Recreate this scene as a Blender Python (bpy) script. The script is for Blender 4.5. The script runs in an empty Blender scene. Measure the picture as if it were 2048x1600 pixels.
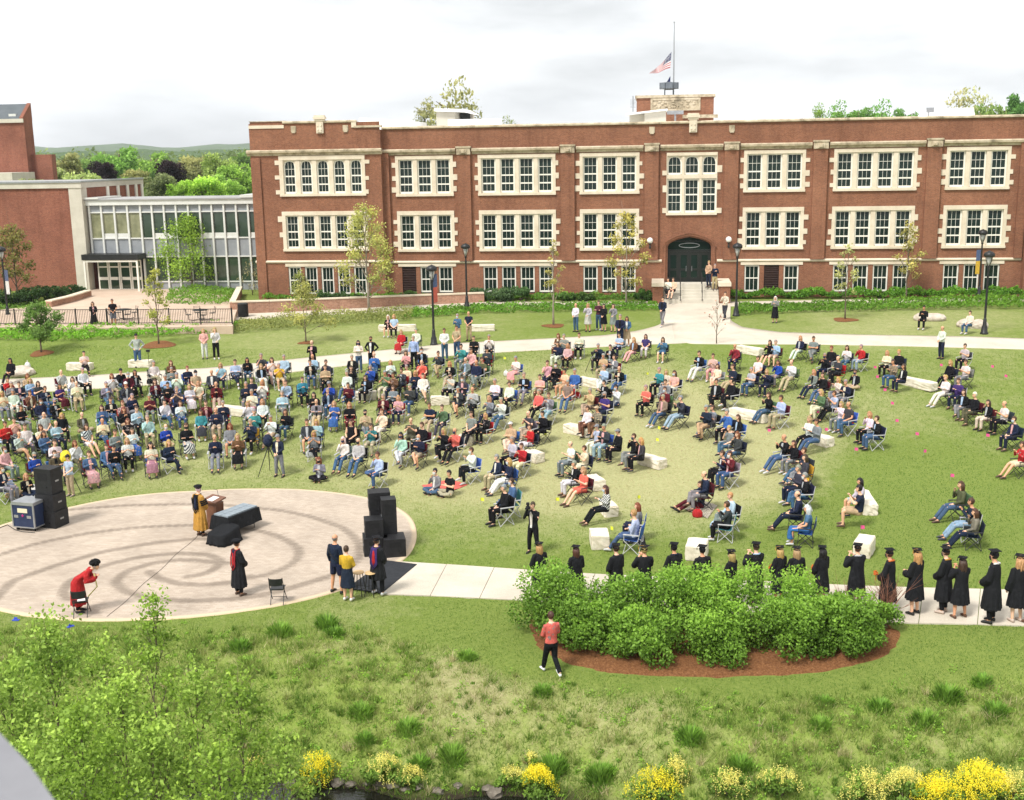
import bpy, bmesh, math, random
import numpy as np
from mathutils import Vector, Matrix, Quaternion
random.seed(7); RNG = np.random.default_rng(11)
R = math.radians
sc = bpy.context.scene
COL = sc.collection
# ---------------------------------------------------------------- camera
CAMZ = 13.2; FPX = 2333.0
TH, RO, PS = R(11.974), R(0.9566), R(-7.0845)
_r = np.array([math.cos(PS), -math.sin(PS), 0.0]); _h = np.array([math.sin(PS), math.cos(PS), 0.0]); _z = np.array([0, 0, 1.0])
_fw = math.cos(TH)*_h - math.sin(TH)*_z
_dn = -math.sin(TH)*_h - math.cos(TH)*_z
_rx = math.cos(RO)*_r + math.sin(RO)*_dn
_dy = -math.sin(RO)*_r + math.cos(RO)*_dn
cam_d = bpy.data.cameras.new('camera'); cam = bpy.data.objects.new('camera', cam_d); COL.objects.link(cam)
M = Matrix.Identity(4)
for i in range(3):
    M[i][0] = _rx[i]; M[i][1] = -_dy[i]; M[i][2] = -_fw[i]
M[2][3] = CAMZ
cam.matrix_world = M
cam_d.sensor_fit = 'HORIZONTAL'; cam_d.sensor_width = 36; cam_d.lens = 36*FPX/2048
cam_d.clip_start = 0.1; cam_d.clip_end = 20000
cam_d.dof.use_dof = True; cam_d.dof.focus_distance = 48; cam_d.dof.aperture_fstop = 4.7
sc.camera = cam
# ---------------------------------------------------------------- world, sun, exposure
SUN_EL, SUN_AZ = R(54), R(215)          # hazy sun behind and left of the camera
W = bpy.data.worlds.new('World'); sc.world = W; W.use_nodes = True
nt = W.node_tree; nt.nodes.clear()
def N(t, **k):
    n = nt.nodes.new(t)
    for a, b in k.items(): setattr(n, a, b)
    return n
out = N('ShaderNodeOutputWorld'); bg = N('ShaderNodeBackground'); bg.inputs[1].default_value = 0.1
sky = N('ShaderNodeTexSky', sky_type='NISHITA', sun_disc=False, sun_elevation=SUN_EL, sun_rotation=SUN_AZ)
tc = N('ShaderNodeTexCoord'); mp = N('ShaderNodeMapping'); mp.inputs['Scale'].default_value = (1.0, 1.0, 4.2)
mp.inputs['Location'].default_value = (0.35, 0.1, 0.2)
n1 = N('ShaderNodeTexNoise'); n1.inputs['Scale'].default_value = 2.6; n1.inputs['Detail'].default_value = 6; n1.inputs['Roughness'].default_value = 0.55
rp = N('ShaderNodeValToRGB'); rp.color_ramp.elements[0].position = 0.36; rp.color_ramp.elements[0].color = (0.58, 0.588, 0.592, 1)
rp.color_ramp.elements[1].position = 0.58; rp.color_ramp.elements[1].color = (0.97, 0.98, 0.985, 1)
vm = N('ShaderNodeVectorMath', operation='SCALE'); vm.inputs['Scale'].default_value = 5.0
mx = N('ShaderNodeMix', data_type='RGBA'); mx.inputs['Factor'].default_value = 0.97
nt.links.new(tc.outputs['Generated'], mp.inputs[0]); nt.links.new(mp.outputs[0], n1.inputs[0])
nt.links.new(n1.outputs[0], rp.inputs[0]); nt.links.new(rp.outputs[0], vm.inputs[0])
nt.links.new(sky.outputs[0], mx.inputs['A']); nt.links.new(vm.outputs[0], mx.inputs['B'])
nt.links.new(mx.outputs['Result'], bg.inputs[0]); nt.links.new(bg.outputs[0], out.inputs[0])
sd = bpy.data.lights.new('sun', 'SUN'); sd.energy = 1.5; sd.angle = R(14); sd.color = (1.0, 0.97, 0.925)
sun = bpy.data.objects.new('sun', sd); COL.objects.link(sun); sun.location = (0, 0, 60)
_sv = Vector((math.sin(SUN_AZ)*math.cos(SUN_EL), math.cos(SUN_AZ)*math.cos(SUN_EL), math.sin(SUN_EL)))
sun.rotation_euler = _sv.to_track_quat('Z', 'Y').to_euler()
vs = sc.view_settings; vs.view_transform = 'Standard'; vs.look = 'None'; vs.gamma = 1; vs.exposure = 1.55
try: vs.use_curve_mapping = False
except Exception: pass
# ---------------------------------------------------------------- geometry helpers
def sstep(a, b, x):
    t = np.clip((x-a)/(b-a), 0, 1); return t*t*(3-2*t)
_PY = [-60, 18, 21.8, 23.6, 24.15, 24.7, 25.7, 27.3, 29.0, 44.6, 50, 60, 70, 80, 88, 120, 9000]
_PZ = [-2.0, -2.0, -2.0, -1.75, -1.25, -1.0, -0.55, -0.1, 0, 0, .42, 1.3, 1.8, 2.1, 2.4, 2.4, 2.4]
def H(x, y):
    x = np.asarray(x, float); y = np.asarray(y, float)
    sh = sstep(-3.0, 1.5, x)*1.7 + 0.25*np.sin(x*0.9)+0.12*np.sin(x*2.3+1)
    yy = np.where(y < 29.5, y + sh*np.clip((29.5-y)/3.5, 0, 1), y)
    z = np.interp(yy, _PY, _PZ)
    z = z + 0.45*sstep(-4, 10, x)*sstep(27, 31, y)*(1-sstep(44, 60, y))
    lf = sstep(-24, -36, x)
    z = z - 0.5*lf*sstep(44, 56, y)*(1-sstep(58, 68, y)) + 0.28*lf*sstep(64, 71, y)*(1-sstep(73, 79, y))
    return z
def ray(px, py):
    X = (px-1024)/FPX; V = (py-800)/FPX
    return _fw + X*_rx + V*_dy
def AT(px, py, Y):
    r = ray(px, py); t = Y/r[1]; return np.array([r[0]*t, Y, CAMZ+r[2]*t])
def G(px, py, h=0.0):
    """where the sight line of a photo point meets the ground (or a height h above it)"""
    r = ray(px, py); lo, hi = 10.0, 400.0
    for _ in range(44):
        t = (lo+hi)/2
        if CAMZ + r[2]*t > float(H(r[0]*t, r[1]*t)) + h: lo = t
        else: hi = t
    return np.array([r[0]*t, r[1]*t, CAMZ+r[2]*t-h])
def tag(o, label=None, cat=None, group=None, kind=None):
    if label: o['label'] = label
    if cat: o['category'] = cat
    if group: o['group'] = group
    if kind: o['kind'] = kind
    return o
def empty(name, loc=(0, 0, 0), rz=0, parent=None):
    o = bpy.data.objects.new(name, None); COL.objects.link(o); o.location = loc; o.rotation_euler = (0, 0, rz)
    o.empty_display_size = 0.2
    if parent: o.parent = parent
    return o
def addobj(name, me, parent=None, loc=None, rz=None, color=None):
    o = bpy.data.objects.new(name, me); COL.objects.link(o)
    if parent is not None: o.parent = parent
    if loc is not None: o.location = loc
    if rz is not None: o.rotation_euler = (0, 0, rz)
    if color is not None: o.color = (*color[:3], 1)
    return o
def setcol(o, c): o.color = (c[0], c[1], c[2], 1); return o
def hexlin(h):
    v = [int(h[i:i+2], 16)/255 for i in (0, 2, 4)]
    return tuple((c/12.92 if c <= 0.04045 else ((c+0.055)/1.055)**2.4) for c in v)
class MB:
    def __init__(s): s.v = []; s.f = []; s.m = []; s.cur = 0
    def add(s, vs_, fs):
        b = len(s.v); s.v += [tuple(map(float, p)) for p in vs_]
        for q in fs: s.f.append(tuple(i+b for i in q)); s.m.append(s.cur)
        return s
    def box(s, x0, x1, y0, y1, z0, z1):
        return s.add([(x0, y0, z0), (x1, y0, z0), (x1, y1, z0), (x0, y1, z0), (x0, y0, z1), (x1, y0, z1), (x1, y1, z1), (x0, y1, z1)],
                     [(0, 3, 2, 1), (4, 5, 6, 7), (0, 1, 5, 4), (1, 2, 6, 5), (2, 3, 7, 6), (3, 0, 4, 7)])
    def rings(s, rs, cap=True):
        n = len(rs[0]); vs_ = [p for r in rs for p in r]; fs = []
        for k in range(len(rs)-1):
            for i in range(n):
                j = (i+1) % n; fs.append((k*n+i, k*n+j, (k+1)*n+j, (k+1)*n+i))
        if cap:
            fs.append(tuple(range(n-1, -1, -1))); fs.append(tuple((len(rs)-1)*n+i for i in range(n)))
        return s.add(vs_, fs)
    def tube(s, pts, rad, n=8, flat=1.0, cap=True):
        pts = [np.array(p, float) for p in pts]; k = len(pts)
        if not hasattr(rad, '__len__'): rad = [rad]*k
        rs = []; ref = None
        for i in range(k):
            t = pts[min(i+1, k-1)]-pts[max(i-1, 0)]; t = t/(np.linalg.norm(t)+1e-9)
            if ref is None:
                a = np.array([1.0, 0, 0]) if abs(t[0]) < 0.8 else np.array([0, 1.0, 0])
            else: a = ref
            u = a - t*np.dot(a, t); u /= np.linalg.norm(u)+1e-9; ref = u; w = np.cross(t, u)
            rs.append([pts[i]+rad[i]*(math.cos(2*math.pi*j/n)*u+flat*math.sin(2*math.pi*j/n)*w) for j in range(n)])
        return s.rings(rs, cap)
    def lathe(s, prof, c=(0, 0, 0), n=14):
        rs = [[(c[0]+r*math.cos(2*math.pi*j/n), c[1]+r*math.sin(2*math.pi*j/n), c[2]+z) for j in range(n)] for r, z in prof]
        return s.rings(rs)
    def ell(s, c, r, n=10, m=7):
        rs = []
        for k in range(m):
            a = -math.pi/2 + math.pi*(k+0.35)/(m-0.3)
            a = max(-1.48, min(1.48, a))
            rs.append([(c[0]+r[0]*math.cos(a)*math.cos(2*math.pi*j/n), c[1]+r[1]*math.cos(a)*math.sin(2*math.pi*j/n), c[2]+r[2]*math.sin(a)) for j in range(n)])
        return s.rings(rs)
    def prism(s, poly, a, b, axis='y'):
        """poly: 2d points (u,v); axis y: u=x, v=z ; axis z: u=x, v=y"""
        n = len(poly)
        f = (lambda p, t: (p[0], t, p[1])) if axis == 'y' else ((lambda p, t: (p[0], p[1], t)) if axis == 'z' else (lambda p, t: (t, p[0], p[1])))
        vs_ = [f(p, a) for p in poly]+[f(p, b) for p in poly]
        fs = [tuple(range(n)), tuple(range(2*n-1, n-1, -1))]+[(i, i+n, (i+1) % n+n, (i+1) % n) for i in range(n)]
        return s.add(vs_, fs)
    def mesh(s, name, mats, smooth=False, fix=True):
        me = bpy.data.meshes.new(name); me.from_pydata(s.v, [], s.f)
        for m_ in (mats if isinstance(mats, (list, tuple)) else [mats]): me.materials.append(m_)
        if max(s.m, default=0) > 0: me.polygons.foreach_set('material_index', s.m)
        if fix:
            bm = bmesh.new(); bm.from_mesh(me); bmesh.ops.recalc_face_normals(bm, faces=bm.faces); bm.to_mesh(me); bm.free()
        if smooth: me.polygons.foreach_set('use_smooth', [True]*len(me.polygons))
        me.update(); return me
    def build(s, name, mats, parent=None, smooth=False, **k):
        return addobj(name, s.mesh(name, mats, smooth), parent, **k)
def npmesh(name, V, F, mats, smooth=False, attrs=None, midx=None):
    """fast mesh from numpy arrays (all faces with the same number of corners)"""
    V = np.asarray(V, np.float32); F = np.asarray(F, np.int32); k = F.shape[1]
    me = bpy.data.meshes.new(name); me.vertices.add(len(V)); me.vertices.foreach_set('co', V.ravel())
    me.loops.add(F.size); me.loops.foreach_set('vertex_index', F.ravel())
    me.polygons.add(len(F)); me.polygons.foreach_set('loop_start', np.arange(0, F.size, k, dtype=np.int32))
    try: me.polygons.foreach_set('loop_total', np.full(len(F), k, np.int32))
    except Exception: pass
    for m_ in (mats if isinstance(mats, (list, tuple)) else [mats]): me.materials.append(m_)
    if midx is not None: me.polygons.foreach_set('material_index', np.asarray(midx, np.int32))
    if smooth: me.polygons.foreach_set('use_smooth', np.ones(len(F), bool))
    me.update(calc_edges=True)
    for a, d in (attrs or {}).items():
        at = me.attributes.new(a, 'FLOAT', 'POINT'); at.data.foreach_set('value', np.asarray(d, np.float32))
    return me
# ---------------------------------------------------------------- materials
class MT:
    def __init__(s, name):
        s.m = bpy.data.materials.new(name); s.m.use_nodes = True; s.t = s.m.node_tree; s.t.nodes.clear()
        s.o = s.n('ShaderNodeOutputMaterial')
    def n(s, t, **k):
        n = s.t.nodes.new(t)
        for a, b in k.items():
            if a.startswith('i_'): n.inputs[a[2:].replace('_', ' ')].default_value = b
            else: setattr(n, a, b)
        return n
    def l(s, a, b): s.t.links.new(a, b)
    def coords(s, kind='Object'): return s.n('ShaderNodeTexCoord').outputs[kind]
    def noise(s, scale, detail=4, rough=0.55, vec=None, dist=0.0):
        n = s.n('ShaderNodeTexNoise'); n.inputs['Scale'].default_value = scale; n.inputs['Detail'].default_value = detail
        n.inputs['Roughness'].default_value = rough; n.inputs['Distortion'].default_value = dist
        if vec is not None: s.l(vec, n.inputs['Vector'])
        return n.outputs[0]
    def ramp(s, fac, stops):
        r = s.n('ShaderNodeValToRGB'); e = r.color_ramp.elements
        while len(e) < len(stops): e.new(0.5)
        for q, (p, c) in zip(e, stops): q.position = p; q.color = (*c, 1) if len(c) == 3 else c
        s.l(fac, r.inputs[0]); return r.outputs[0]
    def mix(s, fac, a, b, mode='MIX'):
        x = s.n('ShaderNodeMix', data_type='RGBA', blend_type=mode)
        for val, nm in ((fac, 'Factor'), (a, 'A'), (b, 'B')):
            sock = [i for i in x.inputs if i.name == nm and (i.type == 'RGBA' if nm != 'Factor' else i.type == 'VALUE')][0]
            if hasattr(val, 'links'): s.l(val, sock)
            elif nm == 'Factor': sock.default_value = val
            else: sock.default_value = (*val[:3], 1)
        return [q for q in x.outputs if q.type == 'RGBA'][0]
    def math(s, op, a, b=0.5):
        x = s.n('ShaderNodeMath', operation=op)
        for i, v in enumerate((a, b)):
            if hasattr(v, 'links'): s.l(v, x.inputs[i])
            else: x.inputs[i].default_value = v
        return x.outputs[0]
    def attr(s, name): return s.n('ShaderNodeAttribute', attribute_name=name).outputs['Fac']
    def bump(s, h, strength=0.3, dist=0.02):
        b = s.n('ShaderNodeBump'); b.inputs['Strength'].default_value = strength; b.inputs['Distance'].default_value = dist
        s.l(h, b.inputs['Height']); return b.outputs[0]
    def done(s, col, rough=0.8, metal=0.0, normal=None, spec=0.3, trans=0.0):
        p = s.n('ShaderNodeBsdfPrincipled')
        if hasattr(col, 'links'): s.l(col, p.inputs['Base Color'])
        else: p.inputs['Base Color'].default_value = (*col[:3], 1)
        if hasattr(rough, 'links'): s.l(rough, p.inputs['Roughness'])
        else: p.inputs['Roughness'].default_value = rough
        p.inputs['Metallic'].default_value = metal; p.inputs['Specular IOR Level'].default_value = spec
        if normal is not None: s.l(normal, p.inputs['Normal'])
        sh = p.outputs[0]
        if trans > 0:
            tr = s.n('ShaderNodeBsdfTranslucent')
            if hasattr(col, 'links'): s.l(col, tr.inputs[0])
            else: tr.inputs[0].default_value = (*col[:3], 1)
            mxs = s.n('ShaderNodeMixShader'); mxs.inputs[0].default_value = trans
            s.l(sh, mxs.inputs[1]); s.l(tr.outputs[0], mxs.inputs[2]); sh = mxs.outputs[0]
        s.l(sh, s.o.inputs[0]); return s.m
def simple(name, c1, c2=None, scale=3.0, rough=0.8, metal=0.0, bumpk=0.0, bscale=20, spec=0.3, lo=0.35, hi=0.7):
    t = MT(name); v = t.coords()
    col = c1
    if c2 is not None: col = t.ramp(t.noise(scale, 6, 0.6, v), [(lo, c1), (hi, c2)])
    nm = t.bump(t.noise(bscale, 5, 0.6, v), bumpk) if bumpk else None
    return t.done(col, rough, metal, nm, spec)
MATS = {}
def make_mats():
    D = MATS
    # brick
    def brick(name, a, b, mort, sx=1.0):
        t = MT(name); v = t.coords()
        sep = t.n('ShaderNodeSeparateXYZ'); t.l(v, sep.inputs[0]); cb = t.n('ShaderNodeCombineXYZ')
        t.l(t.math('ADD', sep.outputs[0], sep.outputs[1]), cb.inputs[0]); t.l(sep.outputs[2], cb.inputs[1])
        br = t.n('ShaderNodeTexBrick'); br.inputs['Scale'].default_value = 1.0; br.inputs['Brick Width'].default_value = 0.21*sx
        br.inputs['Row Height'].default_value = 0.072*sx; br.inputs['Mortar Size'].default_value = 0.006; br.inputs['Bias'].default_value = 0.0
        br.inputs['Color1'].default_value = (*a, 1); br.inputs['Color2'].default_value = (*b, 1); br.inputs['Mortar'].default_value = (*mort, 1)
        t.l(cb.outputs[0], br.inputs['Vector'])
        big = t.ramp(t.noise(0.35, 5, 0.6, v), [(0.3, (0.78, 0.76, 0.76)), (0.7, (1.12, 1.12, 1.1))])
        fine = t.ramp(t.noise(9, 4, 0.7, v), [(0.3, (0.75, 0.73, 0.72)), (0.7, (1.2, 1.18, 1.15))])
        c = t.mix(1.0, t.mix(1.0, br.outputs[0], big, 'MULTIPLY'), fine, 'MULTIPLY')
        mp_ = t.n('ShaderNodeMapping'); mp_.inputs['Scale'].default_value = (1.3, 1.3, 0.12); t.l(v, mp_.inputs[0])
        st = t.ramp(t.noise(1.6, 5, 0.65, mp_.outputs[0]), [(0.28, (0.72, 0.7, 0.7)), (0.5, (1, 1, 1))])
        c = t.mix(0.7, c, st, 'MULTIPLY')
        D[name] = t.done(c, 0.9, 0, t.bump(br.outputs['Fac'], 0.25, -0.01), 0.15)
    brick('brick', (0.30, 0.128, 0.072), (0.225, 0.093, 0.053), (0.29, 0.19, 0.135))
    brick('brick_wing', (0.29, 0.105, 0.068), (0.215, 0.075, 0.05), (0.31, 0.19, 0.14))
    brick('brick_pale', (0.42, 0.24, 0.17), (0.34, 0.19, 0.13), (0.45, 0.34, 0.26), 1.6)
    t = MT('limestone'); v = t.coords()
    c = t.ramp(t.noise(1.2, 6, 0.65, v), [(0.25, (0.56, 0.47, 0.345)), (0.55, (0.69, 0.60, 0.465)), (0.75, (0.74, 0.655, 0.52))])
    D['stone'] = t.done(c, 0.85, 0, t.bump(t.noise(30, 5, 0.6, v), 0.15), 0.2)
    t = MT('weathered_limestone'); v = t.coords()
    c = t.ramp(t.noise(1.6, 6, 0.7, v), [(0.32, (0.20, 0.165, 0.11)), (0.5, (0.47, 0.39, 0.27)), (0.72, (0.62, 0.54, 0.41))])
    D['stone_dirty'] = t.done(c, 0.9, 0, t.bump(t.noise(25, 5, 0.6, v), 0.2), 0.2)
    t = MT('bench_limestone'); v = t.coords()
    c = t.ramp(t.noise(3.2, 8, 0.7, v), [(0.25, (0.42, 0.36, 0.26)), (0.45, (0.66, 0.59, 0.47)), (0.72, (0.80, 0.745, 0.64))])
    D['bench'] = t.done(c, 0.9, 0, t.bump(t.noise(9, 8, 0.7, v), 0.5, 0.03), 0.2)
    D['sash'] = simple('painted_sash', (0.80, 0.77, 0.68), (0.74, 0.71, 0.62), 2.0, 0.55)
    t = MT('window_glass'); v = t.coords(); oi = t.n('ShaderNodeObjectInfo')
    c = t.mix(t.noise(0.9, 3, 0.5, v), (0.006, 0.012, 0.010), (0.016, 0.034, 0.026))
    D['glass'] = t.done(c, 0.07, 0, t.bump(t.noise(1.4, 2, 0.5, v), 0.06, 0.05), 0.22)
    t = MT('link_glass'); v = t.coords()
    c = t.mix(t.noise(0.8, 4, 0.5, v), (0.012, 0.03, 0.022), (0.06, 0.09, 0.05))
    D['glass_link'] = t.done(c, 0.06, 0, t.bump(t.noise(0.9, 2, 0.5, v), 0.08, 0.05), 0.55)
    D['curtain_glass'] = simple('curtained_glass', (0.16, 0.165, 0.09), (0.30, 0.30, 0.18), 1.3, 0.15, spec=0.5)
    D['door_dark'] = simple('dark_door', (0.012, 0.014, 0.012), (0.02, 0.022, 0.018), 3, 0.35)
    D['metal_black'] = simple('black_metal', (0.012, 0.013, 0.013), (0.02, 0.02, 0.02), 6, 0.42, spec=0.4)
    D['metal_grey'] = simple('grey_metal', (0.32, 0.33, 0.34), (0.42, 0.43, 0.44), 6, 0.4, 0.6)
    D['alu'] = simple('pale_aluminium', (0.62, 0.62, 0.58), (0.70, 0.70, 0.66), 2, 0.45, 0.1)
    D['spandrel'] = simple('grey_spandrel_panel', (0.235, 0.25, 0.265), (0.29, 0.305, 0.32), 1.5, 0.5)
    D['concrete'] = simple('cast_concrete', (0.50, 0.46, 0.38), (0.60, 0.56, 0.47), 1.2, 0.9, 0, 0.2, 30)
    D['roof_white'] = simple('white_roof_membrane', (0.86, 0.86, 0.84), (0.78, 0.78, 0.76), 0.8, 0.8)
    D['roof_grey'] = simple('grey_roof', (0.30, 0.30, 0.30), (0.40, 0.39, 0.38), 0.5, 0.9)
    D['roof_slate'] = simple('dark_roof', (0.09, 0.105, 0.115), (0.12, 0.135, 0.145), 0.8, 0.8)
    D['louvre'] = simple('brown_louvre', (0.055, 0.032, 0.028), (0.075, 0.045, 0.038), 4, 0.6)
    t = MT('sidewalk_concrete'); v = t.coords('Object'); g = t.n('ShaderNodeNewGeometry').outputs['Position']
    c = t.ramp(t.noise(0.5, 7, 0.65, g), [(0.3, (0.47, 0.415, 0.335)), (0.6, (0.585, 0.525, 0.43)), (0.8, (0.63, 0.575, 0.48))])
    sp = t.ramp(t.noise(40, 3, 0.7, g), [(0.35, (0.86, 0.85, 0.84)), (0.6, (1.03, 1.03, 1.03))])
    D['sidewalk'] = t.done(t.mix(1, c, sp, 'MULTIPLY'), 0.92, 0, t.bump(t.noise(60, 4, 0.6, g), 0.15), 0.2)
    t = MT('plaza_pavers'); g = t.n('ShaderNodeNewGeometry').outputs['Position']
    br = t.n('ShaderNodeTexBrick'); t.l(g, br.inputs['Vector']); br.inputs['Brick Width'].default_value = 0.2; br.inputs['Row Height'].default_value = 0.1
    br.inputs['Scale'].default_value = 1; br.inputs['Mortar Size'].default_value = 0.004; br.inputs['Color1'].default_value = (0.47, 0.395, 0.32, 1); br.inputs['Color2'].default_value = (0.40, 0.33, 0.262, 1)
    br.inputs['Mortar'].default_value = (0.34, 0.285, 0.23, 1)
    wear = t.ramp(t.noise(0.55, 7, 0.65, g), [(0.28, (0.80, 0.79, 0.78)), (0.7, (1.12, 1.11, 1.1))])
    base = t.mix(1, br.outputs[0], wear, 'MULTIPLY')
    dk = t.mix(1, base, (0.60, 0.59, 0.58), 'MULTIPLY')
    a = t.attr('band')
    nz = t.math('MULTIPLY', t.math('SUBTRACT', t.noise(12, 3, 0.8, g), 0.5), 0.9)
    msk = t.ramp(t.math('ADD', a, nz), [(0.28, (0, 0, 0)), (0.78, (1, 1, 1))])
    c = t.mix(msk, base, dk)
    c = t.mix(t.attr('rim'), c, (0.60, 0.47, 0.32))
    D['plaza'] = t.done(c, 0.92, 0, None, 0.2)
    t = MT('patio_pavers'); g = t.n('ShaderNodeNewGeometry').outputs['Position']
    c = t.ramp(t.noise(0.6, 6, 0.65, g), [(0.3, (0.47, 0.35, 0.26)), (0.7, (0.58, 0.45, 0.345))])
    D['patio'] = t.done(c, 0.92, 0, t.bump(t.noise(30, 4, 0.6, g), 0.2), 0.2)
    # ground
    t = MT('ground'); g = t.n('ShaderNodeNewGeometry').outputs['Position']
    n_big = t.noise(0.16, 6, 0.62, g, 0.5); n_mid = t.noise(2.3, 7, 0.75, g, 0.4); n_fine = t.ramp(t.noise(9, 6, 0.8, g), [(0.3, (0, 0, 0)), (0.7, (1, 1, 1))])
    mp_ = t.n('ShaderNodeMapping'); mp_.inputs['Scale'].default_value = (1.0, 0.35, 1.0); mp_.inputs['Rotation'].default_value = (0, 0, 0.5); t.l(g, mp_.inputs[0])
    n_str = t.noise(3.6, 6, 0.75, mp_.outputs[0])
    green = t.mix(n_fine, (0.10, 0.158, 0.028), (0.225, 0.27, 0.064))
    dry = t.mix(n_fine, (0.255, 0.265, 0.105), (0.45, 0.43, 0.225))
    s1 = t.math('ADD', t.math('MULTIPLY', n_big, 0.45), t.math('MULTIPLY', n_mid, 0.5)); s1 = t.math('ADD', s1, t.math('MULTIPLY', n_str, 0.35))
    s1 = t.math('ADD', s1, t.math('SUBTRACT', t.attr('dry'), 0.5))
    m1 = t.ramp(s1, [(0.50, (0, 0, 0)), (0.90, (1, 1, 1))])
    lawn = t.mix(m1, green, dry)
    md_g = t.mix(n_fine, (0.135, 0.205, 0.03), (0.285, 0.345, 0.085)); md_d = t.mix(n_fine, (0.225, 0.215, 0.09), (0.43, 0.395, 0.21))
    s2 = t.math('ADD', t.math('MULTIPLY', n_mid, 0.6), t.math('MULTIPLY', n_str, 0.45)); s2 = t.math('ADD', s2, t.math('MULTIPLY', t.attr('straw'), 0.30))
    meadow = t.mix(t.ramp(s2, [(0.52, (0, 0, 0)), (0.92, (1, 1, 1))]), md_g, md_d)
    c = t.mix(t.attr('meadow'), lawn, meadow)
    c = t.mix(t.attr('mud'), c, (0.035, 0.028, 0.018))
    D['ground'] = t.done(c, 0.95, 0, t.bump(t.noise(22, 5, 0.75, g), 0.6, 0.06), 0.1)
    t = MT('mulch'); g = t.n('ShaderNodeNewGeometry').outputs['Position']
    c = t.ramp(t.noise(18, 5, 0.8, g), [(0.3, (0.085, 0.035, 0.015)), (0.55, (0.235, 0.105, 0.045)), (0.75, (0.38, 0.20, 0.095))])
    D['mulch'] = t.done(c, 0.95, 0, t.bump(t.noise(25, 4, 0.8, g), 0.9, 0.05), 0.1)
    t = MT('creek_water'); v = t.coords('Object')
    mp_ = t.n('ShaderNodeMapping'); mp_.inputs['Scale'].default_value = (1.0, 3.0, 1); t.l(v, mp_.inputs[0])
    D['water'] = t.done((0.012, 0.012, 0.008), 0.05, 0, t.bump(t.noise(3.0, 4, 0.6, mp_.outputs[0]), 0.25, 0.05), 0.5)
    D['rock'] = simple('creek_rock', (0.09, 0.075, 0.058), (0.22, 0.19, 0.155), 4, 0.9, 0, 0.6, 12)
    D['boulder'] = simple('pale_boulder', (0.40, 0.34, 0.27), (0.62, 0.55, 0.46), 2.5, 0.9, 0, 0.6, 9)
    # foliage: colour = object colour varied by a per-leaf tint
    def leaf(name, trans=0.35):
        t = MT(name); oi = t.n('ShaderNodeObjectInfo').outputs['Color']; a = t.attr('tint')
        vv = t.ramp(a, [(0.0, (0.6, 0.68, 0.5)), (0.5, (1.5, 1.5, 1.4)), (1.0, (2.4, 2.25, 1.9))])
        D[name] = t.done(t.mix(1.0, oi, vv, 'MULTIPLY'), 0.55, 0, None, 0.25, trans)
    leaf('leaf'); leaf('petal', 0.45)
    D['bark'] = simple('bark', (0.10, 0.075, 0.05), (0.19, 0.15, 0.11), 8, 0.95, 0, 0.5, 30)
    D['bark_grey'] = simple('pale_bark', (0.24, 0.20, 0.15), (0.34, 0.29, 0.23), 8, 0.95, 0, 0.4, 30)
    t = MT('grass_blades'); a = t.attr('tint')
    D['blades'] = t.done(t.ramp(a, [(0.0, (0.06, 0.15, 0.016)), (0.4, (0.165, 0.26, 0.04)), (0.68, (0.31, 0.345, 0.10)), (0.85, (0.48, 0.43, 0.21)), (1.0, (0.58, 0.50, 0.31))]), 0.7, 0, None, 0.15, 0.3)
    # people
    t = MT('skin'); oi = t.n('ShaderNodeObjectInfo').outputs['Color']; v = t.coords()
    D['skin'] = t.done(t.mix(0.2, oi, t.ramp(t.noise(9, 3, 0.5, v), [(0.3, (0.8, 0.55, 0.45)), (0.7, (1.0, 0.85, 0.75))]), 'MULTIPLY'), 0.55, 0, None, 0.3)
    D['eye'] = simple('eye_dark', (0.03, 0.02, 0.018), None, rough=0.3)
    D['lip'] = simple('lip', (0.36, 0.13, 0.11), None, rough=0.5)
    t = MT('hair'); oi = t.n('ShaderNodeObjectInfo').outputs['Color']; v = t.coords()
    mp_ = t.n('ShaderNodeMapping'); mp_.inputs['Scale'].default_value = (1, 1, 0.15); t.l(v, mp_.inputs[0])
    D['hair'] = t.done(t.mix(1, oi, t.ramp(t.noise(60, 3, 0.7, mp_.outputs[0]), [(0.3, (0.55, 0.52, 0.5)), (0.7, (1.35, 1.3, 1.25))]), 'MULTIPLY'), 0.5, 0, t.bump(t.noise(70, 3, 0.6, mp_.outputs[0]), 0.5, 0.01), 0.35)
    def cloth(name, kind):
        t = MT(name); oi = t.n('ShaderNodeObjectInfo').outputs['Color']; v = t.coords()
        c = oi
        if kind == 'plaid':
            w1 = t.n('ShaderNodeTexWave', bands_direction='X'); w2 = t.n('ShaderNodeTexWave', bands_direction='Z')
            for w in (w1, w2): w.inputs['Scale'].default_value = 5.0; t.l(v, w.inputs[0])
            k = t.math('MULTIPLY', t.math('GREATER_THAN', w1.outputs['Fac'], 0.55), 0.5); k2 = t.math('MULTIPLY', t.math('GREATER_THAN', w2.outputs['Fac'], 0.55), 0.5)
            c = t.mix(t.math('ADD', k, k2), oi, (0.025, 0.03, 0.05))
        elif kind == 'stripe':
            w2 = t.n('ShaderNodeTexWave', bands_direction='DIAGONAL'); w2.inputs['Scale'].default_value = 6.0; t.l(v, w2.inputs[0])
            c = t.mix(t.math('GREATER_THAN', w2.outputs['Fac'], 0.55), oi, (0.03, 0.035, 0.06))
        elif kind == 'floral':
            vo = t.n('ShaderNodeTexVoronoi'); vo.inputs['Scale'].default_value = 11; t.l(v, vo.inputs['Vector'])
            c = t.mix(t.ramp(vo.outputs['Distance'], [(0.22, (1, 1, 1)), (0.34, (0, 0, 0))]), oi, t.mix(t.noise(5, 2, 0.5, v), (0.60, 0.48, 0.42), (0.05, 0.03, 0.06)))
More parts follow.
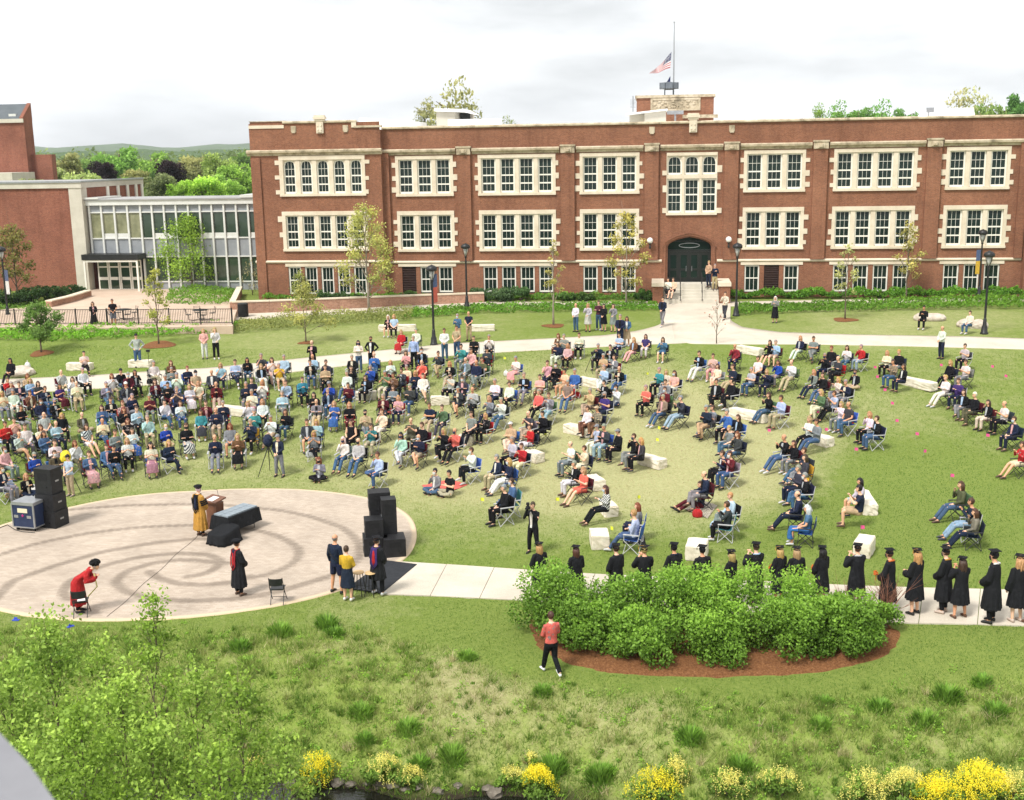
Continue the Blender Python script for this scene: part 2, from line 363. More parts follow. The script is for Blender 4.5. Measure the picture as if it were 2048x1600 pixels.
        f = t.ramp(t.noise(7, 4, 0.6, v), [(0.3, (0.72, 0.72, 0.74)), (0.7, (1.12, 1.12, 1.1))])
        mp2 = t.n('ShaderNodeMapping'); mp2.inputs['Scale'].default_value = (1, 1, 0.45); t.l(v, mp2.inputs[0])
        D[name] = t.done(t.mix(1, c, f, 'MULTIPLY'), 0.85, 0, t.bump(t.noise(10, 5, 0.65, mp2.outputs[0], 0.9), 1.0, 0.06), 0.2)
    for k in ('plain', 'plaid', 'stripe', 'floral'): cloth('cloth_'+k, k)
    D['tint'] = MT('painted').done(None, 0.6) if False else None
    t = MT('painted_part'); oi = t.n('ShaderNodeObjectInfo').outputs['Color']; v = t.coords()
    D['tint'] = t.done(t.mix(1, oi, t.ramp(t.noise(12, 4, 0.6, v), [(0.3, (0.85, 0.85, 0.85)), (0.7, (1.1, 1.1, 1.1))]), 'MULTIPLY'), 0.6, 0, None, 0.3)
    D['wood'] = simple('dark_wood', (0.13, 0.055, 0.03), (0.20, 0.09, 0.05), 5, 0.45)
    D['wood_light'] = simple('light_wood', (0.55, 0.36, 0.17), (0.62, 0.43, 0.22), 6, 0.5)
    D['speaker'] = simple('speaker_black', (0.010, 0.010, 0.011), (0.018, 0.018, 0.02), 9, 0.55, 0, 0.3, 60)
    D['grille'] = simple('speaker_grille', (0.006, 0.006, 0.007), (0.013, 0.013, 0.014), 40, 0.7, 0, 0.6, 150)
    t = MT('lamp_globe'); D['globe'] = t.done((0.85, 0.84, 0.80), 0.25, 0, None, 0.5)
make_mats()
D = MATS
# ================================================================ GROUND
def axis(lo, hi, step, far_lo, far_hi):
    a = list(np.arange(lo, hi+1e-6, step)); s = step
    while a[-1] < far_hi: s *= 1.35; a.append(a[-1]+s)
    s = step
    while a[0] > far_lo: s *= 1.35; a.insert(0, a[0]-s)
    return np.array(a)
gx = axis(-48, 34, 0.25, -5000, 5000); gy = axis(17, 90, 0.25, -60, 9000)
XX, YY = np.meshgrid(gx, gy); ZZ = H(XX, YY)
tiny = RNG.normal(0, 1, XX.shape)
ZZ = ZZ + 0.006*tiny*((YY < 60) & (YY > 20))
nx, ny = len(gx), len(gy)
idx = np.arange(nx*ny).reshape(ny, nx)
F = np.stack([idx[:-1, :-1], idx[:-1, 1:], idx[1:, 1:], idx[1:, :-1]], -1).reshape(-1, 4)
def blobs(lst, X, Y):
    o = np.zeros(np.shape(X))
    for px, py, rad, amp in lst:
        c = G(px, py); o = o + amp*np.exp(-(((X-c[0])**2+((Y-c[1])*0.8)**2)/(2*rad*rad)))
    return o
DRYB = [(1250, 930, 4.0, .40), (1120, 880, 4, .30), (1420, 900, 3.5, .3), (1560, 960, 3.0, .3), (850, 960, 3.5, .32), (1000, 850, 4, .25), (300, 960, 3.5, .22), (1300, 800, 5, .22), (1150, 760, 5, .15),
        (560, 830, 5, .12), (1600, 820, 4, .12), (700, 680, 5, .16), (1800, 655, 6, .22), (300, 700, 5, .12), (1750, 1050, 3.5, -.22), (1900, 1000, 3, -.2), (1700, 950, 2.5, -.18), (900, 1080, 3, -.06), (1900, 1300, 3, -.3), (1500, 720, 5, -.06),
        (900, 1225, 2.2, -.15), (1200, 1380, 2.5, -.05), (750, 1215, 1.5, .2), (1850, 800, 4, .06), (100, 1000, 3, -.05), (200, 680, 5, -.1)]
dry = 0.35+blobs(DRYB, XX, YY)
STRAW = [(900, 1340, 1.0, .8), (990, 1400, 1.0, .65), (1230, 1410, 1.3, .55), (1300, 1450, 1.0, .35), (900, 1450, .8, .3), (450, 1310, .8, .3), (700, 1290, .8, .5), (1880, 1470, 1.2, .3)]
straw = blobs(STRAW, XX, YY)
_E = np.array([G(*p)[:2] for p in [(-200, 1262), (0, 1258), (300, 1264), (600, 1262), (760, 1266), (880, 1300), (1000, 1352), (1150, 1384), (1400, 1402), (1650, 1400), (1850, 1375), (2048, 1355), (2300, 1340)]])
def EDG(x): return np.interp(x, _E[:, 0], _E[:, 1])+.12*np.sin(np.asarray(x)*2.1)
edge = EDG(XX)
meadow = (1-sstep(-0.5, 0.5, YY-edge))
mud = (1-sstep(-1.22, -1.05, ZZ))
me = npmesh('ground', np.stack([XX, YY, ZZ], -1).reshape(-1, 3), F, D['ground'], True,
            {'dry': dry.ravel(), 'straw': straw.ravel(), 'meadow': meadow.ravel(), 'mud': mud.ravel()})
tag(addobj('ground', me), kind='structure')
# ---- creek
wm = npmesh('creek_water', [(-60, 10, -1.3), (40, 10, -1.3), (40, 26, -1.3), (-60, 26, -1.3)], [(0, 1, 2, 3)], D['water'])
tag(addobj('creek_water', wm), kind='structure')
# ---- strips laid on the ground
def resample(P, n):
    P = np.array(P, float); d = np.r_[0, np.cumsum(np.hypot(*np.diff(P, axis=0).T))]; t = np.linspace(0, d[-1], n)
    # smooth catmull via repeated averaging of a dense linear resample
    Q = np.stack([np.interp(t, d, P[:, 0]), np.interp(t, d, P[:, 1])], 1)
    for _ in range(max(2, n//40)):
        Q[1:-1] = (Q[:-2]+2*Q[1:-1]+Q[2:])/4
    return Q
def strip(name, upper, lower, mat, lift=0.03, n=160, m=8, world=False, kind='structure', skirt=True):
    U = resample([G(*p)[:2] if not world else p for p in upper], n); L = resample([G(*p)[:2] if not world else p for p in lower], n)
    k = np.linspace(0, 1, m+1)[None, :, None]; P = U[:, None]*(1-k)+L[:, None]*k
    Z = H(P[..., 0], P[..., 1])+lift
    V = np.concatenate([P, Z[..., None]], -1)
    if skirt:
        a = V[:, :1].copy(); a[..., 2] -= lift+0.05; b = V[:, -1:].copy(); b[..., 2] -= lift+0.05
        V = np.concatenate([a, V, b], 1)
    w = V.shape[1]; idn = np.arange(n*w).reshape(n, w)
    F = np.stack([idn[:-1, :-1], idn[:-1, 1:], idn[1:, 1:], idn[1:, :-1]], -1).reshape(-1, 4)
    me = npmesh(name, V.reshape(-1, 3), F, mat)
    return tag(addobj(name, me), kind=kind)
PU = [(-60, 762), (0, 759), (100, 755), (190, 751), (416, 737), (520, 726), (632, 714), (810, 697), (896, 688), (1000, 682.5), (1100, 677.5), (1214, 671), (1277, 662), (1315, 652), (1334, 641), (1336, 625), (1330, 612)]
PL = [(-60, 790), (0, 788), (100, 783), (190, 778), (416, 766), (581, 745), (734, 727), (860, 715), (1000, 705), (1150, 697), (1298, 689), (1370, 687), (1410, 680), (1425, 668), (1430, 650), (1428, 628), (1425, 612)]
strip('path', PU, PL, D['sidewalk'], 0.030)
PRU = [(1457, 612), (1457, 628), (1462, 642), (1484, 655), (1559, 665), (1707, 670), (1945, 674), (2048, 678), (2140, 683)]
PRL = [(1345, 640), (1345, 660), (1350, 680), (1380, 688), (1480, 689), (1618, 689), (1826, 693), (2048, 699), (2140, 703)]
strip('path', PRU, PRL, D['sidewalk'], 0.034)
strip('entrance_plaza', [(1318, 599), (1390, 598), (1462, 598)], [(1322, 646), (1390, 646), (1460, 646)], D['sidewalk'], 0.038, 40)
strip('building_walk', [(470, 622), (620, 619), (860, 606), (960, 604), (1150, 604), (1330, 603)], [(470, 640), (620, 632), (860, 618), (960, 613.5), (1150, 612), (1330, 611)], D['sidewalk'], 0.026, 120)
strip('building_walk', [(1450, 604), (1620, 601), (1850, 596.5), (2120, 592)], [(1450, 613), (1620, 609.5), (1850, 605), (2120, 601)], D['sidewalk'], 0.026, 100)
# ---- plaza (the round stage) with its spiral of darker pavers
rimpx = [(0, 1052), (129.5, 1018), (254, 994), (400, 983), (520, 978.7), (660, 985), (773, 1006), (817, 1031), (833, 1069), (817, 1112), (760, 1150), (667.5, 1186), (520, 1218.7), (400, 1234), (279, 1241), (142, 1241.5), (0, 1222), (-80, 1195), (-120, 1150), (-90, 1095)]
rim = np.array([G(*p)[:2] for p in rimpx]); cen = np.array([-16.0, 37.2])
an = np.unwrap(np.arctan2(rim[:, 1]-cen[1], rim[:, 0]-cen[0])); rr = np.hypot(*(rim-cen).T)
o = np.argsort(np.mod(an, 2*math.pi)); aa = np.mod(an, 2*math.pi)[o]; rr = rr[o]
aa = np.r_[aa-2*math.pi, aa, aa+2*math.pi]; rr = np.r_[rr, rr, rr]
NT, NRR = 300, 110
th = np.linspace(0, 2*math.pi, NT, endpoint=False); rth = np.interp(th, aa, rr)
for _ in range(10): rth = (np.roll(rth, 1)+2*rth+np.roll(rth, -1))/4
ks = np.linspace(0, 1, NRR+1)
PX = cen[0]+ks[:, None]*rth[None]*np.cos(th)[None]; PYY = cen[1]+ks[:, None]*rth[None]*np.sin(th)[None]
bands = [[(127, 1022), (254, 1012), (381, 1010), (440, 1011), (509, 1017), (568, 1023), (626, 1036), (685, 1057), (714, 1080), (723, 1104), (710, 1130), (656, 1157), (582, 1177)],
 [(-60, 1135), (0, 1111), (76, 1088), (178, 1067.6), (279, 1056), (381, 1052), (440, 1053), (503, 1060), (553, 1072), (591, 1092), (602, 1110), (582, 1133), (538, 1151), (490, 1160)],
 [(-20, 1210), (8, 1182), (25, 1164), (102, 1136), (203, 1106), (305, 1088), (381, 1080), (440, 1080)],
 [(135, 1200), (126, 1187), (137, 1167), (203, 1134), (279, 1116), (355, 1108), (419, 1111), (443, 1124), (432, 1139), (406, 1151), (376, 1155)],
 [(455, 1128), (368, 1121), (305, 1128), (254, 1144), (229, 1165), (254, 1187), (305, 1200), (381, 1204), (457, 1202), (530, 1192)],
 [(300, 1146), (317, 1159), (355, 1169), (406, 1172), (462, 1167), (500, 1155)], [(381, 1204), (470, 1200), (560, 1185), (640, 1160)]]
segs = []
for b in bands:
    q = resample([G(*p)[:2] for p in b], 60); segs.append(q)
Q = np.concatenate(segs); band = np.zeros(PX.shape)
flat = np.stack([PX.ravel(), PYY.ravel()], 1); dmin = np.full(len(flat), 9.0)
for k in range(0, len(Q), 40):
    dd = np.hypot(flat[:, None, 0]-Q[None, k:k+40, 0], flat[:, None, 1]-Q[None, k:k+40, 1]).min(1); dmin = np.minimum(dmin, dd)
band = np.clip(1.1-dmin/0.31, 0, 1)
rimk = np.clip((ks-0.972)/0.012, 0, 1)[:, None]*np.ones((1, NT))
V = np.stack([PX, PYY, np.full(PX.shape, 0.035)], -1)
Vl = V[-1:].copy(); Vl[..., 2] = -0.2; V = np.concatenate([V, Vl], 0)
idn = np.arange(V.shape[0]*NT).reshape(-1, NT); nxt = np.roll(idn, -1, 1)
F = np.stack([idn[:-1], nxt[:-1], nxt[1:], idn[1:]], -1).reshape(-1, 4)[:, ::-1]
F = F[NT:]                                     # the innermost ring is closed below
me = npmesh('plaza', V.reshape(-1, 3), F, D['plaza'], False, {'band': np.r_[band, np.zeros(NT)], 'rim': np.r_[rimk.ravel(), np.ones(NT)]})
bm = bmesh.new(); bm.from_mesh(me); bm.verts.ensure_lookup_table()
bm.faces.new([bm.verts[NT+i] for i in range(NT)]); bmesh.ops.delete(bm, geom=[v for v in bm.verts if not v.link_faces], context='VERTS')
bmesh.ops.recalc_face_normals(bm, faces=bm.faces); bm.to_mesh(me); bm.free()
tag(addobj('plaza', me), kind='structure')
# ---- sidewalk of single slabs from the plaza to the right
pv = empty('sidewalk'); tag(pv, kind='structure')
SU = resample([G(*p)[:2] for p in [(800, 1124), (930, 1132), (1060, 1141), (1300, 1154), (1500, 1163), (1725, 1173), (1856, 1177), (2048, 1182), (2200, 1186)]], 200)
SL = resample([G(*p)[:2] for p in [(762, 1190), (900, 1195), (1060, 1203), (1300, 1222), (1500, 1234), (1811, 1248.5), (2048, 1253.7), (2200, 1257)]], 200)
cuts = np.linspace(0, 199, 14).astype(int)
for a, b in zip(cuts[:-1], cuts[1:]):
    mb = MB(); g_ = 0.012
    q = [SU[a], SU[b], SL[b], SL[a]]; c = sum(q)/4; q = [c+(p-c)*(1-g_) for p in q]
    z = [float(H(*p))+0.035+random.uniform(-.004, .004) for p in q]
    mb.add([(p[0], p[1], h_) for p, h_ in zip(q, z)]+[(p[0], p[1], h_-.14) for p, h_ in zip(q, z)], [(0, 1, 2, 3), (7, 6, 5, 4), (0, 4, 5, 1), (1, 5, 6, 2), (2, 6, 7, 3), (3, 7, 4, 0)])
    mb.build('slab', D['sidewalk'], pv)
# ---- mulch bed under the shrub row
bed = [(1042, 1248), (1060, 1290), (1100, 1322), (1200, 1347), (1330, 1356), (1450, 1358), (1600, 1352), (1700, 1338), (1775, 1318), (1812, 1288), (1812, 1256), (1770, 1242), (1600, 1236), (1400, 1226), (1200, 1214), (1080, 1210)]
bw = np.array([G(*p)[:2] for p in bed]); bc = bw.mean(0)
bo = resample(np.r_[bw, bw[:1]], 120)[:-1]; ks = np.linspace(0, 1, 14)
P = bc+(bo-bc)[None]*ks[:, None, None]; Z = H(P[..., 0], P[..., 1])+0.03+0.09*(1-ks[:, None]**4)+RNG.normal(0, .012, P.shape[:2]); Z[-1] -= .08
V = np.concatenate([P, Z[..., None]], -1); n = len(bo); idn = np.arange(V.shape[0]*n).reshape(-1, n); nxt = np.roll(idn, -1, 1)
F = np.stack([idn[:-1], nxt[:-1], nxt[1:], idn[1:]], -1).reshape(-1, 4)
tag(addobj('mulch_bed', npmesh('mulch_bed', V.reshape(-1, 3), F, D['mulch'], True)), kind='structure')
# ---- patio in front of the glass link
PZ_ = 2.46
pp = [(-60, 652), (60, 655), (140, 656), (250, 655), (350, 654), (465, 652), (470, 630), (478, 610), (450, 590), (330, 575), (190, 575), (170, 590), (100, 610), (-60, 625)]
def GZ(px, py, z):
    r = ray(px, py); t = (z-CAMZ)/r[2]; return np.array([r[0]*t, r[1]*t, z])
pw = [GZ(*p, PZ_)[:2] for p in pp]
MB().prism(pw, PZ_-1.1, PZ_, 'z').build('patio', D['patio']); tag(bpy.data.objects['patio'], kind='structure')
# ---- raised beds beside the building are plain planting soil under the ground cover
# ---- hills
def hill(name, pts, y, depth, col):
    mb = MB(); P = [AT(px, py, y) for px, py in pts]
    n = 120; xs = np.linspace(P[0][0], P[-1][0], n); zs = np.interp(xs, [p[0] for p in P], [p[2] for p in P])
    for _ in range(3): zs[1:-1] = (zs[:-2]+2*zs[1:-1]+zs[2:])/4
    zs = zs + np.convolve(RNG.normal(0, 1, n+8), np.ones(3)/3, 'same')[:n]*y*0.0016
    rows = []
    for k, (dy, f) in enumerate([(-depth, 0), (-depth*.55, .55), (-depth*.25, .85), (0, 1), (depth*.5, .6), (depth, 0)]):
        rows.append([(x, y+dy+RNG.normal()*depth*.02, 2.0+(z-2.0)*f*(1+RNG.normal()*.03)) for x, z in zip(xs, zs)])
    V = [p for r in rows for p in r]; idn = np.arange(len(V)).reshape(len(rows), n)
    F = np.stack([idn[:-1, :-1], idn[:-1, 1:], idn[1:, 1:], idn[1:, :-1]], -1).reshape(-1, 4)
    t = MT(name); g = t.n('ShaderNodeNewGeometry').outputs['Position']
    m = t.done(t.ramp(t.noise(0.02, 6, 0.7, g), [(0.3, col), (0.7, tuple(c*1.5 for c in col))]), 0.95, 0, t.bump(t.noise(0.05, 5, 0.7, g), 1.0, 10), 0.1)
    tag(addobj('hills', npmesh('hills', V, F, m, True)), kind='structure')
hill('far_hills', [(-300, 300), (60, 292), (120, 298), (165, 293), (205, 288), (240, 288.5), (275, 293), (330, 295), (420, 292), (455, 288), (500, 290), (900, 296), (1500, 286), (2400, 270)], 2600, 700, (0.09, 0.13, 0.06))
hill('wooded_hills', [(-300, 312), (60, 305), (200, 303), (330, 300), (500, 298), (1200, 290), (2400, 268)], 1300, 400, (0.06, 0.10, 0.03))
# ---- grass as blades
def blades(name, P, hgt, wid, tint, lean=0.5):
    n = len(P); a = RNG.uniform(0, 2*math.pi, n); u = np.stack([np.cos(a), np.sin(a), np.zeros(n)], 1)
    b = RNG.uniform(0, 2*math.pi, n); l = RNG.uniform(0, lean, n)*hgt
    top = P+np.stack([np.cos(b)*l, np.sin(b)*l, hgt*RNG.uniform(.75, 1.1, n)], 1)
    V = np.concatenate([P-u*wid[:, None]/2, P+u*wid[:, None]/2, top], 1).reshape(-1, 3); F = np.arange(3*n).reshape(n, 3)
    o = addobj(name, npmesh(name, V, F, D['blades'], False, {'tint': np.repeat(tint, 3)})); return o
import_poly = np.r_[rim]
def inpoly(P, poly):
    x, y = P[:, 0], P[:, 1]; r = np.zeros(len(P), bool); n = len(poly)
    for i in range(n):
        a, b = poly[i], poly[(i+1) % n]
        c = ((a[1] > y) != (b[1] > y)) & (x < (b[0]-a[0])*(y-a[1])/(b[1]-a[1]+1e-12)+a[0]); r ^= c
    return r
HARD = [np.stack([cen[0]+rth*1.006*np.cos(th), cen[1]+rth*1.006*np.sin(th)], 1), np.r_[SU, SL[::-1]], bo]
for a, b in ((PU, PL), (PRU, PRL)):
    HARD.append(np.array([G(*p)[:2] for p in a]+[G(*p)[:2] for p in b[::-1]]))
HARD.append(np.array([G(*p)[:2] for p in [(1318, 599), (1462, 598), (1460, 660), (1322, 650)]]))
HARD.append(np.array(pw))
def hardmask(P):
    m = np.zeros(len(P), bool)
    for q in HARD: m |= inpoly(P, q)
    return m
def fnoise(x, y, s, seed):
    r = np.random.default_rng(seed); o = 0
    for k in range(5):
        a, b, c, d = r.normal(0, s*(1+k*.6), 2).tolist()+r.uniform(0, 6.28, 2).tolist(); o = o+np.sin(x*a+y*b+c)*np.cos(x*b*.7-y*a+d)/(1+.3*k)
    return o/2.2
# mown lawn: short blades, denser close to the camera
n = 330000
u = RNG.uniform(0, 1, n); yv = 24.6+(68-24.6)*u**1.7; xv = RNG.uniform(-1, 1, n)*(0.52*yv)+(-0.125*yv)
P = np.stack([xv, yv], 1); ed = EDG(xv)
ok = ~hardmask(P) & (yv > ed-.6); P = P[ok]; xv, yv = P.T
dl = 0.40+blobs(DRYB, xv, yv)
tn = np.clip(0.35+(dl-0.40)*1.0+0.16*fnoise(xv, yv, 1.2, 3)+RNG.normal(0, .09, len(P)), .12, .97)
hg = RNG.uniform(.03, .06, len(P))*(1+0.006*(yv-30)); wd = 0.014+0.0006*(yv-25)
lawn = blades('lawn_grass', np.c_[P, H(xv, yv)-.005], hg, wd, tn, 0.9); tag(lawn, 'short mown lawn grass, green with dry yellow patches', 'grass', kind='stuff')
# rough meadow on the bank
n = 300000
xv = RNG.uniform(-26, 16, n); yv = RNG.uniform(21.5, 30.6, n); P = np.stack([xv, yv], 1)
ed = EDG(xv)
zz = H(xv, yv); cl = fnoise(xv, yv, 2.3, 5)+0.6*fnoise(xv, yv, 5.5, 9)
ok = ~hardmask(P) & (yv < ed+RNG.uniform(-.5, .35, n)) & (zz > -1.33) & (RNG.uniform(0, 1, n) < 0.62+0.38*cl); P = P[ok]; xv, yv = P.T; zz = zz[ok]; cl = cl[ok]
st = blobs(STRAW, xv, yv)
tn = np.clip(0.46-0.10*sstep(-.5, -1.05, zz)-0.13*cl+0.18*fnoise(xv, yv, .8, 21)+RNG.normal(0, .17, len(P))+st*RNG.uniform(0, .55, len(P)), 0, 1)
hg = RNG.uniform(.07, .26, len(P))*np.clip(1+.5*cl-.45*st, .3, 1.8); wd = RNG.uniform(.008, .026, len(P))
mdw = blades('meadow_grass', np.c_[P, zz-.01], hg, wd, tn, 1.3); tag(mdw, 'rough uncut meadow grass on the creek bank with straw patches', 'grass', kind='stuff')

# broad-leaved weeds and grass tufts through the meadow, in small clumps
def clumps(n, seed, thr):
    rs = np.random.default_rng(seed); xv = rs.uniform(-26, 16, n); yv = rs.uniform(22.5, 30.6, n)
    ed = EDG(xv)-.1; zz = H(xv, yv); st = blobs(STRAW, xv, yv)
    ok = ~hardmask(np.stack([xv, yv], 1)) & (yv < ed+rs.normal(0, .35, n)) & (zz > -1.25) & (fnoise(xv, yv, 1.3, seed)+rs.normal(0, .6, n) > thr+.5*st)
    return np.c_[xv, yv, zz][ok], rs
C_, rs = clumps(3600, 55, -.1); k = len(C_); sz = rs.uniform(.06, .20, k)*rs.choice([.7, 1, 1.5], k, p=[.4, .45, .15]); ct = rs.normal(.42, .17, k); m_ = 34
d = rs.normal(0, 1, (k, m_, 3)); d /= np.linalg.norm(d, axis=2)[..., None]; d[..., 2] = abs(d[..., 2])
P = (C_[:, None]+d*(sz[:, None]*rs.uniform(.3, 1.15, (k, m_)))[..., None]*np.array([1, 1, 1.1])).reshape(-1, 3)
WEEDS = (P, np.clip(np.repeat(ct, m_)+.16*d[..., 2].ravel()+rs.normal(0, .12, len(P)), 0, 1))
C_, rs = clumps(2600, 66, -.25); k = len(C_); m_ = 34; a = rs.uniform(0, 6.28, (k, m_)); hg = (rs.uniform(.14, .36, k)[:, None]*rs.uniform(.6, 1.1, (k, m_))).ravel(); q = (rs.uniform(.04, .16, k)[:, None]*rs.uniform(0, 1, (k, m_)))
P = np.stack([C_[:, None, 0]+np.cos(a)*q, C_[:, None, 1]+np.sin(a)*q, np.broadcast_to(C_[:, None, 2], a.shape)-.01], -1).reshape(-1, 3)
tn = np.clip(np.repeat(rs.choice([.2, .38, .52, .68, .88], k, p=[.15, .3, .3, .17, .08]), m_)+rs.normal(0, .09, len(P)), 0, 1)
tag(blades('grass_tufts', P, hg, rs.uniform(.01, .026, len(P)), tn, 1.1), 'ragged tufts of taller grass over the meadow', 'grass', kind='stuff')
# ================================================================ MAIN BUILDING
bld = empty('school_building', (2.6, 88, 2.4)); tag(bld, 'long three-storey red brick school building with cream stone windows and flat roof', 'building')
bld_inv = Matrix.Translation((-2.6, -88, -2.4))
def bpart(mb, name, mats, parent=None, **k):
    o = mb.build(name, mats, parent or bld, **k)
    if parent is None: o.matrix_parent_inverse = bld_inv
    return o
def wall_sheet(mb, x0, x1, z0, z1, Y, holes):
    xs = sorted({x0, x1, *[h for q in holes for h in q[:2] if x0 < h < x1]}); zs = sorted({z0, z1, *[h for q in holes for h in q[2:] if z0 < h < z1]})
    for a, b in zip(xs[:-1], xs[1:]):
        for c, d in zip(zs[:-1], zs[1:]):
            mx_, mz_ = (a+b)/2, (c+d)/2
            if any(h[0] < mx_ < h[1] and h[2] < mz_ < h[3] for h in holes): continue
            mb.add([(a, Y, c), (b, Y, c), (b, Y, d), (a, Y, d)], [(0, 1, 2, 3)])
def arch_poly(x0, x1, zs, rise, n=12, tudor=False):
    c = (x0+x1)/2; w = (x1-x0)/2; P = []
    for i in range(n+1):
        t = -1+2*i/n
        if tudor:
            s = abs(t); z = zs+rise*(0.62*math.sqrt(max(0, 1-s**2.6))+0.38*(1-s))
        else: z = zs+rise*math.sqrt(max(0, 1-abs(t)**2.6))
        P.append((c+w*t, z))
    return P
def spandrel(mb, x0, x1, zs, rise, ztop, y0, y1, tudor=False, n=12):
    P = arch_poly(x0, x1, zs, rise, n, tudor)
    for a, b in zip(P[:-1], P[1:]): mb.prism([a, b, (b[0], ztop), (a[0], ztop)], y0, y1, 'y')
def sash(parent, Y, gx0, gx1, zt, zb, bars, cols=3, fr=0.11, arch=0.0, inv=None):
    mb = MB(); w = gx1-gx0
    mb.box(gx0-fr, gx0, Y+.10, Y+.19, zb-fr, zt+fr*(0 if arch else 1)); mb.box(gx1, gx1+fr, Y+.10, Y+.19, zb-fr, zt+fr*(0 if arch else 1))
    mb.box(gx0+.001, gx1-.001, Y+.09, Y+.19, zb-fr-.02, zb)
    if arch: spandrel(mb, gx0, gx1, zt-arch, arch*.96, zt+.1, Y+.105, Y+.19)
    else: mb.box(gx0+.001, gx1-.001, Y+.105, Y+.19, zt, zt+fr)
    for z, th_ in bars: mb.box(gx0+.002, gx1-.002, Y+.115, Y+.175, z-th_/2, z+th_/2)
    for i in range(1, cols): mb.box(gx0+w*i/cols-.009, gx0+w*i/cols+.009, Y+.125, Y+.17, zb, zt-.004)
    s = mb.build('sash', D['sash'], parent); g = MB().box(gx0-.04, gx1+.04, Y+.155, Y+.165, zb-.04, zt+.04).build('pane', D['glass'], parent)
    for o in (s, g):
        if inv: o.matrix_parent_inverse = inv
holes_main, holes_A = [], []
def bay(Y, jl, jr, zl, zt, zb, zsl, lights, holes, bars, arch=0.0, quo=(.08, .40, .78), qh=0.34, seed=0, tiers=None):
    """stone window surround with sashes, panes and quoins"""
    rnd = random.Random(seed); st = MB()
    top = zt+.10
    st.box(jl, jr, Y-.07, Y+.3, top, zl)                                            # lintel
    st.box(jl-.02, jr+.02, Y-.13, Y+.3, zsl, zsl+.17)                               # sill
    xs = [(jl, lights[0][0]-.11)]+[(a[1]+.11, b[0]-.11) for a, b in zip(lights[:-1], lights[1:])]+[(lights[-1][1]+.11, jr)]
    for i, (a, b) in enumerate(xs):
        e = i in (0, len(xs)-1)
        st.box(a, b, Y-(.06 if e else .015), Y+.3, zsl+.17, top)
    for (gx0, gx1) in lights:
        if arch and not tiers: spandrel(st, gx0-.112, gx1+.112, zt-.42, .50, top, Y+.03, Y+.3)
        st.box(gx0-.11, gx1+.11, Y+.02, Y+.3, zsl+.17, zb-.13)
    if tiers: st.box(jl+.02, jr-.02, Y-.03, Y+.3, tiers[0], tiers[1])
    if tiers and arch:
        for (gx0, gx1) in lights: spandrel(st, gx0-.112, gx1+.112, zt-.42, .50, top, Y+.03, Y+.3)
    s = st.build('window_surround', D['stone'], bld); s.matrix_parent_inverse = bld_inv
    for (gx0, gx1) in lights:
        if tiers:
            sash(s, Y, gx0, gx1, zt, tiers[1]+.13, [((zt+tiers[1]+.1)/2, .028)], arch=arch)
            sash(s, Y, gx0, gx1, tiers[0]-.13, zb, bars)
        else: sash(s, Y, gx0, gx1, zt, zb, bars, arch=arch)
    for sd_, x in ((-1, jl), (1, jr)):
        for q in quo:
            w = rnd.uniform(.20, .36); h_ = qh*rnd.uniform(.8, 1.25); z = zsl+.12+(zl-zsl-.5)*min(1, max(0, q+rnd.uniform(-.04, .04)))
            a, b = (x-w, x+.03) if sd_ < 0 else (x-.03, x+w)
            MB().box(a, b, Y-.05-rnd.uniform(0, .012), Y+.12, z, z+h_).build('quoin', D['stone'], s)
    holes.append((jl, jr, zsl, zl))
def lights_at(c, n, pitch=1.42, w=0.88): return [(c+(i-(n-1)/2)*pitch-w/2, c+(i-(n-1)/2)*pitch+w/2) for i in range(n)]
YW = 88.0; BARS2 = [(12.15, .028), (11.56, .10), (10.96, .10)]; BARS1 = [(7.99, .028), (7.43, .10), (6.83, .10)]
bays = [(-17.3, 3), (-10.3, 4), (-3.4, 3), (8.55, 3), (15.65, 4), (22.75, 3)]
BASE = {0: 'L..', 1: '....', 2: '...', 3: '.L.', 4: '....', 5: '...'}
for k, (c, n) in enumerate(bays):
    L = lights_at(c, n); jl, jr = L[0][0]-.34, L[-1][1]+.34
    bay(YW, jl, jr, 13.07, 12.72, 10.42, 10.08, L, holes_main, BARS2, seed=k)
    bay(YW, jl, jr, 8.98, 8.58, 6.26, 5.92, L, holes_main, BARS1, seed=k+20)
    lt = MB().box(jl-.05, jr+.05, YW-.05, YW+.2, 4.78, 5.0); lt = bpart(lt, 'lintel', D['stone'])
    for i, (a, b) in enumerate(L):
        if BASE[k][i] == 'L':
            m = MB()
            for j in range(15): m.add([(a-.08, YW+.10, 2.75+j*.13), (b+.08, YW+.10, 2.75+j*.13), (b+.08, YW+.02, 2.84+j*.13), (a-.08, YW+.02, 2.84+j*.13), (a-.08, YW+.12, 2.88+j*.13), (b+.08, YW+.12, 2.88+j*.13)], [(0, 1, 2, 3), (3, 2, 5, 4), (0, 4, 5, 1)])
            bpart(m, 'louvre_panel', D['louvre'])
        else:
            f = MB(); f.box(a-.10, a, YW+.07, YW+.2, 2.8, 4.74); f.box(b, b+.10, YW+.07, YW+.2, 2.8, 4.74); f.box(a, b, YW+.07, YW+.2, 4.66, 4.74); f.box(a, b, YW+.07, YW+.2, 2.8, 2.92)
            f.box(a, b, YW+.09, YW+.18, 3.76, 3.84)
            for j in (1, 2): f.box(a+(b-a)*j/3-.014, a+(b-a)*j/3+.014, YW+.10, YW+.17, 2.92, 4.66)
            w_ = bpart(f, 'basement_window', D['sash']); MB().box(a-.02, b+.02, YW+.14, YW+.15, 2.85, 4.7).build('pane', D['glass'], w_)
        holes_main.append((a-.10, b+.10, 2.74, 4.78))
